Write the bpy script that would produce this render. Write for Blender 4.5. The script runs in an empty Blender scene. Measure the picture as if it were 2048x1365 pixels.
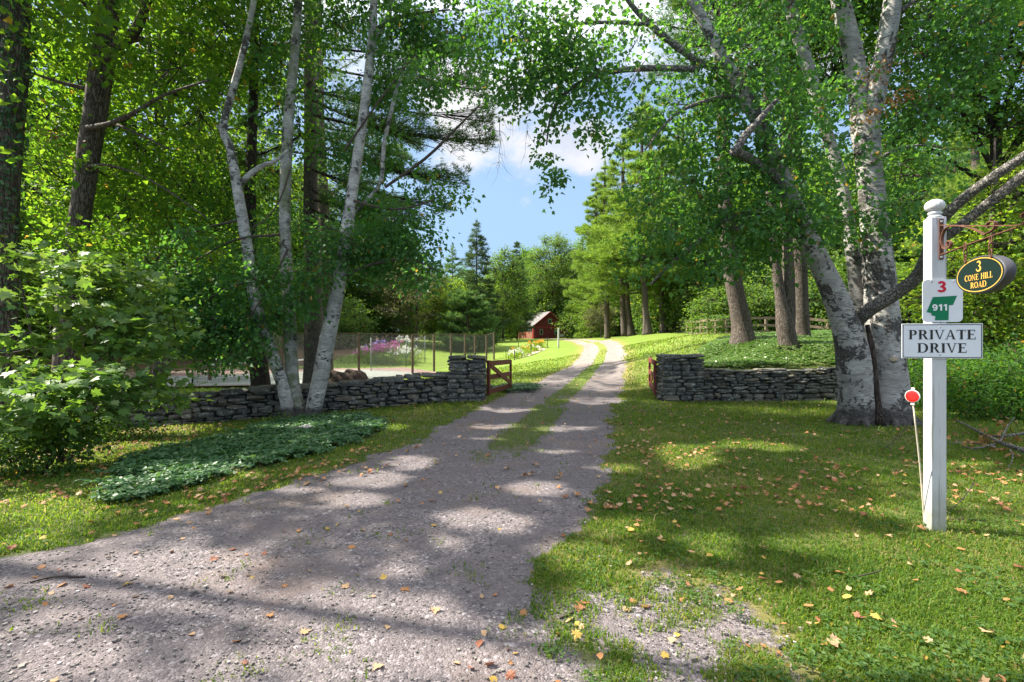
import bpy, math, random
import numpy as np
rng = np.random.default_rng(11)
random.seed(11)
scene = bpy.context.scene
COL = scene.collection
F, CU, CV, CH = 967.0, 1024.0, 682.5, 1.5
SUN_EL = math.radians(46.0)
SUN_AZ = np.array([-0.973, 0.231]); SUN_AZ /= np.linalg.norm(SUN_AZ)
SUN = np.array([SUN_AZ[0]*math.cos(SUN_EL), SUN_AZ[1]*math.cos(SUN_EL), math.sin(SUN_EL)])

def W(u, v, Y):
    """world point that stands Y metres in front of the viewer"""
    return np.array([(u-CU)/F*Y, Y, CH-(v-CV)/F*Y])

# ------------------------------------------------------------------ noise
_perm = rng.random((256, 256))
def vnoise(x, y):
    x = np.asarray(x, float); y = np.asarray(y, float)
    xi = np.floor(x).astype(int); yi = np.floor(y).astype(int)
    fx = x-xi; fy = y-yi
    fx = fx*fx*(3-2*fx); fy = fy*fy*(3-2*fy)
    a = _perm[xi % 256, yi % 256]; b = _perm[(xi+1) % 256, yi % 256]
    c = _perm[xi % 256, (yi+1) % 256]; d = _perm[(xi+1) % 256, (yi+1) % 256]
    return (a*(1-fx)+b*fx)*(1-fy)+(c*(1-fx)+d*fx)*fy
def fbm(x, y, o=3):
    s = 0; a = .5
    for i in range(o):
        s = s+a*vnoise(x*2**i+17.3*i, y*2**i+5.1*i); a *= .5
    return s/(1-.5**o)
def ss(t):
    t = np.clip(t, 0, 1); return t*t*(3-2*t)

# ------------------------------------------------------------------ terrain
CTRL = np.array([
 (0,-12,0),(-12,-12,0),(14,-12,0),(-12,0,-.05),(14,0,0),(-26,-4,-.3),(30,-4,0),
 (0,0,0),(-4,2,0),(4,2,0),(-3,5,-.02),(3.5,4,0),(8,4,0),(-8,4,-.15),(0,8,0),(4,8,0),(8,8,.04),
 (-4,8,-.10),(-8,8,-.33),(-1.2,12,-.01),(4,12,0),(8,12,.03),(12,12,.08),(-5,11.2,-.22),(-8.4,10.4,-.40),(-14,9,-.6),(-22,8,-.8),
 (1.4,12,0),(2.5,17,.08),(2.9,20,.2),(4.2,24,.37),(6,32,.88),(7.7,43,1.13),(8.9,58,1.45),(9.2,80,1.83),(7.7,95,1.93),
 (5.2,13,.05),(8,13,.1),(12,13,.15),(4.6,17,.2),(6.2,17,.85),(8.2,16.5,1.5),(8.26,14.5,.95),(10.5,17.5,1.52),(11.5,15,1.3),(15,17,1.65),(6.5,24,.9),
 (8,24,1.6),(11,24,1.8),(9.3,32,1.5),(13,30,1.9),(16,29,1.72),(11.4,41,2.05),(14,42,2.2),(9.8,45,1.75),(12.3,45,2.1),(18.6,50,2.25),(30,30,2),(30,60,2.8),(30,15,1.5),(30,6,.4),(15,8,.15),
 (0,15,-.05),(0,20,-.12),(-3,18,-.45),(1.2,24,.02),(2.8,32,.35),(-6,20,-.7),(-8,25,-.75),(-14,25,-.75),(-20,28,-.75),(-5,32,-.75),(-9,36,-.75),(-20,36,-.75),(-14,31,-.75),(-9,29,-.75),(-12,16,-.75),(-20,18,-.8),
 (-1.8,48,-.55),(3.8,52,.6),(.7,52,.25),(-.6,50,0),(4.5,43,.75),(5.2,60,1.2),(-5,60,.35),(-1.7,70,1.05),(.5,85,1.6),(-10,46,-.3),(-12,60,.9),(-5,75,1.2),
 (-30,50,.8),(-40,30,-.5),(-60,100,3),(0,130,3),(60,100,4),(40,180,4.5),(-40,180,4.5),(0,110,2.2),(20,95,2.4),(-60,0,-1),(70,0,.6),(70,50,2.8),(-90,180,5),(90,180,5)], float)
def _U(r2):
    return np.where(r2 > 1e-9, r2*np.log(np.maximum(r2, 1e-9)), 0)
def _solve():
    P = CTRL[:, :2]; n = len(P)
    K = _U(((P[:, None]-P[None])**2).sum(-1))+np.eye(n)*.6
    A = np.zeros((n+3, n+3)); A[:n, :n] = K
    A[:n, n] = 1; A[:n, n+1:] = P; A[n, :n] = 1; A[n+1:, :n] = P.T
    return np.linalg.solve(A, np.concatenate([CTRL[:, 2], np.zeros(3)]))
_w = _solve()
def ground(x, y):
    x = np.atleast_1d(np.asarray(x, float)); y = np.atleast_1d(np.asarray(y, float))
    sh = x.shape; x = x.ravel(); y = y.ravel()
    z = np.zeros(len(x)); P = CTRL[:, :2]; n = len(P)
    for i in range(0, len(x), 40000):
        q = np.stack([x[i:i+40000], y[i:i+40000]], 1)
        z[i:i+40000] = _U(((q[:, None]-P[None])**2).sum(-1))@_w[:n]+_w[n]+q@_w[n+1:]
    step = .72*ss((y-12.25)/.5)*ss((x-4.0)/.7)*(1-ss((y-13)/3))*(1-ss((x-13)/3))
    z = z+step+.05*(fbm(x*.35, y*.35)-.5)*ss((np.abs(x-.5)-3)/4)
    return z.reshape(sh)
def gz(x, y): return float(ground(x, y)[0])
def G(u, v):
    """ground point seen at u, v"""
    Y = 8.0
    for _ in range(60):
        z = gz((u-CU)/F*Y, Y)
        Yn = (CH-z)*F/max(v-CV, 3.0)
        Y = .5*Y+.5*min(Yn, 120)
    return np.array([(u-CU)/F*Y, Y, gz((u-CU)/F*Y, Y)])

# ------------------------------------------------------------------ mesh builder
class MB:
    def __init__(s):
        s.V = []; s.Fs = []; s.R = []; s.n = 0; s.M = []
    def add(s, V, faces, rnd=0.5, mi=0):
        V = np.asarray(V, float)
        if not len(V): return
        s.V.append(V)
        r = np.asarray(rnd, float)
        s.R.append(np.full(len(V), float(r)) if r.ndim == 0 else r)
        for f in (faces if isinstance(faces, list) else [faces]):
            f = np.asarray(f, int)
            if f.ndim == 1: f = f[None]
            s.Fs.append(f+s.n); s.M.append(np.full(len(f), mi))
        s.n += len(V)
    def box(s, c, size, rz=0.0, rnd=.5, mi=0, M=None, bev=0.0):
        hx, hy, hz = [a/2 for a in size]
        if bev > 0:
            b = min(bev, hx*.8, hy*.8, hz*.8)
            V = []
            for sx in (-1, 1):
                for sy in (-1, 1):
                    for sz in (-1, 1):
                        V += [(sx*hx, sy*(hy-b), sz*(hz-b)), (sx*(hx-b), sy*hy, sz*(hz-b)), (sx*(hx-b), sy*(hy-b), sz*hz)]
            V = np.array(V)
            def ix(sx, sy, sz, k): return (((sx > 0)*2+(sy > 0))*2+(sz > 0))*3+k
            Q = []
            for sg in (-1, 1):
                Q.append([ix(sg, -1, -1, 0), ix(sg, 1, -1, 0), ix(sg, 1, 1, 0), ix(sg, -1, 1, 0)])
                Q.append([ix(-1, sg, -1, 1), ix(1, sg, -1, 1), ix(1, sg, 1, 1), ix(-1, sg, 1, 1)])
                Q.append([ix(-1, -1, sg, 2), ix(1, -1, sg, 2), ix(1, 1, sg, 2), ix(-1, 1, sg, 2)])
                for sh in (-1, 1):
                    Q.append([ix(sg, sh, -1, 0), ix(sg, sh, -1, 1), ix(sg, sh, 1, 1), ix(sg, sh, 1, 0)])
                    Q.append([ix(sg, -1, sh, 0), ix(sg, -1, sh, 2), ix(sg, 1, sh, 2), ix(sg, 1, sh, 0)])
                    Q.append([ix(-1, sg, sh, 1), ix(-1, sg, sh, 2), ix(1, sg, sh, 2), ix(1, sg, sh, 1)])
            T = [[ix(a, b_, c_, 0), ix(a, b_, c_, 1), ix(a, b_, c_, 2)] for a in (-1, 1) for b_ in (-1, 1) for c_ in (-1, 1)]
            faces = [np.array(Q), np.array(T)]
        else:
            V = np.array([(x, y, z) for x in (-hx, hx) for y in (-hy, hy) for z in (-hz, hz)])
            faces = [np.array([[0, 1, 3, 2], [4, 6, 7, 5], [0, 4, 5, 1], [2, 3, 7, 6], [0, 2, 6, 4], [1, 5, 7, 3]])]
        if rz:
            c_, s_ = math.cos(rz), math.sin(rz)
            V = np.stack([V[:, 0]*c_-V[:, 1]*s_, V[:, 0]*s_+V[:, 1]*c_, V[:, 2]], 1)
        if M is not None: V = V@np.asarray(M).T
        s.add(V+np.asarray(c), faces, rnd, mi)
    def bar(s, p, q, w, h, rnd=.5, mi=0, up=(0, 0, 1), bev=0):
        """box from p to q, w across, h along up"""
        p = np.asarray(p, float); q = np.asarray(q, float)
        d = q-p; L = np.linalg.norm(d); d /= L
        up = np.asarray(up, float); sd = np.cross(up, d)
        if np.linalg.norm(sd) < 1e-6: sd = np.array([1., 0, 0])
        sd /= np.linalg.norm(sd); u2 = np.cross(d, sd)
        s.box((p+q)/2, (L, w, h), 0, rnd, mi, np.stack([d, sd, u2], 1), bev)
    def tube(s, P, R, seg=8, rnd=.5, mi=0, smooth=3, wob=0.0, freq=3.0, caps=True):
        P = np.asarray(P, float); R = np.asarray(R, float)
        if R.ndim == 0: R = np.full(len(P), float(R))
        if smooth > 1 and len(P) > 2:
            P = catmull(P, smooth); R = catmull(R[:, None], smooth)[:, 0]
        R = np.maximum(R, 1e-4)
        T = np.gradient(P, axis=0); T /= np.linalg.norm(T, axis=1)[:, None]+1e-9
        a = np.array([1., 0, 0]) if abs(T[0, 0]) < .9 else np.array([0, 1., 0])
        n0 = a-T[0]*(a@T[0]); n0 /= np.linalg.norm(n0)
        N = [n0]
        for i in range(1, len(P)):
            n = N[-1]-T[i]*(N[-1]@T[i]); n /= np.linalg.norm(n)+1e-9; N.append(n)
        N = np.array(N); B = np.cross(T, N)
        th = np.linspace(0, 2*math.pi, seg, endpoint=False)
        rr = R[:, None]*np.ones(seg)
        if wob > 0:
            ph = random.random()*50
            L = np.concatenate([[0], np.cumsum(np.linalg.norm(np.diff(P, axis=0), axis=1))])
            nn = fbm(np.cos(th)[None]*1.6+ph+L[:, None]*freq*.3, np.sin(th)[None]*1.6+L[:, None]*freq+ph*.7, 3)-.5
            rr = rr*(1+wob*2*nn)
        V = P[:, None]+rr[..., None]*(np.cos(th)[None, :, None]*N[:, None]+np.sin(th)[None, :, None]*B[:, None])
        V = V.reshape(-1, 3); n = len(P)
        i = np.arange(n-1)[:, None]*seg; j = np.arange(seg)[None]; k = (j+1) % seg
        Q = np.stack([i+j, i+k, i+seg+k, i+seg+j], -1).reshape(-1, 4)
        fs = [Q]
        if caps:
            fs += [np.arange(seg)[::-1][None], ((n-1)*seg+np.arange(seg))[None]]
        s.add(V, fs, rnd, mi)
    def lathe(s, prof, c=(0, 0, 0), seg=20, rnd=.5, mi=0):
        prof = np.asarray(prof, float); th = np.linspace(0, 2*math.pi, seg, endpoint=False)
        V = np.stack([prof[:, None, 0]*np.cos(th), prof[:, None, 0]*np.sin(th), prof[:, None, 1]+0*th], -1).reshape(-1, 3)+np.asarray(c)
        n = len(prof); i = np.arange(n-1)[:, None]*seg; j = np.arange(seg)[None]; k = (j+1) % seg
        Q = np.stack([i+j, i+k, i+seg+k, i+seg+j], -1).reshape(-1, 4)
        s.add(V, [Q, np.arange(seg)[::-1][None], ((n-1)*seg+np.arange(seg))[None]], rnd, mi)
    def prism(s, poly, z0, z1, rnd=.5, mi=0, M=None, o=(0, 0, 0)):
        """extrude a 2D outline between two depths"""
        poly = np.asarray(poly, float); n = len(poly)
        V = np.concatenate([np.c_[poly, np.full(n, z0)], np.c_[poly, np.full(n, z1)]])
        if M is not None: V = V@np.asarray(M, float).T
        j = np.arange(n); k = (j+1) % n
        s.add(V+np.asarray(o), [np.stack([j, k, n+k, n+j], 1), np.arange(n)[::-1][None], (n+np.arange(n))[None]], rnd, mi)
    def build(s, name, mats, parent=None, smooth=False, kind=None):
        V = np.concatenate(s.V); R = np.concatenate(s.R)
        if parent is not None:
            p = parent; off = np.zeros(3)
            M = p.get('_m')
            V = V-np.array(p['_o']) if '_o' in p else V
        me = bpy.data.meshes.new(name)
        me.vertices.add(len(V)); me.vertices.foreach_set('co', V.astype(np.float32).ravel())
        loops = np.concatenate([f.ravel() for f in s.Fs])
        sizes = np.concatenate([np.full(len(f), f.shape[1]) for f in s.Fs])
        me.loops.add(len(loops)); me.loops.foreach_set('vertex_index', loops.astype(np.int32))
        me.polygons.add(len(sizes))
        me.polygons.foreach_set('loop_start', np.concatenate([[0], np.cumsum(sizes)[:-1]]).astype(np.int32))
        if not isinstance(mats, (list, tuple)): mats = [mats]
        for m in mats: me.materials.append(m)
        me.polygons.foreach_set('material_index', np.concatenate(s.M).astype(np.int32))
        me.polygons.foreach_set('use_smooth', np.full(len(sizes), bool(smooth)))
        at = me.attributes.new('rnd', 'FLOAT', 'POINT'); at.data.foreach_set('value', R.astype(np.float32))
        me.update(calc_edges=True)
        o = bpy.data.objects.new(name, me); COL.objects.link(o)
        if parent is not None:
            o.parent = parent
            if '_o' in parent: o['_o'] = parent['_o']
        if kind: o['kind'] = kind
        return o

def catmull(P, k):
    P = np.asarray(P, float); n = len(P)
    Q = np.concatenate([[2*P[0]-P[1]], P, [2*P[-1]-P[-2]]])
    out = []
    t = np.linspace(0, 1, k, endpoint=False)[:, None]
    for i in range(n-1):
        a, b, c, d = Q[i], Q[i+1], Q[i+2], Q[i+3]
        out.append(.5*((2*b)+(-a+c)*t+(2*a-5*b+4*c-d)*t**2+(-a+3*b-3*c+d)*t**3))
    out.append(P[-1][None])
    return np.concatenate(out)

def nrm(v): return v/(np.linalg.norm(v, axis=-1, keepdims=True)+1e-9)

def thing(name, label, cat, loc, rz=0.0, group=None, local=False):
    """an Empty at the thing's base; parts are given in world coordinates unless local"""
    o = bpy.data.objects.new(name, None); COL.objects.link(o)
    o.empty_display_size = .1
    o.location = [float(a) for a in loc]; o.rotation_euler = (0, 0, rz)
    if not local: o['_o'] = [float(a) for a in loc]
    tag(o, label, cat, group)
    return o
def tag(o, label=None, cat=None, group=None, kind=None):
    if label: o['label'] = label
    if cat: o['category'] = cat
    if group: o['group'] = group
    if kind: o['kind'] = kind
    return o
def copy_tree(o, parent=None):
    c = o.copy(); COL.objects.link(c)
    if parent is not None: c.parent = parent
    for ch in [x for x in COL.objects if x.parent == o]: copy_tree(ch, c)
    return c

# ------------------------------------------------------------------ leaves and twigs
MAPLE = np.array([(0, 0), (.26, -.06), (.22, .12), (.56, .20), (.40, .36), (.50, .62), (.20, .58), (0, 1.0),
                  (-.20, .58), (-.50, .62), (-.40, .36), (-.56, .20), (-.22, .12), (-.26, -.06)])
OVAL = np.array([(0, 0), (.34, .22), (.42, .45), (.26, .74), (0, 1.0), (-.26, .74), (-.42, .45), (-.34, .22)])
def leaf_faces(mb, C, D, N, L, asp, kind, fold=.18, rnd=None):
    n = len(C)
    if n == 0: return
    D = nrm(D); N = nrm(N-D*(N*D).sum(1)[:, None]); S = np.cross(N, D)
    L = np.broadcast_to(np.asarray(L, float), (n,))[:, None]; Wd = L*asp
    if rnd is None: rnd = rng.random(n)
    if kind == 'kite':
        V = np.stack([C, C+D*L*.42+S*Wd*.5+N*Wd*fold, C+D*L-N*L*.12, C+D*L*.42-S*Wd*.5+N*Wd*fold], 1).reshape(-1, 3)
        k = 4
    elif kind == 'needle':
        V = np.stack([C-S*Wd*.5, C+S*Wd*.5, C+D*L], 1).reshape(-1, 3); k = 3
    else:
        o = MAPLE if kind == 'maple' else OVAL
        k = len(o)
        V = (C[:, None]+D[:, None]*(o[None, :, 1:2]*L[:, None])+S[:, None]*(o[None, :, 0:1]*Wd[:, None])
             +N[:, None]*(np.abs(o[None, :, 0:1])*Wd[:, None]*fold-o[None, :, 1:2]**2*L[:, None]*.15)).reshape(-1, 3)
    mb.add(V, np.arange(n*k).reshape(n, k), np.repeat(rnd, k))

def sticks(mb, A, B, ra, rb, rnd=.5):
    """many thin three-sided twigs at once"""
    A = np.asarray(A, float); B = np.asarray(B, float); n = len(A)
    if n == 0: return
    D = nrm(B-A); h = np.where(np.abs(D[:, 2:3]) < .9, np.array([[0, 0, 1.]]), np.array([[1., 0, 0]]))
    S = nrm(np.cross(D, h)); T = np.cross(D, S)
    ra = np.broadcast_to(np.asarray(ra, float), (n,))[:, None]; rb = np.broadcast_to(np.asarray(rb, float), (n,))[:, None]
    vs = []
    for P, r in ((A, ra), (B, rb)):
        for a in (0, 2.094, 4.189):
            vs.append(P+r*(math.cos(a)*S+math.sin(a)*T))
    V = np.stack(vs, 1).reshape(-1, 3)
    i = np.arange(n)[:, None]*6
    Q = np.concatenate([i+np.array([[j, (j+1) % 3, 3+(j+1) % 3, 3+j]]) for j in range(3)])
    mb.add(V, Q, rnd)

LIT = []        # (u, v, ru, rv): ground spots to be sunlit; gaps are cut into the crowns for them
LITP = []       # (x, y, z, r): things to be sunlit; leaves between them and the sun are cut
def keep_mask(C):
    g = C-SUN*(C[:, 2:3]/SUN[2])
    Y = np.maximum(g[:, 1], .05)
    u = CU+F*g[:, 0]/Y; v = CV+F*CH/Y
    k = np.ones(len(C), bool)
    wob = fbm(g[:, 0]*2.2, g[:, 1]*2.2)-.5
    ok = (g[:, 1] > 1.2) & (C[:, 2] > 1.2)
    for (a, b, ru, rv) in LIT:
        d = ((u-a)/(ru*1.3))**2+((v-b)/(rv*1.3))**2
        k &= ~(ok & (d < 1+1.6*wob))
    for (x, y, z, r) in LITP:
        q = C-np.array([x, y, z]); t = q@SUN
        d = np.linalg.norm(q-t[:, None]*SUN, axis=1)
        k &= ~((t > (.3 if r < .37 else 1.7)) & (d < r))
    return k

DENS = 1.45
class Crown:
    def __init__(s, leaf, asp=.75, kind='kite', per=22, cr=.3, flat=.5, droop=.35, tilt=.55, wood=None, fold=.18):
        s.leaf, s.asp, s.kind, s.per, s.cr, s.flat, s.droop, s.tilt, s.fold = leaf, asp, kind, per, cr, flat, droop, tilt, fold
        s.mb = MB(); s.wood = wood
    def clusters(s, C, out, per=None, cr=None, rootp=None, rt=.006):
        per = per or s.per; cr = cr or s.cr
        n = len(C)
        if n == 0: return
        sz = rng.uniform(.6, 1.35, n)
        ci = np.repeat(np.arange(n), np.maximum(3, (per*sz**2).astype(int)))
        m = len(ci)
        off = rng.normal(0, 1, (m, 3))*cr*sz[ci][:, None]*np.array([1, 1, s.flat])*.62
        P = C[ci]+off
        P[:, 2] -= s.droop*np.linalg.norm(off[:, :2], axis=1)*.6
        km = keep_mask(P)
        P = P[km]; off = off[km]; ci = ci[km]; m = len(P)
        if m == 0: return
        D = nrm(off)*.7+out[ci]*.5+rng.normal(0, .55, (m, 3)); D[:, 2] -= s.droop
        N = rng.normal(0, s.tilt, (m, 3)); N[:, 2] += 1
        cl = rng.random(n)
        r = .93*np.clip(.5*cl[ci]+.5*rng.random(m), 0, 1); r[rng.random(m) < .012] = 1.0
        leaf_faces(s.mb, P, D, N, s.leaf*rng.uniform(.5, 1.32, m), s.asp, s.kind, s.fold, r)
        if s.wood is not None and rootp is not None:
            kc = np.bincount(ci, minlength=n) > 2
            kc &= keep_mask((rootp+C)/2) & keep_mask(rootp*.25+C*.75)
            A = rootp[kc]; B = C[kc]
            M = (A+B)/2+rng.normal(0, .06, A.shape)*np.linalg.norm(B-A, axis=1)[:, None]
            sticks(s.wood, A, M, rt*1.6, rt); sticks(s.wood, M, B, rt, rt*.4)
    def lobe(s, u, v, Y, ru, rv, rY, dens, root=None, per=None, cr=None, rt=.006):
        c = W(u, v, Y); k = Y/F
        s.lobe3(c, (ru*k, rY, rv*k), dens, root, per, cr, rt)
    def lobe3(s, c, r, dens, root=None, per=None, cr=None, rt=.006):
        per_ = per or s.per
        area = math.pi*r[0]*r[2]
        n = max(2, int(DENS*dens*area/(.5*s.leaf*s.leaf*s.asp)/per_))
        d = nrm(rng.normal(0, 1, (n, 3)))
        q = d*(rng.random(n)**(1/2.4))[:, None]
        C = np.asarray(c)+q*np.asarray(r)
        out = nrm(q*np.asarray(r)+np.array([0, 0, 1e-3]))
        c = np.asarray(c)
        if root is None: root = c+np.array([0, 0, -.4*r[2]])
        # a few sub-roots so that the twigs fork
        k = max(1, n//7)
        sub = c+q[rng.integers(0, n, k)]*np.asarray(r)*.55
        if s.wood is not None:
            kk = keep_mask((sub+np.asarray(root))/2) & keep_mask(sub)
            if kk.any(): sticks(s.wood, np.repeat(np.asarray(root)[None], k, 0)[kk], sub[kk], rt*2.6, rt*1.4)
        idx = ((C[:, None]-sub[None])**2).sum(-1).argmin(1)
        s.clusters(C, out, per, cr, sub[idx], rt)
    def build(s, name, mat, parent): return s.mb.build(name, mat, parent) if s.mb.V else None
# ------------------------------------------------------------------ materials
def new_mat(name):
    m = bpy.data.materials.new(name); m.use_nodes = True
    nt = m.node_tree; nt.nodes.clear()
    out = nt.nodes.new('ShaderNodeOutputMaterial')
    return m, nt, out
def nd(nt, t, **kw):
    n = nt.nodes.new(t)
    for k, v in kw.items():
        if k.startswith('i_'): n.inputs[k[2:].replace('_', ' ')].default_value = v
        else: setattr(n, k, v)
    return n
def ramp(nt, fac, stops, interp='LINEAR'):
    r = nt.nodes.new('ShaderNodeValToRGB'); r.color_ramp.interpolation = interp
    e = r.color_ramp.elements
    while len(e) < len(stops): e.new(.5)
    for el, (p, c) in zip(e, stops):
        el.position = p; el.color = (c[0], c[1], c[2], 1) if len(c) == 3 else c
    nt.links.new(fac, r.inputs[0]); return r.outputs[0]
def mix(nt, fac, a, b, bt='MIX'):
    n = nt.nodes.new('ShaderNodeMix'); n.data_type = 'RGBA'; n.blend_type = bt
    def s(k, v):
        if hasattr(v, 'is_linked'): nt.links.new(v, n.inputs[k])
        elif isinstance(v, (int, float)): n.inputs[k].default_value = v
        else: n.inputs[k].default_value = (*v, 1)
    s(0, fac); s(6, a); s(7, b); return n.outputs[2]
def mth(nt, op, a, b=0.0, c=None, clamp=False):
    n = nt.nodes.new('ShaderNodeMath'); n.operation = op; n.use_clamp = clamp
    for i, v in enumerate((a, b) if c is None else (a, b, c)):
        if hasattr(v, 'is_linked'): nt.links.new(v, n.inputs[i])
        else: n.inputs[i].default_value = v
    return n.outputs[0]
def sstep(nt, x, lo, hi):
    n = nt.nodes.new('ShaderNodeMapRange'); n.interpolation_type = 'SMOOTHSTEP'
    nt.links.new(x, n.inputs[0]); n.inputs[1].default_value = lo; n.inputs[2].default_value = hi
    return n.outputs[0]
def noise(nt, vec, scale, detail=3, rough=.55, out=0):
    n = nt.nodes.new('ShaderNodeTexNoise'); n.inputs['Scale'].default_value = scale
    n.inputs['Detail'].default_value = detail; n.inputs['Roughness'].default_value = rough
    if vec is not None: nt.links.new(vec, n.inputs['Vector'])
    return n.outputs[out]
def coords(nt, scale=(1, 1, 1), kind='Object', rot=(0, 0, 0)):
    if kind == 'Pos': c = nt.nodes.new('ShaderNodeNewGeometry').outputs['Position']
    else: c = nt.nodes.new('ShaderNodeTexCoord').outputs[kind]
    mp = nt.nodes.new('ShaderNodeMapping'); mp.inputs['Scale'].default_value = scale; mp.inputs['Rotation'].default_value = rot
    nt.links.new(c, mp.inputs[0]); return mp.outputs[0]
def attr(nt, name):
    a = nt.nodes.new('ShaderNodeAttribute'); a.attribute_name = name; return a.outputs['Fac']
def bump(nt, h, strength, dist, normal=None):
    b = nt.nodes.new('ShaderNodeBump'); b.inputs['Strength'].default_value = strength; b.inputs['Distance'].default_value = dist
    nt.links.new(h, b.inputs['Height'])
    if normal is not None: nt.links.new(normal, b.inputs['Normal'])
    return b.outputs[0]
def pbsdf(nt, col, rough=.7, spec=.3, normal=None, metal=0.0):
    p = nt.nodes.new('ShaderNodeBsdfPrincipled')
    if hasattr(col, 'is_linked'): nt.links.new(col, p.inputs['Base Color'])
    else: p.inputs['Base Color'].default_value = (*col, 1)
    if hasattr(rough, 'is_linked'): nt.links.new(rough, p.inputs['Roughness'])
    else: p.inputs['Roughness'].default_value = rough
    p.inputs['Specular IOR Level'].default_value = spec; p.inputs['Metallic'].default_value = metal
    if normal is not None: nt.links.new(normal, p.inputs['Normal'])
    return p
def fin(nt, out, sh): nt.links.new(sh.outputs[0] if not hasattr(sh, 'is_linked') else sh, out.inputs[0])

def leaf_mat(name, cols, tcols, fac=.42, rough=.55, spec=.26):
    m, nt, out = new_mat(name)
    a = attr(nt, 'rnd')
    n = len(cols)-1
    turn = name in ('birch_leaf', 'maple_leaf', 'dark_leaf', 'yellow_green_leaf', 'mid_leaf')
    c = ramp(nt, a, [(.95*i/max(n, 1), k) for i, k in enumerate(cols)]+([(.985, (.3, .2, .04))] if turn else []))
    t = ramp(nt, a, [(.95*i/max(len(tcols)-1, 1), k) for i, k in enumerate(tcols)]+([(.985, (.55, .36, .04))] if turn else []))
    p = pbsdf(nt, c, rough, spec)
    tr = nt.nodes.new('ShaderNodeBsdfTranslucent'); nt.links.new(t, tr.inputs[0])
    mx = nt.nodes.new('ShaderNodeMixShader'); mx.inputs[0].default_value = fac
    nt.links.new(p.outputs[0], mx.inputs[1]); nt.links.new(tr.outputs[0], mx.inputs[2])
    nt.links.new(mx.outputs[0], out.inputs[0])
    return m
M = {}
M['birch_leaf'] = leaf_mat('birch_leaf', [(.03, .095, .035), (.05, .14, .045), (.085, .18, .055)], [(.09, .27, .025), (.16, .38, .035), (.24, .45, .05)], 0.46)
M['maple_leaf'] = leaf_mat('maple_leaf', [(.04, .1, .018), (.07, .15, .025), (.115, .185, .032)], [(.14, .34, .018), (.25, .47, .022), (.42, .55, .035)], 0.52)
M['sapling_leaf'] = leaf_mat('sapling_leaf', [(.055, .125, .028), (.09, .17, .045), (.14, .2, .07)], [(.15, .32, .025), (.24, .42, .04), (.34, .46, .06)], .38, .5, .35)
M['yellow_leaf'] = leaf_mat('yellow_green_leaf', [(.065, .15, .02), (.11, .2, .028), (.16, .22, .035)], [(.26, .46, .02), (.36, .54, .03), (.5, .56, .05)], 0.54)
M['dark_leaf'] = leaf_mat('dark_leaf', [(.028, .085, .02), (.045, .12, .026), (.07, .15, .03)], [(.11, .28, .015), (.18, .38, .02), (.26, .43, .03)], 0.48)
M['mid_leaf'] = leaf_mat('mid_leaf', [(.04, .095, .024), (.065, .135, .032), (.105, .17, .045)], [(.13, .26, .02), (.2, .35, .03), (.3, .41, .05)], 0.48)
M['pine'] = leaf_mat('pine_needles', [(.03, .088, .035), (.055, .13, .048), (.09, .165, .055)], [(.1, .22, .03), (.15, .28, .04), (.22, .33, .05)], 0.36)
M['light_pine'] = leaf_mat('sunlit_pine_needles', [(.08, .155, .03), (.125, .21, .042), (.18, .25, .055)], [(.18, .34, .03), (.26, .42, .04), (.34, .45, .05)], 0.42)  # paler copy of the pine needles with sunlight in its colour
M['spruce'] = leaf_mat('spruce_needles', [(.026, .065, .026), (.042, .092, .034), (.07, .12, .04)], [(.06, .14, .02), (.1, .18, .03), (.14, .2, .03)], 0.3)
M['crab_leaf'] = leaf_mat('sparse_brown_leaf', [(.12, .08, .05), (.1, .11, .04), (.08, .14, .03)], [(.2, .12, .06), (.2, .22, .05), (.2, .3, .04)], .35)
M['ivy'] = leaf_mat('ground_cover_leaf', [(.022, .075, .032), (.05, .125, .05), (.1, .17, .075)], [(.08, .22, .03), (.12, .28, .04), (.16, .3, .04)], .28, .45, .35)
M['vinca'] = leaf_mat('bank_cover_leaf', [(.07, .13, .03), (.115, .18, .045), (.17, .22, .065)], [(.08, .26, .03), (.14, .34, .04), (.2, .36, .05)], .3, .36, .5)
M['dead_leaf'] = leaf_mat('withered_leaf', [(.24, .12, .045), (.32, .18, .07), (.2, .08, .03)], [(.3, .14, .04), (.35, .2, .06), (.25, .1, .03)], .3, .6, .2)
M['grass'] = leaf_mat('grass_blade', [(.042, .095, .014), (.075, .14, .02), (.12, .18, .03), (.24, .21, .08)], [(.18, .33, .016), (.3, .44, .026), (.42, .5, .04), (.52, .46, .14)], 0.46)
for k, c in (('orange', (.36, .17, .07)), ('tan', (.42, .27, .15)), ('yellow', (.45, .3, .07)), ('red', (.24, .095, .055))):
    M['fallen_'+k] = leaf_mat('fallen_leaf_'+k, [tuple(x*.8 for x in c), c, tuple(min(1, x*1.2) for x in c)], [c, c], .18, .6, .25)

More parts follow.
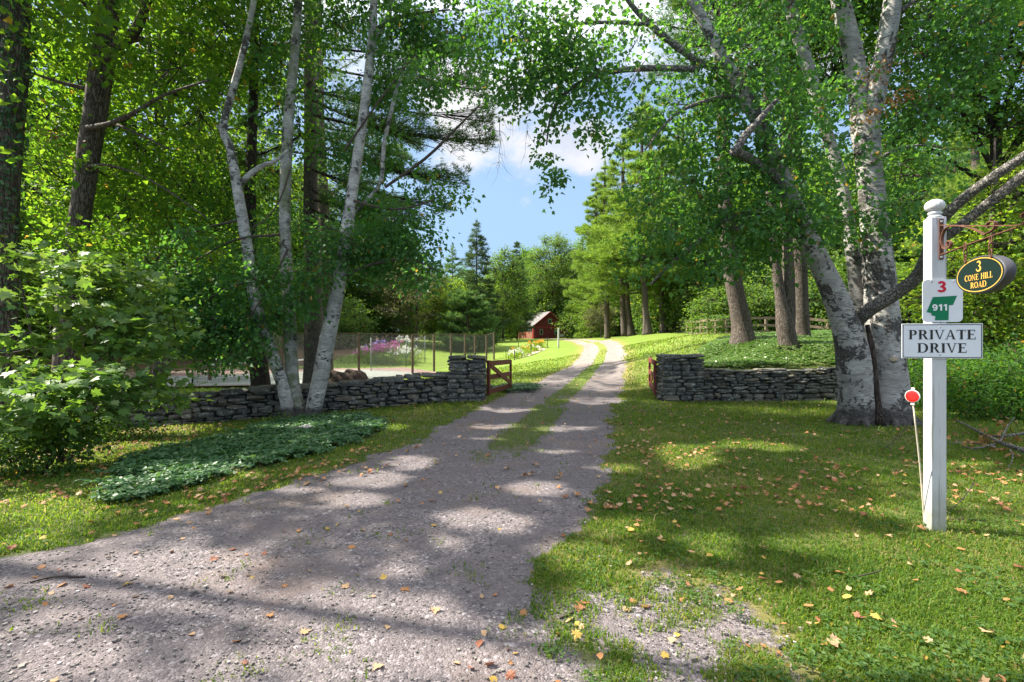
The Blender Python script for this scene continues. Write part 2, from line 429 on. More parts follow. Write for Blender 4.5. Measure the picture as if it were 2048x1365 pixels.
def bark_mat(name, dark, light, sc=14, zs=.18, strength=.8, lichen=0.0):
    m, nt, out = new_mat(name)
    v = coords(nt, (1, 1, zs))
    n1 = noise(nt, v, sc, 5, .6); n2 = noise(nt, coords(nt), 2.5, 3)
    vo = nt.nodes.new('ShaderNodeTexVoronoi'); vo.feature = 'DISTANCE_TO_EDGE'; vo.inputs['Scale'].default_value = sc*.7
    dv = nt.nodes.new('ShaderNodeVectorMath'); dv.operation = 'ADD'
    nn = noise(nt, v, sc*.8, 2, .5, 1); nt.links.new(v, dv.inputs[0])
    sc_ = nt.nodes.new('ShaderNodeVectorMath'); sc_.operation = 'SCALE'; sc_.inputs['Scale'].default_value = .12
    nt.links.new(nn, sc_.inputs[0]); nt.links.new(sc_.outputs[0], dv.inputs[1]); nt.links.new(dv.outputs[0], vo.inputs['Vector'])
    e = sstep(nt, vo.outputs['Distance'], 0, .22)
    h = mth(nt, 'ADD', mth(nt, 'MULTIPLY', e, .7), mth(nt, 'MULTIPLY', n1, .5))
    c = ramp(nt, h, [(.2, dark), (.8, light)])
    c = mix(nt, mth(nt, 'MULTIPLY', n2, .5), c, tuple(x*.6 for x in light))
    if lichen > 0:
        l = sstep(nt, noise(nt, coords(nt), 5, 4), 1-lichen*.55, 1-lichen*.5+.04)
        c = mix(nt, mth(nt, 'MULTIPLY', l, .75), c, (.3, .33, .24))
    fin(nt, out, pbsdf(nt, c, .85, .2, bump(nt, h, strength, .03)))
    return m
M['maple_bark'] = bark_mat('maple_bark', (.025, .02, .017), (.19, .155, .125), 24, .16, 1, .3)
M['pine_bark'] = bark_mat('pine_bark', (.03, .022, .018), (.17, .142, .118), 30, .3, .8)
M['dark_bark'] = bark_mat('dark_bark', (.018, .014, .012), (.075, .055, .045), 28, .2, .8)
M['far_bark'] = bark_mat('far_bark', (.03, .025, .02), (.13, .1, .08), 5, .2, .6)
M['limb_bark'] = bark_mat('birch_limb_bark', (.022, .019, .016), (.32, .295, .265), 30, .8, 1, .5)
M['twig'] = (lambda: None)()
def simple(name, col, rough=.7, spec=.3, metal=0.0, bsc=0, bst=.3, var=0.0, vsc=6):
    m, nt, out = new_mat(name)
    c = col; nrm_ = None
    if var > 0:
        f = noise(nt, coords(nt), vsc, 4)
        c = ramp(nt, f, [(.3, tuple(x*(1-var) for x in col)), (.7, tuple(min(1, x*(1+var)) for x in col))])
    if bsc > 0: nrm_ = bump(nt, noise(nt, coords(nt), bsc, 4), bst, .01)
    fin(nt, out, pbsdf(nt, c, rough, spec, nrm_, metal))
    return m
M['twig'] = simple('twig', (.05, .038, .03), .8)
M['birch_twig'] = simple('birch_twig', (.075, .055, .045), .7)

def birch_mat(name, white, green=0.0, dark=0.0):
    m, nt, out = new_mat(name)
    o = coords(nt)
    warp = noise(nt, o, 2.2, 2, .5, 1)
    wv = nt.nodes.new('ShaderNodeVectorMath'); wv.operation = 'SCALE'; nt.links.new(warp, wv.inputs[0]); wv.inputs['Scale'].default_value = .22
    ad = nt.nodes.new('ShaderNodeVectorMath'); nt.links.new(o, ad.inputs[0]); nt.links.new(wv.outputs[0], ad.inputs[1])
    def st(sc):
        mp = nt.nodes.new('ShaderNodeMapping'); mp.inputs['Scale'].default_value = sc; nt.links.new(ad.outputs[0], mp.inputs[0]); return mp.outputs[0]
    area = noise(nt, o, 1.6, 3)                               # where the bark is rough or smooth
    marks = mth(nt, 'MULTIPLY', sstep(nt, noise(nt, st((4, 4, 30)), 1.5, 5, .7), .56, .63), sstep(nt, area, .38, .6))
    fine = noise(nt, st((9, 9, 70)), 1.3, 4, .7)
    bands = sstep(nt, noise(nt, st((1.5, 1.5, 11)), 1.2, 5, .7), .5, .66)
    plate = mth(nt, 'ADD', mth(nt, 'MULTIPLY', noise(nt, st((1, 1, .8)), 2.3, 4, .6), .62), mth(nt, 'MULTIPLY', noise(nt, o, 13, 4, .7), .38))
    plates = sstep(nt, plate, .535-dark*.05, .575-dark*.05)
    c = ramp(nt, noise(nt, o, 3.3, 5, .6), [(.32, tuple(x*.5 for x in white)), (.62, white)])
    c = mix(nt, mth(nt, 'MULTIPLY', sstep(nt, fine, .42, .62), .7), c, (.21, .19, .172))
    c = mix(nt, mth(nt, 'MULTIPLY', bands, .62), c, (.15, .135, .122))
    c = mix(nt, mth(nt, 'MULTIPLY', marks, .9), c, (.035, .03, .027))
    if green > 0:
        g = sstep(nt, noise(nt, coords(nt, (1, 1, .7)), 3.5, 4, .6), .62-green*.2, .75-green*.2)
        c = mix(nt, mth(nt, 'MULTIPLY', g, .8), c, (.17, .2, .1))
    sep = nt.nodes.new('ShaderNodeSeparateXYZ'); nt.links.new(o, sep.inputs[0])
    low = mth(nt, 'SUBTRACT', 1.0, sstep(nt, sep.outputs[2], 0, .45+max(0, dark)*.5))
    lowf = sstep(nt, mth(nt, 'ADD', mth(nt, 'MULTIPLY', low, .75), mth(nt, 'MULTIPLY', noise(nt, o, 7, 5, .7), .6)), .55, .8)
    f = mth(nt, 'MAXIMUM', plates, lowf)
    c = mix(nt, mth(nt, 'MULTIPLY', f, .9), c, ramp(nt, noise(nt, o, 22, 4, .7), [(.35, (.022, .02, .018)), (.6, (.085, .075, .066)), (.78, (.22, .2, .185))]))
    h = mth(nt, 'SUBTRACT', mth(nt, 'MULTIPLY', fine, .8), mth(nt, 'ADD', mth(nt, 'MULTIPLY', marks, .5), mth(nt, 'MULTIPLY', mth(nt, 'MULTIPLY', f, noise(nt, o, 25, 3)), 2.0)))
    fin(nt, out, pbsdf(nt, c, .65, .25, bump(nt, h, 1.0, .025)))
    return m
M['birch'] = birch_mat('birch_bark', (.7, .68, .65), 0, -.3)
M['birch_big'] = birch_mat('old_birch_bark', (.56, .54, .515), 0, .2)
M['birch_green'] = birch_mat('lichen_birch_bark', (.56, .56, .5), .85, -.2)

def stone_mat():
    m, nt, out = new_mat('field_stone')
    o = coords(nt, kind='Pos')
    a = attr(nt, 'rnd')
    c = ramp(nt, a, [(0, (0.053, 0.052, 0.048)), (.3, (0.111, 0.105, 0.092)), (.55, (0.180, 0.165, 0.136)), (.75, (0.265, 0.240, 0.198)), (.88, (0.254, 0.190, 0.114)), (1, (0.360, 0.330, 0.273))])
    n = noise(nt, o, 9, 5, .65)
    c = mix(nt, .5, c, ramp(nt, n, [(.3, (.04, .04, .042)), (.7, (.2, .195, .19))]))
    lay = noise(nt, coords(nt, (3, 3, 40), 'Pos'), 1.5, 3)
    c = mix(nt, mth(nt, 'MULTIPLY', lay, .35), c, (.06, .058, .056))
    li = sstep(nt, noise(nt, o, 13, 5, .7), .54, .64)
    c = mix(nt, mth(nt, 'MULTIPLY', li, .7), c, (.4, .43, .4))
    g = nt.nodes.new('ShaderNodeNewGeometry'); sp = nt.nodes.new('ShaderNodeSeparateXYZ'); nt.links.new(g.outputs['Normal'], sp.inputs[0])
    mo = mth(nt, 'MULTIPLY', sstep(nt, sp.outputs[2], .35, .9), sstep(nt, noise(nt, o, 4, 4), .42, .6))
    c = mix(nt, mth(nt, 'MULTIPLY', mo, .8), c, (.085, .085, .03))
    h = mth(nt, 'ADD', n, mth(nt, 'MULTIPLY', lay, .5))
    fin(nt, out, pbsdf(nt, c, .85, .25, bump(nt, h, .9, .03)))
    return m
M['stone'] = stone_mat()

def ground_mat():
    m, nt, out = new_mat('lawn_and_gravel')
    o = coords(nt, kind='Pos')
    gv = attr(nt, 'gravel'); lt = attr(nt, 'litter'); dry = attr(nt, 'dry'); lawn = attr(nt, 'lawn')
    # grass floor
    n1 = noise(nt, o, .9, 4); n2 = noise(nt, o, 14, 4, .7); n3 = noise(nt, o, 70, 3, .7)
    gm = mth(nt, 'ADD', mth(nt, 'MULTIPLY', n2, .5), mth(nt, 'MULTIPLY', n3, .5))
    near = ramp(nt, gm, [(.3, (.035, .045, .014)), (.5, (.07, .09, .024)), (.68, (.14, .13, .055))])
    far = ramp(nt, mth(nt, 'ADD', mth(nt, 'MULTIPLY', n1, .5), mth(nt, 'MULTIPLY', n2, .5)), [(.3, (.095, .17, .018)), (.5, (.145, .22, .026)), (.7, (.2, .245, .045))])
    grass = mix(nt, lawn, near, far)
    grass = mix(nt, dry, grass, ramp(nt, n2, [(.3, (.2, .15, .05)), (.7, (.28, .2, .085))]))
    lit = ramp(nt, noise(nt, o, 16, 4, .7), [(.3, (.03, .02, .012)), (.55, (.09, .058, .03)), (.75, (.2, .13, .06))])
    grass = mix(nt, sstep(nt, mth(nt, 'ADD', lt, mth(nt, 'MULTIPLY', mth(nt, 'SUBTRACT', n2, .5), .9)), .35, .65), grass, lit)
    # gravel
    def vor(s):
        v = nt.nodes.new('ShaderNodeTexVoronoi'); v.inputs['Scale'].default_value = s; nt.links.new(o, v.inputs['Vector']); return v
    va, vb = vor(95), vor(42)
    sa = nt.nodes.new('ShaderNodeSeparateColor'); nt.links.new(va.outputs['Color'], sa.inputs[0])
    sb = nt.nodes.new('ShaderNodeSeparateColor'); nt.links.new(vb.outputs['Color'], sb.inputs[0])
    st = [(.0, (0.076, 0.067, 0.072)), (.35, (0.127, 0.111, 0.117)), (.7, (0.172, 0.149, 0.151)), (.93, (0.245, 0.212, 0.220)), (1, (0.367, 0.336, 0.354))]
    ca = ramp(nt, sa.outputs[0], st); cb = ramp(nt, sb.outputs[0], st)
    pick = sstep(nt, sb.outputs[1], .62, .66)
    col = mix(nt, pick, ca, cb)
    fine = ramp(nt, noise(nt, o, 130, 3, .7), [(.3, (0.102, 0.085, 0.088)), (.7, (0.194, 0.163, 0.163))])
    dust = sstep(nt, noise(nt, o, 2.2, 5, .6), .38, .66)
    col = mix(nt, mth(nt, 'MULTIPLY', dust, .72), col, fine)
    col = mix(nt, mth(nt, 'MULTIPLY', sstep(nt, noise(nt, o, .8, 5, .65), .5, .7), .45), col, (.21, .14, .1))
    big = noise(nt, o, .55, 4)
    col = mix(nt, mth(nt, 'MULTIPLY', sstep(nt, big, .35, .7), .3), col, (.09, .087, .09))
    col = mix(nt, mth(nt, 'MULTIPLY', lawn, .72), col, ramp(nt, noise(nt, o, 3, 4), [(.3, (.27, .225, .195)), (.7, (.36, .31, .275))]))  # gravel paler with distance: the far sunlit look is in the colour
    edge = mth(nt, 'ADD', gv, mth(nt, 'MULTIPLY', mth(nt, 'SUBTRACT', mth(nt, 'ADD', mth(nt, 'MULTIPLY', noise(nt, o, 5, 4, .7), .6), mth(nt, 'MULTIPLY', n3, .4)), .5), 1.5))
    gf = sstep(nt, edge, .42, .6)
    c = mix(nt, gf, grass, col)
    hg = mth(nt, 'MULTIPLY', mth(nt, 'SUBTRACT', 1.0, mth(nt, 'ADD', mth(nt, 'MULTIPLY', va.outputs['Distance'], .7), mth(nt, 'MULTIPLY', mth(nt, 'MULTIPLY', vb.outputs['Distance'], pick), 1.0))), gf)
    h = mth(nt, 'ADD', hg, mth(nt, 'ADD', mth(nt, 'MULTIPLY', n3, .6), mth(nt, 'MULTIPLY', n2, .5)))
    p = pbsdf(nt, c, .9, .2, bump(nt, h, .75, .012))
    fin(nt, out, p)
    return m
M['ground'] = ground_mat()

# ------------------------------------------------------------------ sky, sun, camera
w = bpy.data.worlds.new('World'); scene.world = w; w.use_nodes = True
nt = w.node_tree; nt.nodes.clear()
wo = nt.nodes.new('ShaderNodeOutputWorld'); bg = nt.nodes.new('ShaderNodeBackground')
sky = nt.nodes.new('ShaderNodeTexSky'); sky.sky_type = 'NISHITA'; sky.sun_disc = False
sky.sun_elevation = SUN_EL; sky.sun_rotation = math.atan2(SUN_AZ[0], SUN_AZ[1]); sky.air_density = 1.0; sky.dust_density = 1.2; sky.ozone_density = 1.0
tc = nt.nodes.new('ShaderNodeTexCoord'); dirv = tc.outputs['Generated']
sp = nt.nodes.new('ShaderNodeSeparateXYZ'); nt.links.new(dirv, sp.inputs[0])
mp = nt.nodes.new('ShaderNodeMapping'); mp.inputs['Scale'].default_value = (1, 1, 1.9); nt.links.new(dirv, mp.inputs[0])
cn = noise(nt, mp.outputs[0], 4.2, 9, .62)
def blob(u, v, r):
    d = np.array([(u-CU)/F, 1, (CV-v)/F]); d /= np.linalg.norm(d)
    ds = nt.nodes.new('ShaderNodeVectorMath'); ds.operation = 'DISTANCE'; nt.links.new(dirv, ds.inputs[0]); ds.inputs[1].default_value = d
    return mth(nt, 'SUBTRACT', 1.0, sstep(nt, ds.outputs['Value'], 0, r))
fld = mth(nt, 'ADD', cn, mth(nt, 'MULTIPLY', sstep(nt, sp.outputs[2], .3, .6), .19))
for u, v, r, a in ((1060, 240, .2, .2), (1072, 430, .06, .17), (1180, 300, .1, .2), (930, 230, .12, .2), (980, 440, .05, .06), (1000, 360, .07, -.06), (1000, 480, .17, -.26), (900, 480, .14, -.24), (1130, 400, .1, -.16), (1150, 440, .12, -.2), (980, 60, .13, -.1)):
    fld = mth(nt, 'ADD', fld, mth(nt, 'MULTIPLY', blob(u, v, r), a))
cf = sstep(nt, fld, .52, .72)
cb_ = ramp(nt, noise(nt, mp.outputs[0], 6.5, 5), [(.3, (6.5, 7.1, 8.3)), (.7, (12.0, 12.0, 12.2))])
cb_ = mix(nt, sstep(nt, sp.outputs[2], .42, .62), ramp(nt, noise(nt, mp.outputs[0], 6.5, 6), [(.32, (3.0, 3.35, 4.1)), (.62, (4.5, 4.5, 4.6))]), cb_)  # clouds overhead made brighter than low ones, as added fill light
hz = mth(nt, 'MULTIPLY', mth(nt, 'SUBTRACT', 1.0, sstep(nt, sp.outputs[2], .15, .75)), .9)
skyc = mix(nt, hz, sky.outputs[0], (2.05, 3.15, 4.7))
nt.links.new(mix(nt, cf, skyc, cb_), bg.inputs[0]); bg.inputs[1].default_value = .074
nt.links.new(bg.outputs[0], wo.inputs[0])

sl = bpy.data.lights.new('sun', 'SUN'); sl.energy = 5.0; sl.angle = math.radians(.55); sl.color = (1, .93, .8)
so = bpy.data.objects.new('sun', sl); COL.objects.link(so)
from mathutils import Vector
so.rotation_euler = Vector(SUN).to_track_quat('Z', 'Y').to_euler()
so.location = (-20, 5, 30)

cd = bpy.data.cameras.new('camera'); cd.sensor_width = 36; cd.lens = F/2048*36; cd.clip_end = 2000; cd.clip_start = .05
co = bpy.data.objects.new('camera', cd); COL.objects.link(co)
co.location = (0, 0, CH); co.rotation_euler = (math.radians(90), 0, 0)
scene.camera = co
scene.view_settings.view_transform = 'Standard'; scene.view_settings.look = 'None'
scene.view_settings.exposure = 1.62; scene.view_settings.gamma = 1; scene.view_settings.use_curve_mapping = False
scene.cycles.max_bounces = 10; scene.cycles.diffuse_bounces = 6; scene.cycles.transmission_bounces = 6; scene.cycles.glossy_bounces = 2
scene.cycles.transparent_max_bounces = 4

# ------------------------------------------------------------------ ground and drive
DL = np.array([(-8, -16), (-3, -13), (0, -10), (2.2, -6), (3.39, -3.55), (3.79, -3.03), (4.79, -2.6), (5.86, -1.96), (8.66, -1.11), (12.3, -.5), (17, .63), (24, 2.83), (32, 4.67), (43, 6.4), (58, 7.6), (80, 7.9), (95, 6.5), (110, 3)])
DR = np.array([(-8, 12), (-3, 6), (0, 1.9), (1.2, .8), (2.13, .3), (3.1, .12), (4.57, .83), (6.67, 1.46), (9.2, 1.91), (12.3, 2.75), (17, 3.97), (24, 5.66), (32, 7.4), (43, 9.07), (58, 10.2), (80, 10.4), (95, 9), (110, 5.5)])
def dl(y): return np.interp(y, DL[:, 0], DL[:, 1])
def dr(y): return np.interp(y, DR[:, 0], DR[:, 1])
def median(x, y):
    t = (x-dl(y))/(dr(y)-dl(y))
    wd = .115+.03*ss((14-y)/6)
    m = np.exp(-((t-.51+.1*(fbm(y*.8, y*0+3.3)-.5)*ss((14-y)/4))/wd)**4)
    return m*ss((y-3.9)/4.5)*np.clip(.6+1.0*ss((fbm(x*1.4+21, y*1.1)-.36)/.22)+ss((y-13)/6), 0, 1)
def gravel_f(x, y):
    a = dl(y); b = dr(y)
    e = np.minimum(x-a, b-x)+.6*(fbm(x*1.7+11, y*1.7)-.5)+.3*(fbm(x*6+3, y*6)-.5)
    soft = .22+.0*y
    g = ss((e+soft*.6)/soft/1.3)
    # thin gravel spilling into the lawn beside the road mouth
    cx_ = .64+.15*(y-2.2); wx_ = np.clip(.7-.13*(y-2.2), .14, .78)
    sp_ = ss(1.5-np.abs(x-cx_)/wx_)*ss((3.9-y)/1.0)*np.clip(.62+1.5*(fbm(x*2.6+5, y*2.6+8)-.42), .2, 1.0)
    g = np.maximum(g, sp_)
    return np.clip(g*(1-.8*median(x, y)), 0, 1)
def litter_f(x, y):
    l = ss((-x-5.0)/2.2)*ss((11-y)/1.5)*ss((y-3)/2)*.62
    l = np.maximum(l, ss((-x-13)/4)*ss((y-14)/2)*(1-ss((-x-12)/1)*ss((y-20)/2)*ss((38-y)/2)*.0)*.0)
    woods = np.maximum(ss((y-37-.3*(x+20))/4)*ss((-x-14.5)/3), ss((x-dr(y)-14)/4)*ss((y-27)/4))
    woods = np.maximum(woods, ss((y-103)/5)); woods = np.maximum(woods, ss((-x-21)/4)*ss((y-11)/3)); woods = np.maximum(woods, ss((x-12)/4)*ss((30-y)/4)*ss((y-10)/4))
    bank = np.exp(-(((x-10.5)/2.2)**2+((y-46)/3.0)**2))*.5
    return np.clip(np.maximum(np.maximum(l, woods), bank), 0, 1)
def dry_f(x, y):
    e = np.minimum(np.abs(x-dl(y)), np.abs(x-dr(y)))
    d = np.exp(-(e/.45)**2)*ss((y-9)/10)*.6
    return np.clip(d+.35*ss((fbm(x*.5+9, y*.5)-.58)/.12)*ss((14-y)/4)+.3*median(x, y)*ss((y-20)/10), 0, 1)
def sheet(name, X, Y, Z, m):
    n0, n1 = X.shape
    mb = MB(); i = np.arange(n0-1)[:, None]*n1; j = np.arange(n1-1)[None]
    Q = np.stack([i+j, i+j+1, i+n1+j+1, i+n1+j], -1).reshape(-1, 4)
    x, y = X.ravel(), Y.ravel()
    mb.add(np.stack([x, y, Z.ravel()], 1), Q)
    o = mb.build(name, m, None, True, 'structure')
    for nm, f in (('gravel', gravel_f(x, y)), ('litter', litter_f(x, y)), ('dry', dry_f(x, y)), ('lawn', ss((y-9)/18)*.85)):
        a = o.data.attributes.new(nm, 'FLOAT', 'POINT'); a.data.foreach_set('value', f.astype(np.float32))
    return o
ys = np.concatenate([np.arange(-10, 0, .5), np.arange(0, 22, .12), np.arange(22, 60, .4), np.arange(60, 130, 2), np.array([140, 170, 220, 320, 500])])
tx = np.linspace(-1, 1, 330); tx = np.sign(tx)*(np.abs(tx)*.35+np.abs(tx)**3*.65)
xs = tx*70
xs[0], xs[-1] = -400, 400
X, Yg = np.meshgrid(xs, ys)
Z = ground(np.clip(X, -90, 90), np.clip(Yg, -12, 180))
inside = ss((np.minimum(X-dl(Yg), dr(Yg)-X)-.12)/.2)
bumpz = .018*(fbm(X*3, Yg*3)-.5)*ss((20-Yg)/10)
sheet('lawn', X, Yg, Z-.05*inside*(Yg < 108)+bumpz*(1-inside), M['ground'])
ys2 = np.concatenate([np.arange(-8, 1, .3), np.arange(1, 12, .05), np.arange(12, 30, .12), np.arange(30, 106, .6)])
t = np.linspace(0, 1, 130)
X2 = dl(ys2)[:, None]-.03+(dr(ys2)-dl(ys2)+.06)[:, None]*t[None]
Y2 = np.repeat(ys2[:, None], len(t), 1)
tt = (X2-dl(Y2))/(dr(Y2)-dl(Y2))
rut = -.03*(np.exp(-((tt-.22)/.13)**2)+np.exp(-((tt-.8)/.12)**2))*ss((Y2-5)/5)
Z2 = ground(X2, Y2)+.006-.016*np.maximum(0, 1-np.minimum(tt, 1-tt)/.04)+rut*np.minimum(1, np.minimum(tt, 1-tt)/.1)+.014*(fbm(X2*4, Y2*4)-.5)*np.minimum(1, np.minimum(tt, 1-tt)/.06)
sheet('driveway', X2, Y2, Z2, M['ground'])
def drive_z(x, y): return float(ground(x, y)[0])+.004

# court
def courtsheet(name, pts, z, m):
    mb = MB(); V = [(x, y, z) for x, y in pts]; mb.add(V, np.arange(len(V))[None]); return mb.build(name, m, None, False, 'structure')
M['court_red'] = simple('court_surround', (.2, .14, .12), .85, .2, var=.15, vsc=1.5)
M['court_green'] = simple('court_green', (.19, .205, .18), .85, .2, var=.12, vsc=1.5)
M['line_white'] = simple('court_line', (.5, .5, .48), .7)
zc = -.66
courtsheet('tennis_court', [(-27, 20.5), (-8.4, 24.5), (-5.0, 33.4), (-9.5, 41), (-27, 41)], zc, M['court_red'])
courtsheet('court_playing_area', [(-25, 20.8), (-9, 25), (-6.2, 33), (-11, 36.5), (-24, 27)], zc+.004, M['court_green'])
mb = MB()
for a, b in (((-24, 21.6), (-9.2, 26.2)), ((-24.3, 25.2), (-11.5, 35.0)), ((-17, 23.9), (-17, 30.5))):
    a = np.array([*a, zc+.008]); b = np.array([*b, zc+.008]); d = nrm(b-a); s_ = np.array([-d[1], d[0], 0])*.05
    mb.add([a-s_, b-s_, b+s_, a+s_], np.array([[0, 1, 2, 3]]))
mb.build('court_lines', M['line_white'], None, False, 'structure')
# ------------------------------------------------------------------ dry stone walls
_u = []
for a in (-1, 0, 1):
    for b in (-1, 0, 1):
        for c in (-1, 0, 1): _u.append((a, b, c))
_u = np.array(_u, float)
_ui = {tuple(p): i for i, p in enumerate(_u.astype(int).tolist())}
_uf = []
for ax in range(3):
    for sg in (-1, 1):
        o1, o2 = [k for k in range(3) if k != ax]
        for a in (-1, 0):
            for b in (-1, 0):
                q = []
                for (da, db) in ((0, 0), (1, 0), (1, 1), (0, 1)):
                    p = [0, 0, 0]; p[ax] = sg; p[o1] = a+da; p[o2] = b+db; q.append(_ui[tuple(p)])
                flip = (sg > 0) ^ (ax == 1)
                _uf.append(q if flip else q[::-1])
_keep = [i for i in range(27) if i != _ui[(0, 0, 0)]]
_re = {o: n for n, o in enumerate(_keep)}
STV = _u[_keep]; STF = np.array([[_re[i] for i in q] for q in _uf])
def stone(mb, c, size, rz=0.0, rough=.13, rnd=None, tilt=0.0):
    V = STV.copy()
    k = np.abs(V).sum(1)                                   # pull corners and edges in: worn stone
    V *= np.where(k == 3, rng.uniform(.66, .9, len(V)), np.where(k == 2, rng.uniform(.82, .99, len(V)), 1.0))[:, None]
    V += rng.normal(0, rough*.5, V.shape)*np.array([.5, 1, .7])
    V *= np.asarray(size)/2
    V[:, 2] += V[:, 0]*(rng.normal(0, .05)+tilt)
    c_, s_ = math.cos(rz), math.sin(rz)
    V = np.stack([V[:, 0]*c_-V[:, 1]*s_, V[:, 0]*s_+V[:, 1]*c_, V[:, 2]], 1)
    mb.add(V+np.asarray(c), STF, rng.random() if rnd is None else rnd)

def wall_run(mb, path, height, thick=.45, base=None, hmin=.05, hmax=.14, cap=True, stl=(.12, .5), both=True):
    """dry-laid courses along a plan path"""
    P = np.asarray(path, float); seg = np.linalg.norm(np.diff(P, axis=0), axis=1); L = np.concatenate([[0], np.cumsum(seg)])
    tot = L[-1]
    def at(s):
        return np.array([np.interp(s, L, P[:, 0]), np.interp(s, L, P[:, 1])])
    def hfun(s): return height(s/tot) if callable(height) else height
    def bz(s):
        x, y = at(s)
        return (gz(x, y) if base is None else base(x, y))-.06
    # inner rubble core
    n = max(2, int(tot/.4)); ss_ = np.linspace(0, tot, n+1)
    for i in range(n):
        a, b = at(ss_[i]), at(ss_[i+1]); d = (b-a)/np.linalg.norm(b-a); nn = np.array([-d[1], d[0]])*(thick/2-.17)
        z0 = bz((ss_[i]+ss_[i+1])/2); h = hfun((ss_[i]+ss_[i+1])/2)-.1
        V = [(*(a-nn), z0), (*(b-nn), z0), (*(b+nn), z0), (*(a+nn), z0), (*(a-nn), z0+h), (*(b-nn), z0+h), (*(b+nn), z0+h), (*(a+nn), z0+h)]
        mb.add(V, np.array([[0, 1, 5, 4], [1, 2, 6, 5], [2, 3, 7, 6], [3, 0, 4, 7], [4, 5, 6, 7]]), .02)
    for side in ((-1, 1) if both else (-1,)):
        s0 = 0
        frac = 0.0
        rows = []
        while frac < 1:
            r = rng.uniform(hmin, hmax); rows.append(r); frac += r/(hfun(tot/2)+.06)
        sc = (hfun(tot/2)+.06)/sum(rows)
        cum = np.concatenate([[0], np.cumsum(rows)])*sc/(hfun(tot/2)+.06)
        for k in range(len(rows)):
            last = k == len(rows)-1
            s = -rng.uniform(0, .2)
            while s < tot:
                l = rng.uniform(*stl)*(1.3 if last else 1)
                if rng.random() < .12: l *= 1.4
                m_ = min(max(s+l/2, 0.02), tot-.02)
                lo = max(s, 0); hi = min(s+l, tot)
                if hi-lo > .06:
                    m_ = (lo+hi)/2
                    a, b = at(max(0, m_-.1)), at(min(tot, m_+.1)); rz = math.atan2(b[1]-a[1], b[0]-a[0])
                    nn = np.array([math.sin(rz), -math.cos(rz)])*(-side)*-1
                    nn = np.array([-math.sin(rz), math.cos(rz)])*side
                    H = hfun(m_)+.06
                    z0 = bz(m_)+cum[k]*H; z1 = bz(m_)+cum[k+1]*H
                    h = z1-z0
                    dep = .26 if not last or not cap else thick*.56
                    pr = rng.normal(0, .026)
                    hh = h*rng.uniform(.86, 1.12)
                    if not last and rng.random() < .13: hh *= 1.5
                    c = at(m_)+nn*(thick/2-dep/2+pr)
                    stone(mb, (c[0], c[1], (z0+z1)/2+rng.normal(0, .006)), (hi-lo+rng.uniform(-.022, .004), dep, hh-.004), rz, .16)
                s += l
a = []
left_path = [(-1.6, 12.35), (-2.9, 12.0), (-4.6, 11.5), (-6.8, 10.95), (-9.5, 10.6), (-14, 10.2)]
mb = MB(); wall_run(mb, left_path, lambda t: .74-.08*t+.03*math.sin(t*23), .46)
o = mb.build('stone_wall', M['stone'], None, False); tag(o, 'long mossy dry stone wall behind the three-stemmed white birch', 'stone wall', 'dry stone walls')
right_path = [(4.76, 12.35), (7.5, 12.4), (10, 12.45), (12.2, 12.35)]
mb = MB(); wall_run(mb, right_path, lambda t: .80+.02*math.sin(t*31), .46, base=lambda x, y: gz(x, 11.9))
o = mb.build('stone_wall', M['stone'], None, False); tag(o, 'lichen-spotted dry stone wall holding back the green bank behind the big birch', 'stone wall', 'dry stone walls')
def pier(x0, x1, y0, y1, top, label):
    mb = MB(); z0 = gz((x0+x1)/2, y0-.3)-.06
    mb.box(((x0+x1)/2, (y0+y1)/2, z0+(top-.12-z0)/2), (x1-x0-.2, y1-y0-.2, top-.12-z0), rnd=.02)
    z = z0
    while z < top-.14:
        h = min(rng.uniform(.07, .15), top-.1-z)
        if top-.1-z-h < .05: h = top-.1-z
        for (ax, ay, bx, by) in ((x0, y0, x1, y0), (x1, y0, x1, y1), (x1, y1, x0, y1), (x0, y1, x0, y0)):
            L = math.hypot(bx-ax, by-ay); d = np.array([bx-ax, by-ay])/L; nn = np.array([-d[1], d[0]])
            s = 0
            while s < L-.02:
                l = min(rng.uniform(.2, .52), L-s)
                if L-s-l < .12: l = L-s
                hh = h
                if rng.random() < .25 and h > .1:
                    for q in (0, 1):
                        c = np.array([ax, ay])+d*(s+l/2)+nn*(.11+rng.normal(0, .012))
                        stone(mb, (c[0], c[1], z+h*(.25+.5*q)), (l-.008, .25, h*.5-.002), math.atan2(d[1], d[0]), .13)
                else:
                    c = np.array([ax, ay])+d*(s+l/2)+nn*(.11+rng.normal(0, .014))
                    stone(mb, (c[0], c[1], z+h/2), (l-.006, .26, hh-.002), math.atan2(d[1], d[0]), .14)
                s += l
        z += h
    w = x1-x0
    for f0, f1 in ((-.03, .46), (.48, 1.03)):
        stone(mb, (x0+w*(f0+f1)/2, (y0+y1)/2, top-.045), (w*(f1-f0), y1-y0+.1, .1), 0, .09, .25)
    o = mb.build('gate_pier', M['stone'], None, False); tag(o, label, 'gate pier', 'stone piers of the gateway')
pier(-1.58, -.68, 12.0, 12.65, 1.13, 'square stone pier with a red gate on its drive side, ending the mossy wall')
pier(3.75, 4.78, 12.0, 12.65, 1.16, 'square stone pier with flat capstones ending the lichen-spotted wall')

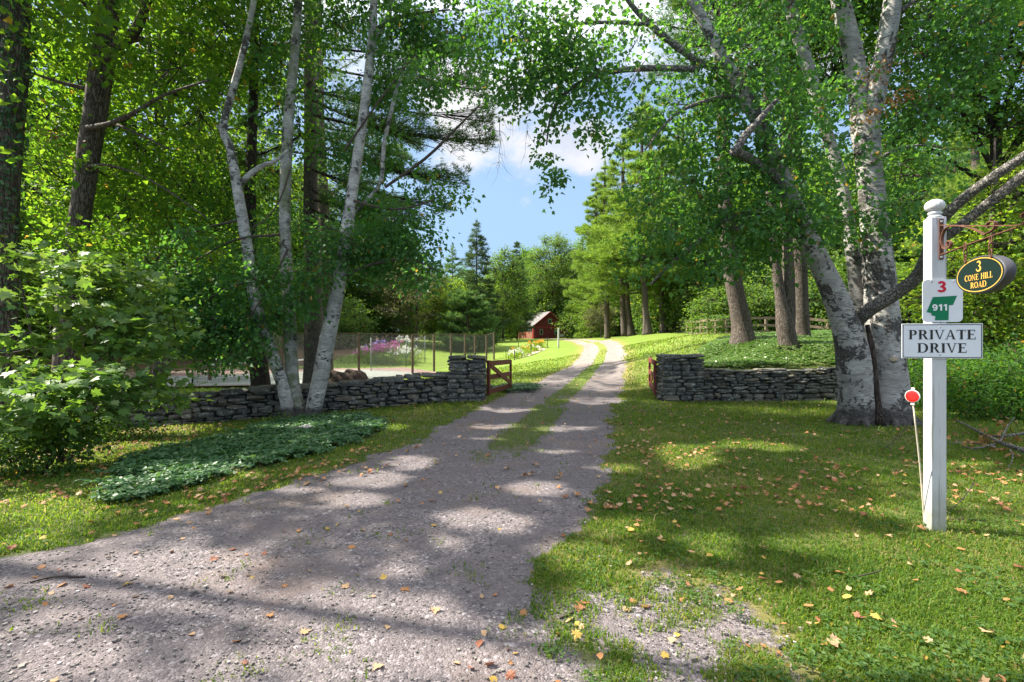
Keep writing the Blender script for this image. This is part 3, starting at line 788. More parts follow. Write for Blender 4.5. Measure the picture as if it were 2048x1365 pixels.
# ------------------------------------------------------------------ gates
M['red_paint'] = simple('red_gate_paint', (.125, .025, .02), .55, .35, bsc=30, bst=.25, var=.22, vsc=7)
M['red_sunlit'] = simple('sunlit_red_gate_paint', (.19, .045, .038), .6, .3, bsc=30, bst=.25, var=.2, vsc=7)  # same red paint made lighter, sunlight put into the colour
M['iron'] = simple('black_iron', (.02, .02, .02), .5, .4)
def gate(p, q, z0p, z0q, mat, label, latch):
    p = np.array(p); q = np.array(q); L = np.linalg.norm(q-p); d = (q-p)/L; rz = math.atan2(d[1], d[0])
    t = thing('field_gate', label, 'gate', (p[0], p[1], z0p), rz, 'red gates of the drive', local=True)
    H = .9; dz = z0q-z0p
    def zz(x): return dz*x/L
    def part(name, f):
        mb = MB(); f(mb); return mb.build(name, mat, t)
    part('hinge_stile', lambda mb: mb.box((.06, 0, H/2), (.12, .07, H), bev=.006))
    part('end_stile', lambda mb: mb.box((L-.04, 0, H/2+zz(L)-.02), (.08, .06, H-.02), bev=.006))
    for z, h in ((.09, .14), (.46, .13), (.82, .14)):
        part('rail', lambda mb: mb.bar((.12, 0, z+zz(.1)), (L-.08, 0, z+zz(L)), .035, h, bev=.004))
    part('brace', lambda mb: mb.bar((.14, -.037, .76), (L-.12, -.037, .16+zz(L)), .03, .13, bev=.004))
    for z in (.2, .72):
        mb = MB(); mb.bar((-.08, 0, z), (.3, -.045, z), .012, .045); mb.build('hinge', M['iron'], t)
    if latch:
        mb = MB(); mb.box((L+.02, -.03, .84+zz(L)), (.07, .05, .14), bev=.01); mb.box((L+.05, -.03, .72+zz(L)), (.02, .03, .16)); mb.build('latch', M['iron'], t)
    return t
gate((-.62, 12.45), (-.03, 14.8), .1, .05, M['red_paint'], 'dark red wooden gate with a diagonal brace, swung open from the mossy wall pier', False)
gate((3.70, 12.5), (4.18, 14.7), .1, .12, M['red_sunlit'], 'sunlit red wooden gate seen nearly edge-on against the flat-capped pier', True)

# ------------------------------------------------------------------ sign post
def paint_mat():
    m, nt, out = new_mat('white_post_paint')
    o = coords(nt)
    g = noise(nt, coords(nt, (34, 34, 1.2)), 2.4, 5, .65)
    cr = sstep(nt, noise(nt, coords(nt, (30, 30, .9)), 2.2, 2), .6, .64)
    c = ramp(nt, noise(nt, o, 5, 4), [(.3, (.46, .465, .47)), (.7, (.54, .545, .55))])
    c = mix(nt, mth(nt, 'MULTIPLY', cr, .7), c, (.27, .26, .245))
    sp_ = nt.nodes.new('ShaderNodeSeparateXYZ'); nt.links.new(o, sp_.inputs[0])
    d = mth(nt, 'MULTIPLY', mth(nt, 'SUBTRACT', 1.0, sstep(nt, sp_.outputs[2], .0, .4)), noise(nt, o, 14, 4))
    c = mix(nt, mth(nt, 'MULTIPLY', d, 1.3, clamp=True), c, (.2, .2, .12))
    fin(nt, out, pbsdf(nt, c, .5, .35, bump(nt, g, .7, .006)))
    return m
M['white_paint'] = paint_mat()
M['sign_white'] = simple('sign_plate_white', (.68, .7, .73), .35, .45, var=.04, vsc=9)
M['sign_black'] = simple('sign_lettering', (.018, .018, .016), .5)
M['sign_red'] = simple('red_number', (.55, .012, .03), .45)
M['sign_green'] = simple('green_emblem', (.0, .17, .07), .45)
M['sign_letter_white'] = simple('white_number', (.78, .78, .78), .45)
M['rust'] = simple('rusty_iron', (.115, .05, .032), .8, .3, bsc=80, bst=.4, var=.45, vsc=30)
M['steel'] = simple('screw_steel', (.5, .5, .48), .35, .5, .8)
M['gold'] = simple('gold_leaf', (.85, .5, .1), .35, .6, .35)
M['dark_green'] = simple('dark_green_face', (.006, .017, .0145), .45, .3)
M['sign_rim'] = simple('sign_rim', (.05, .05, .058), .55, .4, bsc=20, bst=.1)
M['reflector'] = simple('red_reflector', (.75, .012, .008), .25, .6)
M['stake'] = simple('stake_paint', (.62, .55, .42), .6, .3, var=.1)
M['reflector_case'] = simple('reflector_case', (.75, .7, .62), .5)

def arc(cx, cy, rx, ry, a0, a1, wf, n=14):
    """strip along an elliptical arc with width wf(t): list of quads"""
    P = []
    for i in range(n+1):
        t = i/n; a = math.radians(a0+(a1-a0)*t); w_ = wf(t)/2 if callable(wf) else wf/2
        c, s = math.cos(a), math.sin(a)
        P.append(((cx+(rx+w_)*c, cy+(ry+w_)*s), (cx+(rx-w_)*c, cy+(ry-w_)*s)))
    return [[P[i][0], P[i+1][0], P[i+1][1], P[i][1]] for i in range(n)]
def R_(x0, y0, x1, y1): return [(x0, y0), (x1, y0), (x1, y1), (x0, y1)]
TK, TN, SF = .185, .07, .045
def bowl(x, y0, y1, r): 
    cy = (y0+y1)/2; ry = (y1-y0)/2-TN/2
    return ([R_(x, y1-TN, x+r*.35, y1), R_(x, y0, x+r*.35, y0+TN)]
            + arc(x+r*.35, cy, r*.65-TK/2+.02, ry, -90, 90, lambda t: TN+(TK-TN)*math.sin(math.pi*t)**1.2))
def serif(x, y, w): return R_(x-w/2, y, x+w/2, y+SF)
def glyph(ch):
    """bold roman capitals drawn as strokes in a box of height 1: (polygons, advance)"""
    st = lambda x: R_(x, 0, x+TK, 1)
    if ch == 'I': return [st(.09), serif(.155, 0, .3), serif(.155, 1-SF, .3)], .31
    if ch == 'P': return [st(.09), serif(.155, 0, .32), R_(.0, 1-SF, .2, 1)]+bowl(.22, .44, 1, .42), .68
    if ch == 'R': return [st(.09), serif(.155, 0, .3), R_(.0, 1-SF, .2, 1)]+bowl(.22, .47, 1, .42)+[[(.36, .48), (.52, .48), (.78, .0), (.60, .0)], serif(.74, 0, .18)], .80
    if ch == 'D': return [st(.09), R_(.0, 1-SF, .2, 1), R_(.0, 0, .2, SF)]+bowl(.22, 0, 1, .62), .88
    if ch == 'V': return [[(.06, 1), (.22, 1), (.47, 0), (.40, 0)], [(.40, 0), (.47, 0), (.74, 1), (.68, 1)], serif(.14, 1-SF, .3), serif(.7, 1-SF, .26)], .80
    if ch == 'A': return [[(.05, 0), (.11, 0), (.42, 1), (.36, 1)], [(.36, 1), (.44, 1), (.74, 0), (.57, 0)], R_(.19, .3, .6, .3+TN), serif(.09, 0, .24), serif(.65, 0, .3)], .78
    if ch == 'T': return [R_(.28, 0, .28+TK, 1), R_(.0, 1-TN, .69, 1), [(0, 1), (.03, 1), (.03, .74), (0, .74)], [(.66, 1), (.69, 1), (.69, .74), (.66, .74)], serif(.345, 0, .3)], .70
    if ch == 'E': return [st(.09), R_(.0, 1-TN, .62, 1), R_(.0, 0, .66, TN), R_(.2, .49, .5, .49+TN), R_(.58, .76, .62, 1), R_(.62, 0, .66, .26), R_(.46, .4, .5, .63)], .70
    if ch == 'L': return [st(.09), serif(.155, 1-SF, .32), R_(.0, 0, .62, TN), R_(.58, 0, .62, .28)], .65
    if ch == 'H': return [st(.09), st(.59), R_(.2, .48, .62, .48+TN), serif(.155, 0, .3), serif(.155, 1-SF, .3), serif(.655, 0, .3), serif(.655, 1-SF, .3)], .83
    if ch == 'N': return [R_(.1, 0, .1+TN, 1), R_(.64, 0, .64+TN, 1), [(.04, 1), (.2, 1), (.68, 0), (.6, 0)], serif(.12, 0, .24), serif(.66, 1-SF, .26)], .80
    if ch == 'O': return arc(.41, .5, .33, .47, 0, 360, lambda t: TN+(TK-TN)*abs(math.cos(2*math.pi*t))**1.3, 26), .84
    if ch == 'C': return arc(.42, .5, .34, .47, 48, 312, lambda t: TN+(TK-TN)*max(0, math.sin(math.pi*t))**1.6, 20)+[R_(.64, .64, .69, .98)], .76
    if ch == '3': return arc(.32, .74, .2, .21, 150, -90, lambda t: TN+(TK-TN)*math.sin(math.pi*min(1, t*1.1))**1.5, 14)+arc(.32, .27, .24, .245, 90, -160, lambda t: TN+(TK-TN)*math.sin(math.pi*t)**1.3, 16)+arc(.12, .21, .03, .03, 0, 360, .06, 8), .64
    return [], .36
def bold(ch):
    """heavy sans numerals"""
    k = .2
    if ch == '1': return [R_(.2, 0, .2+k*1.05, 1), [(.2, 1), (.2, .76), (.0, .66), (.0, .84)]], .52
    if ch == '9': return arc(.33, .67, .22, .24, 0, 360, k, 20)+arc(.33, .42, .22, .33, -140, 0, k, 10)+[R_(.45, .42, .65, .67)], .72
    if ch == '3': return arc(.3, .735, .2, .17, 160, -80, k, 14)+arc(.3, .28, .23, .19, 80, -160, k, 14)+[R_(.2, .43, .36, .58)], .64
    return [], .3
def write(mb, txt, cx, cy, h, gf, wscale=1.0, gap=.06, z=0.0, mapf=None, depth=.0012):
    gl = [gf(c) for c in txt]
    wid = sum(g[1] for g in gl)+gap*(len(gl)-1)
    x = -wid/2; k = 0
    for g, adv in gl:
        for poly in g:
            q = [(cx+(x+px)*h*wscale, cy+(py-.5)*h) for px, py in poly]
            ar = sum(q[i][0]*q[(i+1) % len(q)][1]-q[(i+1) % len(q)][0]*q[i][1] for i in range(len(q)))
            if ar < 0: q = q[::-1]
            k += 1
            zz = z+depth+k*1.2e-5
            n = len(q); V = [mapf(a, b, zz) for a, b in q]
            mb.add(V, np.arange(n)[None])
        x += adv+gap
def plate_map(y): return lambda a, b, d: (a, y-d, b)

PB = (3.357, 3.84, 0.0)
PZ = gz(3.357, 3.84)
PR = -math.asin(.2)
post = thing('sign_post', 'white painted wooden sign post with ball finial on the lawn', 'sign post', (PB[0], PB[1], PZ), PR, local=True)
HW = .052
ptop = W(1876, 436, 3.82)[2]-PZ
mb = MB()
mb.box((0, 0, ptop/2-.1), (2*HW, 2*HW, ptop+.2), bev=.004)
mb.build('shaft', M['white_paint'], post)
fz = ptop
mb = MB()
mb.lathe([(.001, 0), (.05, 0), (.05, .012), (.038, .02), (.034, .026), (.043, .03), (.046, .038), (.043, .046), (.036, .05), (.035, .055), (.05, .062), (.062, .076), (.066, .096), (.062, .117), (.048, .135), (.026, .146), (.001, .15)], (0, 0, fz), 28)
mb.build('finial', M['white_paint'], post, True)
# rusty scroll bracket
br = thing('x', None, None, (0, 0, 0), 0, local=True); br.name = 'bracket'; br.parent = post
zt, zb = 2.405-PZ, 2.185-PZ; tip = .79
bx = .012
yb = -HW-.001
mb = MB(); mb.box((bx, yb-.004, (zt+zb)/2+.002), (.032, .007, .32), bev=.002); mb.build('mounting_plate', M['rust'], br)
def strap(mb, pts, w=.022, t=.006):
    P = catmull(np.array(pts, float), 6)
    for i in range(len(P)-1):
        pass
    T = nrm(np.gradient(P, axis=0)); Nn = np.stack([0*T[:, 0], -T[:, 2], T[:, 1]], 1)
    X = np.array([1., 0, 0])
    V = np.stack([P+Nn*t/2-X*w/2, P+Nn*t/2+X*w/2, P-Nn*t/2+X*w/2, P-Nn*t/2-X*w/2], 1).reshape(-1, 3)
    n = len(P); i = np.arange(n-1)[:, None]*4
    Q = np.concatenate([i+np.array([[j, (j+1) % 4, 4+(j+1) % 4, 4+j]]) for j in range(4)])
    mb.add(V, [Q, np.array([[3, 2, 1, 0]]), (n-1)*4+np.array([[0, 1, 2, 3]])])
zj = 2.225-PZ
mb = MB(); strap(mb, [(bx, yb-.01, zt+.0), (bx, yb-.35, (zt+zj)/2+.006), (bx, yb-tip+.06, zj+.012), (bx, yb-tip, zj+.02), (bx, yb-tip-.035, zj+.045), (bx, yb-tip-.02, zj+.075), (bx, yb-tip+.02, zj+.07), (bx, yb-tip+.025, zj+.05)]); mb.build('top_bar', M['rust'], br)
mb = MB(); strap(mb, [(bx+.002, yb-.01, zb-.01), (bx+.002, yb-.4, (zb+zj)/2), (bx+.002, yb-tip+.06, zj)]); mb.build('bottom_bar', M['rust'], br)
mb = MB(); c0 = (zt+zb)/2
strap(mb, [(bx-.003, yb-.13, c0-.03), (bx-.003, yb-.10, c0-.005), (bx-.003, yb-.075, c0-.025), (bx-.003, yb-.075, c0-.06), (bx-.003, yb-.11, c0-.085), (bx-.003, yb-.04, c0-.075), (bx-.003, yb-.018, c0-.0), (bx-.003, yb-.06, c0+.07), (bx-.003, yb-.16, c0+.07), (bx-.003, yb-.32, c0+.02), (bx-.003, yb-.46, zj+.01)][3:])
strap(mb, [(bx-.003, yb-.10, c0-.088), (bx-.003, yb-.125, c0-.06), (bx-.003, yb-.10, c0-.03), (bx-.003, yb-.08, c0-.045), (bx-.003, yb-.09, c0-.06)])
strap(mb, [(bx-.003, yb-.46, zj+.01), (bx-.003, yb-.54, zj+.03), (bx-.003, yb-.55, zj+.075), (bx-.003, yb-.50, zj+.085), (bx-.003, yb-.475, zj+.065), (bx-.003, yb-.495, zj+.05)])
mb.build('scroll', M['rust'], br)
mb = MB()
for z in (zt+.04, zb-.04, (zt+zb)/2+.11): mb.lathe([(.001, 0), (.009, .0), (.009, .003), (.005, .006), (.001, .007)], (0, 0, 0), 10)
for z in (zt+.03, zb-.028):
    mb = MB(); mb.box((bx, yb-.009, z), (.016, .006, .016), bev=.002); mb.build('bolt', M['steel'], br)
# number plate with green emblem
def rrect(w, h, r, n=6):
    P = []
    for cx, cy, a0 in ((w/2-r, h/2-r, 0), (-w/2+r, h/2-r, 90), (-w/2+r, -h/2+r, 180), (w/2-r, -h/2+r, 270)):
        for i in range(n+1):
            a = math.radians(a0+90*i/n); P.append((cx+r*math.cos(a), cy+r*math.sin(a)))
    return P
XZ = np.array([[1, 0, 0], [0, 0, -1], [0, 1, 0]])      # outline in x,z; depth runs to -y
def zof(v): return CH-(v-CV)/F*3.785-PZ
yp = -HW-.004
k = 3.785/F
cx911 = .02; z911 = zof(602)
mb = MB(); mb.prism(rrect(.272, .333, .035), 0, .004, M=XZ, o=(cx911, yp+.001, z911)); plate = mb.build('house_number_plate', M['sign_white'], post)
mb = MB(); write(mb, '3', cx911-.006, zof(574), .088, bold, 1.08, mapf=plate_map(yp-.004)); mb.build('red_number', M['sign_red'], plate)
em = [(1868.5, 594), (1908, 594), (1900, 615), (1893, 616), (1893, 640), (1870, 640), (1870, 633), (1864, 630), (1865, 626), (1857, 620)]
em = [(1866, 594.5), (1907.5, 592.5), (1900.5, 611), (1893.5, 611), (1893, 641), (1869.5, 641), (1870.5, 633), (1863.5, 631), (1863.5, 626.5), (1855, 624.5)]
q = [((u-1883)*k+cx911, zof(v)) for u, v in em]
mb = MB(); n = len(q); mb.add([(a, yp-.0055, b) for a, b in q], np.arange(n)[::-1][None]); emb = mb.build('green_emblem', M['sign_green'], plate)
mb = MB(); write(mb, '911', cx911-.02, zof(615.5), .05, bold, 1.12, .07, mapf=plate_map(yp-.006)); mb.build('emergency_number', M['sign_letter_white'], emb)
for dx in (-.075, .075):
    mb = MB(); mb.box((cx911+dx, yp-.006, z911+.152), (.014, .005, .014), bev=.002); mb.build('screw', M['steel'], plate)
# private drive plate
cz = zof(682.5); cxp = .012; PW, PH = .547, .272
mb = MB(); mb.box((cxp, yp-.0045, cz), (PW, .005, PH), bev=.0015); pd = mb.build('private_drive_plate', M['sign_white'], post)
mb = MB(); bw = .005; yy = yp-.0085
for (x0, z0, x1, z1) in ((-PW/2+.006, -PH/2+.006, PW/2-.006, -PH/2+.006+bw), (-PW/2+.006, PH/2-.006-bw, PW/2-.006, PH/2-.006), (-PW/2+.006, -PH/2+.006+bw, -PW/2+.006+bw, PH/2-.006-bw), (PW/2-.006-bw, -PH/2+.006+bw, PW/2-.006, PH/2-.006-bw)):
    mb.add([(cxp+x0, yy, cz+z0), (cxp+x1, yy, cz+z0), (cxp+x1, yy, cz+z1), (cxp+x0, yy, cz+z1)], np.array([[0, 1, 2, 3]]))
mb.build('black_border', M['sign_black'], pd)
mb = MB(); write(mb, 'PRIVATE', cxp, cz+.05, .074, glyph, 1.18, .075, mapf=plate_map(yp-.0075)); write(mb, 'DRIVE', cxp, cz-.054, .074, glyph, 1.18, .09, mapf=plate_map(yp-.0075)); mb.build('lettering', M['sign_black'], pd)
for dz in (-.108, .11):
    mb = MB(); mb.box((cxp-.012, yp-.009, cz+dz), (.013, .004, .013), bev=.002); mb.build('screw', M['steel'], pd)

# hanging oval sign
wpos = lambda x, y, z: (PB[0]+x*math.cos(PR)-y*math.sin(PR), PB[1]+x*math.sin(PR)+y*math.cos(PR), PZ+z)
oy = -HW-.395; oz = 1.965-PZ
c = wpos(bx+.02, oy, oz)
ov = thing('oval_sign', 'dark green oval sign with gold lettering hanging from the rusty bracket', 'hanging sign', c, PR, local=True)
A_, B_ = .235, .132
def ell(a, b, n=44): return [(a*math.cos(2*math.pi*i/n), b*math.sin(2*math.pi*i/n)) for i in range(n)]
# face looks to -x; outline x -> -y (reads from the far end to the near end)
YZ = np.array([[0, 0, -1], [-1, 0, 0], [0, 1, 0]])
mb = MB()
prof = [(1.0, .0), (1.0, .012), (1.0, -.055), (.985, -.068)]
n = 44; rings = []
for s_, d_ in ((.955, .018), (.985, .017), (1.0, .008), (1.005, -.014), (1.0, -.036), (.97, -.05), (.94, -.053)):
    rings.append(np.array([(-d_, -A_*s_*math.cos(2*math.pi*i/n), B_*s_*math.sin(2*math.pi*i/n)) for i in range(n)]))
V = np.concatenate(rings); i = np.arange(len(rings)-1)[:, None]*n; j = np.arange(n)[None]; kk = (j+1) % n
mb.add(V, [np.stack([i+j, i+kk, i+n+kk, i+n+j], -1).reshape(-1, 4), np.arange(n)[::-1][None], ((len(rings)-1)*n+np.arange(n))[None]])
mb.build('body', M['sign_rim'], ov, True)
mb = MB(); mb.add([(-.0195, -a*.95, b*.95) for a, b in ell(A_, B_)], np.arange(44)[None]); fc = mb.build('face', M['dark_green'], ov)
mb = MB()
e1, e2 = ell(A_*.915, B_*.90), ell(A_*.885, B_*.85)
V = [(-.0205, -a, b) for a, b in e1]+[(-.0205, -a, b) for a, b in e2]; j = np.arange(44); kk = (j+1) % 44
mb.add(V, np.stack([j, kk, 44+kk, 44+j], 1)); mb.build('gold_border', M['gold'], fc)
omap = lambda a, b, d: (-.0195-d, -a, b)
mb = MB(); write(mb, '3', 0, .062, .072, glyph, 1.15, mapf=omap); write(mb, 'CONE HILL', 0, -.012, .042, glyph, 1.0, .05, mapf=omap); write(mb, 'ROAD', 0, -.068, .042, glyph, 1.05, .05, mapf=omap); mb.build('gold_lettering', M['gold'], fc)
for yy_ in (-HW-.275-oy, -HW-.515-oy):
    mb = MB()
    zc0 = (B_*math.sqrt(max(0, 1-(yy_/A_)**2)))-.004; zc1 = (zb+(zj-zb)*(.4))-oz+.01
    nl_ = 3; h = (zc1-zc0)/nl_
    for q in range(nl_):
        th = np.linspace(0, 2*math.pi, 13)
        zc_ = zc0+h*(q+.5)
        if q % 2: P = np.stack([-.025+0*th+.011*np.cos(th), yy_+0*th, zc_+h*.62*np.sin(th)], 1)
        else: P = np.stack([-.025+0*th, yy_+.011*np.cos(th), zc_+h*.62*np.sin(th)], 1)
        mb.tube(P, .0042, 6, smooth=1, caps=False)
    mb.build('chain', M['rust'], ov, True)

# reflector stake
rb = np.array([3.235, 3.76, gz(3.235, 3.76)])
rb = W(1851, 1050, 3.93); rb[2] = gz(rb[0], rb[1])
rh = W(1826, 806, 3.72)
st = thing('reflector_stake', 'thin leaning stake with a round red reflector beside the white post', 'reflector', rb)
mb = MB(); mb.tube([rb-np.array([0, 0, .1]), (rb+rh)/2+np.array([.004, 0, 0]), rh], [.006, .0055, .005], 8); mb.build('rod', M['stake'], st, True)
hc = W(1825.5, 793, 3.715)
fn = nrm(np.array([-.86, -.48, .05])); e1 = nrm(np.cross(np.array([0, 0, 1.]), fn)); e2 = np.cross(fn, e1)
RM = np.stack([e1, e2, fn], 1)
mb = MB()
def disc(mb, prof, seg=24):
    th = np.linspace(0, 2*math.pi, seg, endpoint=False); prof = np.array(prof)
    V = np.stack([prof[:, None, 0]*np.cos(th), prof[:, None, 0]*np.sin(th), prof[:, None, 1]+0*th], -1).reshape(-1, 3)@RM.T+hc
    n = len(prof); i = np.arange(n-1)[:, None]*seg; j = np.arange(seg)[None]; k_ = (j+1) % seg
    mb.add(V, [np.stack([i+j, i+k_, i+seg+k_, i+seg+j], -1).reshape(-1, 4), np.arange(seg)[::-1][None], ((n-1)*seg+np.arange(seg))[None]])
disc(mb, [(.03, -.016), (.042, -.014), (.048, -.004), (.048, .008), (.044, .011), (.044, .0085)])
mb.bar(hc+e2*.046-fn*.004, hc+e2*.066-fn*.004, .02, .012, up=fn); mb.bar(hc-e2*.046-fn*.004, hc-e2*.066-fn*.004, .022, .014, up=fn)
hd = mb.build('reflector_case', M['reflector_case'], st, False)
mb = MB(); disc(mb, [(.0445, .0095), (.0425, .0135), (.03, .0165), (.001, .0175)]); mb.build('lens', M['reflector'], hd, False)

# ------------------------------------------------------------------ wooden rail fence on the bank
M['grey_wood'] = simple('weathered_fence_wood', (.18, .14, .1), .85, .2, bsc=25, bst=.4, var=.3, vsc=5)
fp = [(1950, 30, 636), (1790, 28.5, 640), (1655, 27.5, 640), (1618, 28, 636), (1532, 28.5, 634), (1500, 28.7, 634), (1452, 29, 637), (1432, 29.5, 640), (1416, 30, 642), (1402, 31, 643), (1385, 34, 644.5), (1374, 37.5, 646), (1362, 41, 647.5), (1351, 45, 649), (1341, 49, 650), (1328, 54, 651), (1308, 60, 652.5), (1285, 67, 654)]
t = thing('rail_fence', 'weathered three-rail wooden fence along the woods on the bank', 'fence', W(1532, 675, 28.5)*np.array([1, 1, 0])+np.array([0, 0, gz(14.98, 28.5)]))
tops = []
for u, Y, v in fp:
    x = (u-CU)/F*Y; tops.append(np.array([x, Y, max(W(u, v, Y)[2], gz(x, Y)+1.0)]))
for p in tops:
    mb = MB(); g = gz(p[0], p[1]); mb.box((p[0], p[1], (p[2]+g)/2-.1), (.13, .13, p[2]-g+.2), .1, bev=.01, rnd=rng.random()); mb.build('post', M['grey_wood'], t)
for a, b in zip(tops[:-1], tops[1:]):
    for dz in (.08, .5, .9):
        mb = MB(); mb.bar(a-np.array([0, .085, dz]), b-np.array([0, .085, dz]), .035, .15, rnd=rng.random()); mb.build('rail', M['grey_wood'], t)

# ------------------------------------------------------------------ chain-link fences
M['old_post'] = simple('old_wood_post', (.12, .085, .06), .9, .2, bsc=20, bst=.4, var=.35)
M['wire'] = simple('galvanised_wire', (.11, .11, .115), .6, .3, .0)
M['pipe'] = simple('grey_pipe', (.17, .175, .18), .6, .3, .0)
def chain_fence(pts, label, postmat, pr, h, square, rail, step=.1, wr=.0026, wire=True):
    P = [np.array([(u-CU)/F*Y, Y, 0.0]) for u, Y in pts]
    for p in P: p[2] = max(gz(p[0], p[1]), -.78)
    t = thing('chain_link_fence', label, 'fence', P[0], group='fences of the tennis court')
    for p in P:
        mb = MB()
        if square: mb.box((p[0], p[1], p[2]+h/2-.05), (pr*2, pr*2, h+.1), .3, bev=.01)
        else: mb.tube([p-np.array([0, 0, .1]), p+np.array([0, 0, h])], [pr, pr], 8)
        mb.build('post', postmat, t, not square)
    if rail:
        for a, b in zip(P[:-1], P[1:]):
            mb = MB(); mb.bar(a+np.array([0, 0, h-.03]), b+np.array([0, 0, h-.03]), .04, .05); mb.build('top_rail', postmat, t)
    A, B = [], []
    for a, b in zip(P[:-1], P[1:]):
        L = np.linalg.norm((b-a)[:2]); d = (b-a)/L
        H = h-.06
        for sg in (1, -1):
            s = -H
            while s < L+H:
                s0, z0, s1, z1 = s, 0., s+sg*H, H
                # clip to 0..L
                def clip(s0, z0, s1, z1):
                    t0, t1 = 0., 1.; ds = s1-s0
                    for lim, hi in ((0, False), (L, True)):
                        q = (lim-s0)/ds
                        if (ds > 0) == hi: t1 = min(t1, q)
                        else: t0 = max(t0, q)
                    return (t0, t1) if t1 > t0 else None
                c_ = clip(s0, z0, s1, z1)
                if c_:
                    for tt_, lst in ((c_[0], A), (c_[1], B)):
                        lst.append(a+d*(s0+(s1-s0)*tt_)+np.array([0, 0, .04+H*tt_]))
                s += step
    if wire:
        mb = MB(); sticks(mb, np.array(A), np.array(B), wr, wr); mb.build('wire_mesh', M['wire'], t)
chain_fence([(300, 26.0), (420, 26.8), (565, 27.8), (718, 29.2), (825, 32.2), (868, 35.3), (902, 38.6), (930, 42), (950, 44.6), (973, 47), (988, 49)],
            'tall chain-link fence on dark wooden posts behind the mossy stone wall', M['old_post'], .075, 2.75, True, True)
chain_fence([(742, 35.0), (813, 41.0), (850, 45)], 'chain-link fence on thin grey pipes beside the pink flowers', M['pipe'], .035, 2.5, False, False, .1)

# ------------------------------------------------------------------ tennis net
M['net'] = simple('net_cord', (.015, .02, .018), .8)
M['tape'] = simple('white_tape', (.7, .7, .68), .7)
na, nb = W(385, 738, 23.5), W(612, 719.5, 31); na[2] = nb[2] = zc
t = thing('tennis_net', 'dark tennis net with a white top band across the court', 'tennis net', na)
mb = MB(); mb.bar(na+np.array([0, 0, .97]), nb+np.array([0, 0, .97]), .03, .09); mb.build('white_band', M['tape'], t)
for p in (na, nb):
    mb = MB(); mb.tube([p, p+np.array([0, 0, 1.03])], [.04, .04], 8); mb.build('net_post', M['dark_green'], t, True)
mb = MB(); L = np.linalg.norm(nb-na); d = (nb-na)/L
s_ = np.arange(0, L, .09); sticks(mb, na+d*s_[:, None]+np.array([0, 0, .03]), na+d*s_[:, None]+np.array([0, 0, .93]), .006, .006)
z_ = np.arange(.05, .93, .09); sticks(mb, na+np.stack([0*z_, 0*z_, z_], 1), nb+np.stack([0*z_, 0*z_, z_], 1), .006, .006)
mb.build('net_mesh', M['net'], t)

# ------------------------------------------------------------------ soil mound, bed stone
M['soil'] = simple('dark_soil', (.04, .03, .024), .95, .1, bsc=12, bst=1, var=.5, vsc=5)
def mound(name, c, rx, ry, h, mat, label, cat, n=26, rough=.25):
    mb = MB(); th = np.linspace(0, 2*math.pi, n, endpoint=False); rr = np.linspace(0, 1, 9)
    V = []
    for r in rr:
        for a in th:
            x, y = c[0]+rx*r*math.cos(a), c[1]+ry*r*math.sin(a)
            V.append((x, y, gz(x, y)-.05+(h+.05)*(1-r**2.2)*(1+rough*(float(vnoise(x*4, y*4))-.5)*2)))
    i = np.arange(8)[:, None]*n; j = np.arange(n)[None]; k_ = (j+1) % n
    mb.add(np.array(V), np.stack([i+j, i+n+j, i+n+k_, i+k_], -1).reshape(-1, 4))
    o = mb.build(name, mat, None, True); tag(o, label, cat); return o
mc = W(693, 760, 19.5); mound('soil_mound', (mc[0], 19.5), 1.5, 1.0, .98, M['soil'], 'low mound of dark soil behind the mossy stone wall', 'soil mound')
M['flat_stone'] = simple('flat_stone', (.2, .2, .21), .85, .25, bsc=14, bst=.8, var=.4, vsc=6)
bs = G(598, 868); mound('flat_stone', (bs[0], bs[1]), .46, .3, .15, M['flat_stone'], 'flat grey stone lying in the ground cover bed', 'stone', rough=.5)

# ------------------------------------------------------------------ red barn
def siding(name, col):
    m, nt, out = new_mat(name)
    o = coords(nt)
    sp_ = nt.nodes.new('ShaderNodeSeparateXYZ'); nt.links.new(o, sp_.inputs[0])
    s = mth(nt, 'ADD', sp_.outputs[0], sp_.outputs[1])
    fr = mth(nt, 'FRACT', mth(nt, 'MULTIPLY', s, 4.0))
    g = sstep(nt, mth(nt, 'ABSOLUTE', mth(nt, 'SUBTRACT', fr, .5)), .42, .5)
    c = ramp(nt, noise(nt, coords(nt, (2, 2, .5)), 3, 4), [(.3, tuple(x*.75 for x in col)), (.7, tuple(x*1.2 for x in col))])
    c = mix(nt, mth(nt, 'MULTIPLY', g, .5), c, tuple(x*.35 for x in col))
    fin(nt, out, pbsdf(nt, c, .75, .25, bump(nt, mth(nt, 'SUBTRACT', 1.0, g), .5, .02)))
    return m
M['barn_red'] = siding('barn_red_boards', (.115, .023, .021))
M['barn_trim'] = simple('barn_red_trim', (.33, .04, .035), .65)
def shingle():
    m, nt, out = new_mat('grey_shingle')
    o = coords(nt)
    br_ = nt.nodes.new('ShaderNodeTexBrick'); br_.inputs['Scale'].default_value = 1; br_.inputs['Brick Width'].default_value = .35; br_.inputs['Row Height'].default_value = .14
    br_.inputs['Color1'].default_value = (.175, .168, .168, 1); br_.inputs['Color2'].default_value = (.22, .21, .21, 1); br_.inputs['Mortar'].default_value = (.1, .09, .085, 1); br_.inputs['Mortar Size'].default_value = .012
    nt.links.new(o, br_.inputs['Vector'])
    c = mix(nt, mth(nt, 'MULTIPLY', noise(nt, o, 1.3, 4), .5), br_.outputs[0], (.155, .15, .15))
    fin(nt, out, pbsdf(nt, c, .9, .15)); return m
M['shingle'] = shingle()
M['dark_glass'] = simple('dark_window_glass', (.02, .025, .03), .1, .6)
M['green_trim'] = simple('green_window_trim', (.16, .27, .15), .6)
M['door_brown'] = simple('brown_garage_door', (.21, .09, .06), .7, .25, var=.2)
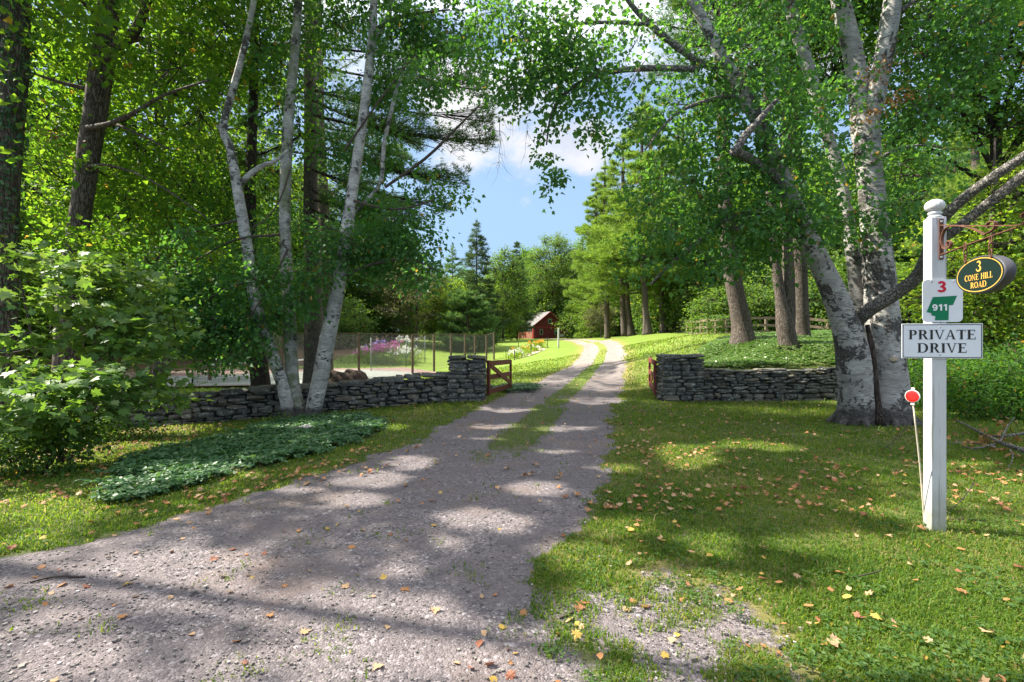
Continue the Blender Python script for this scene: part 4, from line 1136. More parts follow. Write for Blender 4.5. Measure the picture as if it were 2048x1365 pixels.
M['barn_dark_roof'] = simple('blue_grey_roof', (.09, .11, .15), .6, .3)
bc = np.array([(1068-CU)/F*100, 100.0]); bz = gz(bc[0], bc[1])-.02
phi = math.radians(27)
barn = thing('barn', 'small dark red barn with a grey shingle roof at the end of the drive', 'barn', (bc[0], bc[1], bz), phi, local=True)
GW, SD, EH, RH = 7.5, 8.8, 2.85, 5.6       # gable along +x, side wall along +y
mb = MB()
V = [(0, 0, -.6), (GW, 0, -.6), (GW, 0, EH), (GW/2, 0, RH), (0, 0, EH)]
V2 = [(x, SD, z) for x, y, z in V]
mb.add(V+V2, [np.array([[0, 1, 2, 3, 4], [9, 8, 7, 6, 5]]), np.array([[0, 4, 9, 5], [1, 6, 7, 2]])])
mb.build('wall', M['barn_red'], barn)
mb = MB()
sl_ = (RH-EH)/(GW/2); ov_ = .4
for sg in (-1, 1):
    xe = GW/2+sg*(GW/2+ov_); ze = EH-ov_*sl_
    a = np.array([GW/2, -.35, RH]); b = np.array([xe, -.35, ze]); c_ = np.array([xe, SD+.35, ze]); d_ = np.array([GW/2, SD+.35, RH]); up_ = np.array([0, 0, .16])
    V = np.array([a, b, c_, d_, a+up_, b+up_, c_+up_, d_+up_])+np.array([0, 0, .012])
    mb.add(V, np.array([[0, 1, 2, 3], [4, 7, 6, 5], [0, 4, 5, 1], [1, 5, 6, 2], [2, 6, 7, 3]]))
mb.build('roof', M['shingle'], barn)
mb = MB(); mb.bar((GW/2, -.4, RH+.07), (-.42, -.4, EH-.42*sl_+.07), .03, .17); mb.bar((GW/2, -.4, RH+.07), (GW+.42, -.4, EH-.42*sl_+.07), .03, .17); mb.build('rake_board', M['barn_trim'], barn)
mb = MB(); mb.bar((0.03, -.02, 2.45), (GW, -.02, 2.45), .03, .1); mb.build('belt_board', M['barn_trim'], barn)
for y0 in (.75, 3.75, 6.3):
    if y0 > 5: w_ = 2.1
    else: w_ = 2.5
    mb = MB(); mb.box((-.03, y0+w_/2, .75), (.05, w_, 1.5)); dr_ = mb.build('garage_door', M['door_brown'], barn)
    mb = MB(); mb.box((-.032, y0+w_/2, 1.82), (.052, w_, .64)); mb.build('door_window', M['dark_glass'], dr_)
for y0 in (.35, 3.5, 6.28, 8.45):
    mb = MB(); mb.box((-.05, y0, 1.1), (.1, .22, 2.2)); mb.build('door_post', M['barn_trim'], barn)
for x_, z_, w_, h_, gl in ((1.75, 1.45, .5, .95, 0), (GW/2+.05, 3.75, .6, .75, 0), (5.35, 1.45, .5, .95, 1)):
    mb = MB(); mb.box((x_, -.02, z_), (w_+.24, .06, h_+.22)); wf_ = mb.build('window', M['green_trim'], barn)
    mb = MB(); mb.box((x_, -.045, z_-.0 if not gl else z_-.25), (w_, .03, h_ if not gl else h_*.5)); mb.build('pane', M['dark_glass'], wf_)
mb = MB(); mb.box((GW+.55, 2.0, .9), (1.1, 4.0, 3.0)); mb.build('lean_to', M['barn_red'], barn)
# white roadside post with a small board near the barn
pw = W(1117, 688, 52); pz_ = gz(pw[0], 52)
t = thing('white_marker_post', 'white square post with a small green-grey board standing before the barn', 'post', (pw[0], 52, pz_))
mb = MB(); mb.box((pw[0], 52, pz_+.98), (.15, .15, 2.06), .2, bev=.015); mb.lathe([(.001, 0), (.05, 0), (.07, .05), (.05, .1), (.001, .12)], (pw[0], 52, pz_+2.01), 10); mb.build('shaft', M['white_paint'], t)
mb = MB(); mb.box((pw[0]+.36, 52, pz_+1.32), (.42, .04, .26), .05, bev=.008); mb.build('board', M['pipe'], t)
mb = MB(); mb.bar((pw[0]+.06, 52, pz_+1.5), (pw[0]+.58, 52, pz_+1.5), .03, .03); mb.build('arm', M['iron'], t)
# garden stakes
M['stake_wood'] = simple('stake_wood', (.09, .07, .055), .9, .2, var=.3)
for u, v0, v1, Y, lean in ((1037, 679, 701, 53, .05), (1063, 677, 697.5, 55, .06), (1082.5, 677, 693, 58, .1), (1095, 677, 699, 54, .07), (1062, 694, 716, 44, .0), (1012, 692, 713, 47, .02), (1029, 709, 729, 39, .02), (1017, 708, 722, 42, .0)):
    x = (u-CU)/F*Y; g = gz(x, Y); h = (v1-v0)/F*Y
    mb = MB(); mb.bar((x+lean*h*.5, Y, g-.1), (x-lean*h*.5, Y, g+h), .07, .07, bev=.008, up=(0, 1, 0))
    o = mb.build('garden_stake', M['stake_wood'], None); tag(o, 'thin dark wooden stake standing round the garden plot', 'garden stake', 'stakes round the garden plot')
# ------------------------------------------------------------------ gaps cut into the crowns to let the sun onto chosen spots
for t_ in np.linspace(0, 1, 12): LIT.append((180+1130*t_, 1160+172*t_, 85, 30))
LIT += [(1850, 1250, 330, 100), (1950, 1130, 150, 60), (600, 1342, 400, 30), (1620, 1330, 200, 50), (380, 1122, 140, 22), (150, 1235, 90, 18), (60, 1290, 80, 30), (230, 1300, 60, 30), (130, 1345, 140, 30), (480, 1350, 160, 22), (480, 1172, 50, 16), (660, 1205, 60, 26),
        (740, 1215, 90, 28), (860, 1222, 90, 22), (700, 1330, 220, 45), (950, 1320, 200, 40), (620, 1290, 70, 14),
        (745, 960, 60, 16), (835, 926, 50, 12), (720, 1000, 60, 14), (1075, 980, 50, 14), (975, 1042, 75, 20), (890, 1092, 40, 12), (830, 1150, 40, 18),
        (1180, 1130, 90, 30), (1230, 1230, 120, 60), (1150, 1320, 150, 60), (1380, 1250, 120, 70), (1350, 1340, 160, 50), (1250, 1060, 70, 16), (1433, 1088, 50, 22),
        (1650, 1090, 120, 22), (1850, 1110, 160, 34), (1950, 1180, 130, 50), (1850, 1260, 160, 60), (1620, 1300, 140, 60), (2000, 1320, 120, 60), (1700, 1230, 80, 24), (1530, 1200, 60, 26),
        (1790, 1022, 70, 14), (1382, 918, 60, 22), (1480, 890, 55, 8), (1230, 940, 40, 8), (1960, 1000, 70, 10), (1930, 935, 60, 6), (1560, 900, 40, 6),
        (250, 950, 110, 20), (140, 1010, 90, 16), (330, 925, 60, 8), (400, 948, 80, 9), (40, 985, 60, 12), (200, 905, 60, 8), (600, 980, 60, 6),
        (1133, 770, 45, 4), (1188, 800, 50, 7), (1020, 820, 55, 4), (1110, 905, 40, 6), (1100, 860, 30, 4), (960, 880, 50, 5)]
for yy_ in np.arange(27, 64, 3.5):
    for xx_ in np.arange(-3, 13, 2.6):
        LITP.append((xx_, yy_, gz(xx_, yy_), 2.1))
for yy_ in (66, 74, 82, 90): LITP.append((5, yy_, 1.7, 6))
for z_ in np.arange(.3, 2.7, .3): LITP.append((3.3, 3.85, z_, .3))
LITP.append((3.35, 3.4, 1.96, .35)); LITP.append((3.1, 3.7, 1.0, .2))
for u_, v_, Y_, r_ in ((60, 570, 6.3, .9), (150, 640, 6.3, .7), (60, 690, 6.0, .7), (200, 720, 6.4, .5), (300, 690, 7.2, .4), (80, 880, 5.8, .5), (100, 620, 6.2, .8), (1560, 310, 8.8, .8), (1640, 250, 8.8, .6), (1480, 330, 9, .6), (640, 760, 9.7, .3), (1950, 500, 12, .9)):
    LITP.append((*W(u_, v_, Y_), r_))
for u_, Y_ in ((1450, 14.5), (1550, 14), (1650, 13.7), (1400, 16), (1350, 15), (1300, 20), (1380, 22), (1500, 15.5), (1400, 14), (1480, 13.5), (1600, 15), (1430, 18), (1340, 17.5), (1550, 16), (1640, 15), (1450, 16.5)):
    LITP.append(((u_-CU)/F*Y_, Y_, 1.1, 1.5))
for u_ in (760, 860, 940):
    LITP.append(((u_-CU)/F*40, 40, 0, 3.5))
for x_ in (-16, -13, -10): LITP.append((x_, 29, -.7, 2.2))

for u_, v_, Y_, r_ in ((1350, 120, 8, 1.0), (1250, 100, 7.8, 1.0), (1450, 300, 8.3, 1.0), (1550, 200, 8.2, .9), (1400, 470, 8.6, .9), (1650, 350, 8.5, .8), (1150, 150, 7.8, .9), (1340, 400, 8.5, .8), (1800, 300, 8.2, .8), (1040, 100, 7.8, .8), (420, 600, 9.2, .7), (480, 520, 9.2, .7), (700, 520, 9.3, .6), (790, 480, 9.3, .7), (840, 520, 9.3, .5), (860, 120, 9.3, .7), (350, 640, 9, .6)):
    LITP.append((*W(u_, v_, Y_), max(.38, r_*.55)))

def px_stem(pts, Y0, Y1=None, Ys=None):
    """trunk outline read as (u, v, width) and stood at a distance"""
    n = len(pts); P, R = [], []
    for i, (u, v, w_) in enumerate(pts):
        Y = (Y0+(((Y1 if Y1 is not None else Y0)-Y0)*i/max(1, n-1))) if Ys is None else Ys[i]
        P.append(W(u, v, Y)); R.append(w_*.5*Y/F/math.sqrt(1+((u-CU)/F)**2))
    return np.array(P), np.array(R)

def bough(nb, wb, p0, p1, width, tuft, nt, per=8, nw=.012, sag=.0, rw=.03, cull=True):
    p0 = np.asarray(p0, float); p1 = np.asarray(p1, float); L = np.linalg.norm(p1-p0); ax = (p1-p0)/L
    sd = nrm(np.cross(ax, np.array([0, 0, 1.])))
    tt_ = rng.random(nt)**.75*.82+.18
    side = rng.uniform(-1, 1, nt); env = np.sin(np.clip((tt_-.1)/.9, 0, 1)*math.pi*.9+.25)*width
    C = p0+(p1-p0)*tt_[:, None]+sd*(side*env)[:, None]
    gk = vnoise(tt_*5+p0[2]*3.1, side*2.2+p0[0]); keepk = gk > .34
    C[:, 2] += rng.normal(0, .06*L**.5, nt)+sag*L*4*tt_*(tt_-1)+.04*L*np.abs(side)+(gk-.5)*.22*L**.5
    C = C[keepk]; side = side[keepk]
    if cull: C = C[keep_mask(C)]
    n = len(C)
    if n == 0: return
    tt2 = ((C-p0)@ax)/L
    if wb is not None:
        k = rng.random(n) < .4
        a = p0+(p1-p0)*np.clip(tt2-.16, 0, 1)[:, None]; a[:, 2] += sag*L*4*tt2*(tt2-1)
        sticks(wb, a[k], C[k], rw*.22, rw*.08)
        q = np.linspace(0, 1, 6)[:, None]; P = p0+(p1-p0)*q; P[:, 2] += (sag*L*4*q*(q-1))[:, 0]
        wb.tube(P, np.linspace(rw, rw*.25, 6), 5, smooth=1, caps=False)
    ci = np.repeat(np.arange(n), per); m = len(ci)
    sgn = np.sign(((C-p0)@sd))[:, None]
    base = nrm(ax*.8+sd*sgn*.7+np.array([0, 0, .25]))
    D = base[ci]+rng.normal(0, .55, (m, 3)); D[:, 2] += .12
    P = C[ci]+rng.normal(0, tuft*.28, (m, 3))*np.array([1, 1, .5])
    rr = rng.random(n)
    leaf_faces(nb, P, D, rng.normal(0, 1, (m, 3))+np.array([0, 0, .6]), tuft*rng.uniform(.7, 1.2, m), nw/tuft, 'needle', 0, np.clip(.6*rr[ci]+.4*rng.random(m), 0, 1))

def conifer(base, H, c0, blen, whorl, tuft, nt, per, nw, spread=.35, droop=0.0, seed=0, nb=None, wb=None, curve=None, cull=True, nbough=5, lean=(0, 0)):
    """boughs in whorls up a straight stem"""
    nb = nb or MB(); wb = wb or MB(); base = np.asarray(base, float)
    z = c0; a = rng.random()*6
    while z < H*.985:
        f = (z-c0)/(H-c0)
        L = blen*(curve(f) if curve else (1-f)**.8)
        L = max(L, .25)
        for k in range(nbough):
            a += 2*math.pi/nbough+rng.normal(0, .3)
            l = L*rng.uniform(.65, 1.15)
            o = base+np.array([lean[0]*z, lean[1]*z, z+rng.normal(0, whorl*.25)])
            tip = o+np.array([math.cos(a)*l, math.sin(a)*l, l*(rng.normal(.12, .08)-droop)])
            bough(nb, wb, o, tip, l*spread, tuft, max(4, int(nt*l)), per, nw, .03, .02+.006*l, cull)
        z += whorl*rng.uniform(.8, 1.2); a += .7
    bough(nb, None, base+np.array([lean[0]*H, lean[1]*H, H*.93]), base+np.array([lean[0]*H, lean[1]*H, H]), .2, tuft, 12, per, nw, 0, .02, cull)
    return nb, wb

# ------------------------------------------------------------------ three-stemmed birch by the mossy wall
bb = G(600, 836); Yb = bb[1]
t = thing('birch_tree', 'three-stemmed white birch growing from the ground cover bed by the mossy wall', 'tree', bb)
stems = [('birch', [(578, 850, 34), (577, 826, 28), (562, 760, 26), (533, 680, 26), (510, 600, 25), (492, 480, 24), (476, 385, 22), (461, 300, 19), (447, 262, 17), (456, 212, 15), (470, 165, 15), (490, 88, 13), (508, 0, 12), (520, -80, 11), (535, -200, 9), (540, -380, 5)], 10.0, 9.6, Yb-.02),
         ('birch_green', [(604, 846, 32), (597, 820, 28), (585, 760, 28), (579, 640, 27), (572, 520, 25), (570, 400, 24), (577, 240, 22), (588, 120, 19), (597, 0, 17), (606, -150, 14), (610, -380, 8)], 10.1, 10.3, Yb+.12),
         ('birch', [(624, 850, 42), (626, 826, 35), (640, 760, 34), (655, 680, 33), (674, 590, 29), (690, 490, 27), (705, 380, 23), (723, 260, 20), (742, 105, 18), (748, 0, 15), (758, -150, 12), (770, -380, 6)], 10.0, 9.7, Yb)]
wood = MB()
for mt, pts, y0, y1, yb in stems:
    P, R = px_stem(pts, yb, yb+(y1-y0))
    mb = MB(); mb.tube(P, R, 14, wob=.05, freq=2, smooth=4)
    if pts[0][0] == 578:
        P, R = px_stem([(478, 372, 14), (505, 345, 13), (530, 330, 11), (552, 322, 9), (575, 300, 5)], Yb-.1, Yb-.4); mb.tube(P, R, 8, wob=.1)
        P, R = px_stem([(450, 262, 16), (440, 256, 13), (437, 252, 9)], Yb-.1); mb.tube(P, R, 8)
    if pts[0][0] == 624:
        P, R = px_stem([(738, 108, 13), (760, 65, 11), (777, 30, 10), (783, 0, 9), (790, -60, 7)], Yb-.1, Yb-.3); mb.tube(P, R, 8, wob=.06)
        P, R = px_stem([(697, 440, 6), (735, 400, 7), (762, 362, 9), (768, 290, 9), (790, 192, 8), (812, 120, 7), (835, 30, 5)], Yb+.1, Yb+.3); mb.tube(P, R, 8, wob=.06)
    mb.build('trunk', M[mt], t, True)
for pts in ([(770, 375, 6), (850, 318, 6), (905, 265, 5), (960, 210, 3)], [(580, 340, 5), (560, 400, 4), (530, 440, 3), (505, 455, 2)], [(690, 300, 5), (760, 200, 4), (830, 110, 3)], [(745, 60, 7), (820, 30, 5), (900, 20, 3)],
            [(560, 470, 6), (470, 480, 5), (380, 530, 3), (300, 590, 2)], [(500, 560, 7), (430, 590, 5), (350, 640, 3)], [(680, 560, 7), (740, 530, 6), (820, 520, 4), (880, 545, 2)], [(700, 400, 6), (790, 420, 5), (870, 400, 3)],
            [(575, 500, 6), (540, 570, 4), (470, 680, 2)], [(480, 440, 5), (400, 460, 4), (330, 500, 2)]):
    P, R = px_stem(pts, Yb-.2, Yb-.7); wood.tube(P, R, 6, wob=.08)
cr = Crown(.096, .8, 'kite', 20, .27, .7, .6, .6, wood)
for (u, v, ru, rv, d) in ((820, 60, 90, 60, 2.2), (900, 45, 80, 55, 2), (930, 140, 55, 40, 1.5), (860, 165, 60, 50, 2), (770, 150, 60, 70, 1.8), (690, 40, 60, 60, .9), (650, 180, 40, 60, .6), (665, 300, 50, 50, 1.3), (750, 300, 60, 60, 1.5),
                          (720, 415, 50, 50, 1.8), (800, 430, 60, 50, 1.8), (840, 370, 45, 25, .9), (885, 395, 45, 35, 1.1), (925, 385, 22, 30, .8), (820, 500, 60, 40, 2.2), (760, 490, 60, 50, 2.4), (700, 500, 50, 50, 2), (610, 440, 40, 40, 1.4), (640, 535, 55, 35, 1.8),
                          (560, 440, 40, 40, .8), (520, 560, 60, 50, 2.2), (460, 500, 50, 40, 1.6), (420, 570, 70, 50, 2.2), (350, 550, 60, 45, 1.8), (400, 640, 70, 50, 2.3), (470, 640, 70, 50, 2.4), (330, 650, 60, 50, 2), (280, 600, 50, 40, 1.5),
                          (550, 625, 50, 30, 1.8), (480, 700, 50, 32, 1.9), (430, 715, 50, 24, 1.2), (840, 560, 40, 28, 1.8), (860, 470, 25, 30, 1.2), (880, 520, 18, 22, 1), (560, 200, 50, 80, .5), (620, 60, 60, 60, .9), (520, 60, 50, 60, .6), (300, 520, 50, 40, 1.3), (370, 470, 50, 40, 1.2), (380, 600, 70, 40, 2), (440, 670, 70, 35, 2.2), (520, 640, 50, 40, 2), (360, 690, 60, 30, 1.6), (600, 590, 50, 35, 2), (330, 600, 50, 40, 1.8), (800, 540, 50, 30, 1.8), (760, 430, 60, 40, 1.6), (670, 470, 50, 40, 1.6)):
    hide = 545 < u < 790 and v < 455
    cr.lobe(u, v, Yb+(1.0 if hide else -.35)+rng.normal(0, .3), ru, rv, .6, d, rt=.004)
for c_, r_, d_ in (((-3.6, 10.4, 10.4), (2.6, 2.2, 1.5), 1.6), ((-5.2, 10.8, 11.6), (2.4, 2, 1.5), 1.5), ((-2.2, 9.4, 9.4), (1.8, 1.6, 1.0), 1.5), ((-4.2, 11, 13), (2, 2, 1.4), 1.4), ((-.9, 9.0, 8.8), (1.4, 1.6, .9), 1.1), ((-5.5, 8.6, 9.6), (1.8, 1.5, 1.1), 1.3)):
    cr.lobe3(c_, r_, d_, rt=.005)
wood.build('branch', M['birch_twig'], t)
cr.build('crown', M['birch_leaf'], t)

# ------------------------------------------------------------------ old birch clump by the lichen wall
rb_ = G(1748, 842); Yr = rb_[1]-.15
t = thing('birch_tree', 'old multi-trunked white birch with a low crooked limb behind the white sign post', 'tree', rb_)
S1 = [(1712, 868, 128), (1712, 838, 92), (1711, 790, 76), (1706, 720, 72), (1694, 660, 62), (1662, 575, 52), (1622, 492, 46), (1592, 425, 41), (1560, 345, 35), (1522, 255, 31), (1468, 155, 27), (1416, 60, 23), (1372, -30, 20), (1320, -150, 16), (1260, -330, 9)]
S2 = [(1716, 700, 44), (1719, 640, 38), (1712, 560, 34), (1698, 455, 29), (1681, 355, 27), (1650, 255, 26), (1616, 135, 27), (1582, 20, 26), (1560, -70, 22), (1530, -250, 14)]
S3 = [(1786, 876, 140), (1783, 842, 104), (1778, 780, 86), (1769, 690, 78), (1762, 600, 71), (1755, 510, 65), (1745, 405, 57), (1735, 310, 56), (1728, 235, 62)]
S3a = [(1722, 255, 44), (1712, 140, 44), (1690, 40, 41), (1668, -60, 38), (1640, -220, 28), (1620, -420, 14)]
S3b = [(1735, 265, 40), (1752, 190, 42), (1771, 95, 42), (1786, 0, 40), (1803, -110, 34), (1830, -300, 24), (1850, -480, 12)]
wood = MB()
for k_, (pts, ys_) in enumerate(((S1, (Yr-.02, Yr-1.2)), (S2, (Yr+.35, Yr+.3)), (S3, (Yr-.15, Yr)), (S3a, (Yr+.02, Yr+.4)), (S3b, (Yr-.02, Yr-.6)))):
    P, R = px_stem(pts, *ys_)
    mb = MB(); mb.tube(P, R, 22 if k_ in (0, 2) else 14, wob=.09 if k_ in (0, 2) else .05, freq=2.2, smooth=5)
    if k_ in (0, 2):                                        # root flare
        b0 = P[1]
        for a_ in np.linspace(0, 2*math.pi, 7, endpoint=False)+.3*k_:
            d = np.array([math.cos(a_), math.sin(a_), 0]); g0 = b0+d*R[2]*.55; g1 = b0+d*R[2]*1.75
            g1[2] = gz(g1[0], g1[1])-.06
            mb.tube([g0+np.array([0, 0, .32]), g0+d*.08+np.array([0, 0, .1]), g1], [.06, .085, .04], 8, wob=.2)
    if k_ == 2:                                             # healed knot
        c_ = W(1763, 717, Yr-.15)-np.array([.05, .345, 0])
        mb.tube([c_, c_+np.array([-.006, -.02, 0])], [.07, .05], 10)
    tr_ = mb.build('trunk', M['birch_big'], t, True)
    if k_ == 2:
        mb = MB(); fdir = nrm(-c_*np.array([1, 1, 0])); cc = c_+fdir*.035
        u1 = np.array([-fdir[1], fdir[0], 0]); th = np.linspace(0, 2*math.pi, 16, endpoint=False)
        mb.add(np.concatenate([(cc+fdir*.012)[None], cc+u1*(.062*np.cos(th))[:, None]+np.array([0, 0, 1.])*(.042*np.sin(th))[:, None]]), np.stack([np.zeros(16, int), 1+np.arange(16), 1+(np.arange(16)+1) % 16], 1))
        mb.build('knot', simple('cut_wood', (.42, .33, .24), .8, .2, bsc=40, bst=.3, var=.25, vsc=20), tr_, True)
mb = MB(); P, R = px_stem([(1735, 650, 10), (1742, 690, 13), (1750, 750, 12), (1756, 810, 15), (1760, 850, 26)], Yr-.3, Yr-.42); mb.tube(P, R, 10, wob=.25, freq=5); mb.build('dark_cleft', M['dark_bark'], t, True)  # dark strip added for the shade in the cleft between the trunks
limb = MB()
for pts, ys_ in (([(1712, 640, 40), (1742, 618, 34), (1790, 588, 33), (1835, 552, 33), (1858, 505, 33), (1872, 455, 30), (1915, 408, 28), (1975, 362, 27), (2060, 305, 27), (2150, 240, 24)], (Yr-.15, Yr-3.2)),
                 ([(1866, 475, 30), (1900, 468, 26), (1945, 432, 25), (1992, 395, 28), (2060, 342, 30), (2160, 280, 26)], (Yr-1.6, Yr-2.9)),
                 ([(1588, 420, 30), (1560, 365, 24), (1525, 335, 20), (1488, 312, 20), (1466, 303, 18)], (Yr-.5, Yr-1.5)),
                 ([(1470, 306, 19), (1490, 272, 18), (1515, 245, 15), (1540, 215, 11), (1556, 197, 7)], (Yr-1.48, Yr-1.8)),
                 ([(1398, 138, 14), (1340, 137, 13), (1270, 138, 12), (1205, 148, 10), (1150, 172, 9), (1115, 205, 7), (1100, 240, 5), (1093, 290, 3)], (Yr-.8, Yr-1.2)),
                 ([(1460, 150, 16), (1390, 120, 14), (1330, 75, 13), (1290, 40, 12), (1255, 0, 10), (1220, -60, 8)], (Yr-.7, Yr-1.0)),
                 ([(1300, 50, 9), (1230, 45, 8), (1140, 50, 6), (1060, 70, 4)], (Yr-1.0, Yr-1.2)),
                 ([(1590, 440, 16), (1520, 425, 14), (1450, 440, 13), (1400, 480, 12), (1340, 530, 7), (1300, 570, 4)], (Yr-.4, Yr-.5)),
                 ([(1480, 190, 12), (1420, 200, 9), (1350, 230, 7), (1290, 300, 4)], (Yr-.8, Yr-1)),
                 ([(1790, 30, 14), (1850, -10, 10), (1930, -30, 6)], (Yr-.3, Yr-.9)),
                 ([(1740, 330, 12), (1790, 300, 8), (1850, 290, 5), (1910, 300, 3)], (Yr-.2, Yr-.9)),
                 ([(1985, 370, 14), (1998, 350, 12), (2000, 338, 12)], (Yr-2.4, Yr-2.5))):
    P, R = px_stem(pts, *ys_); limb.tube(P, R, 10, wob=.1, freq=4, smooth=4)
limb.build('limb', M['limb_bark'], t, True)
cr = Crown(.092, .8, 'kite', 20, .26, .7, .55, .6, wood)
for (u, v, ru, rv, d, dy) in ((1010, 55, 75, 60, 1.7, -1.1), (1065, 140, 80, 50, 1.6, -1.1), (1150, 60, 85, 60, 1.9, -1.1), (1200, 165, 80, 50, 1.5, -1), (1000, 160, 60, 45, 1.2, -1.1), (1275, 225, 60, 45, 1.2, -.9), (1250, 95, 80, 65, 1.8, -1), (1345, 60, 80, 65, 2, -.8), (1360, 175, 80, 60, 2, -.8),
                              (1430, 275, 70, 60, 2, -.6), (1400, 380, 60, 50, 1.8, -.6), (1480, 440, 60, 50, 1.8, -.6), (1560, 250, 70, 60, 1.9, -.9), (1510, 120, 70, 70, 2, -.5), (1500, 20, 70, 50, 1.6, -.5), (1600, 330, 60, 55, 2, -.8), (1640, 200, 60, 60, 1.5, -.7), (1640, 430, 60, 45, 1.7, -.5),
                              (1700, 330, 50, 50, 1.3, -.7), (1715, 440, 50, 35, 1.8, -.5), (1560, 330, 45, 40, 1.5, -1.25), (1525, 240, 40, 40, 1.3, -1.25), (1480, 170, 45, 40, 1.5, -1.25), (1605, 400, 45, 40, 1.6, -1.2), (1430, 80, 45, 40, 1.3, -1.3), (1640, 455, 40, 25, 1.3, -1.1), (1440, 200, 60, 50, 2, -.5), (1470, 350, 60, 50, 2.2, -.5), (1420, 440, 60, 45, 2.2, -.4), (1530, 420, 50, 45, 2, -.6), (1560, 470, 50, 35, 1.8, -.6), (1480, 500, 60, 30, 1.8, -.4), (1370, 270, 50, 40, 1.6, -.6), (1580, 180, 50, 50, 1.8, -.7), (1800, 420, 55, 40, 1.8, -.6), (1770, 470, 45, 25, 1.3, -.6), (1840, 330, 60, 50, 1.7, -.5), (1850, 210, 70, 60, 1.8, -.3), (1850, 90, 70, 60, 1.7, -.3), (1940, 130, 70, 70, 1.8, -.4), (1960, 30, 80, 50, 1.8, -.6), (1330, 330, 50, 50, 1.6, -.6),
                              (1340, 460, 60, 50, 2.0, -.4), (1420, 520, 60, 40, 1.9, -.3), (1290, 520, 50, 40, 1.2, -.3), (1540, 520, 40, 30, 1.2, -.3), (1300, 400, 50, 40, 1.3, -.5), (1600, 60, 60, 60, 1.2, -.4), (1710, 180, 40, 60, .7, -.6),
                              (1200, 250, 45, 30, 1.2, -1), (1240, 300, 40, 25, 1, -1), (1150, 120, 60, 50, 1.3, -1.1), (1110, 215, 40, 22, 1.1, -1.2), (960, 50, 60, 60, 1.6, -1.1), (1050, 60, 70, 55, 1.6, -1.2), (1120, 110, 60, 45, 1.5, -1), (1010, 185, 50, 30, 1.2, -1.1), (1090, 185, 45, 25, 1.2, -1), (1180, 210, 50, 30, 1.2, -1), (1260, 160, 50, 40, 1.3, -.9)):
    cr.lobe(u, v, Yr+dy+rng.normal(0, .3), ru, rv, .8, d, rt=.004)
for (u, v, ru, rv, d) in ((1093, 262, 20, 22, 1.6), (1080, 310, 15, 18, 1.2), (1108, 320, 24, 18, 1.6), (1112, 345, 22, 20, 1.8), (1098, 375, 20, 20, 1.6), (1090, 402, 10, 14, 1.4), (1120, 225, 18, 10, .9), (1172, 255, 30, 22, 1.3)):
    cr.lobe(u, v, Yr-1.2, ru, rv, .2, d, per=9, cr=.11, rt=.003)
for c_, r_, d_ in (((5.2, 8.6, 8.6), (2.4, 2.2, 1.4), 1.4), ((7.6, 9.2, 10.4), (2.6, 2.4, 1.7), 1.5), ((2.6, 8.2, 8.0), (1.7, 1.6, .9), 1.2), ((8.8, 8.0, 8.8), (2, 2, 1.3), 1.3)):
    cr.lobe3(c_, r_, d_, rt=.005)
wood.build('branch', M['birch_twig'], t)
cr.build('crown', M['birch_leaf'], t)
dl_ = Crown(.075, .6, 'oval', 10, .14, .6, .9, .8, None)
for (u, v, ru, rv) in ((1790, 190, 25, 15), (1735, 225, 30, 12), (1755, 140, 15, 20), (1800, 110, 10, 8), (1850, 178, 14, 6)):
    dl_.lobe(u, v, Yr-.5, ru, rv, .15, 1.2)
dl_.build('withered_leaves', M['dead_leaf'], t)
# bare drooping twigs over the gap of sky
tw = MB()
def bare(u0, v0, u1, v1, Y, n, r=.006):
    a = W(u0, v0, Y); b = W(u1, v1, Y); P = [a]
    for i in range(1, 7): P.append(a+(b-a)*i/6+rng.normal(0, .03, 3))
    tw.tube(P, np.linspace(r, r*.3, 7), 4, smooth=2, caps=False)
    for i in range(n):
        k = rng.integers(1, 6); s_ = P[k]+(P[k+1]-P[k])*rng.random(); L = rng.uniform(.2, .55)
        e = s_+np.array([rng.normal(0, .4), rng.normal(0, .3), -rng.uniform(.3, 1)])*L
        m_ = (s_+e)/2+rng.normal(0, .04, 3); sticks(tw, [s_, m_], [m_, e], [r*.5, r*.35], [r*.35, r*.15])
bare(1085, 215, 985, 235, Yr-1.2, 8); bare(1000, 235, 1000, 340, Yr-1.2, 14); bare(1060, 220, 1050, 320, Yr-1.2, 8, .004); bare(990, 240, 970, 290, Yr-1.2, 6, .004)
tw.build('bare_twig', M['birch_twig'], t)

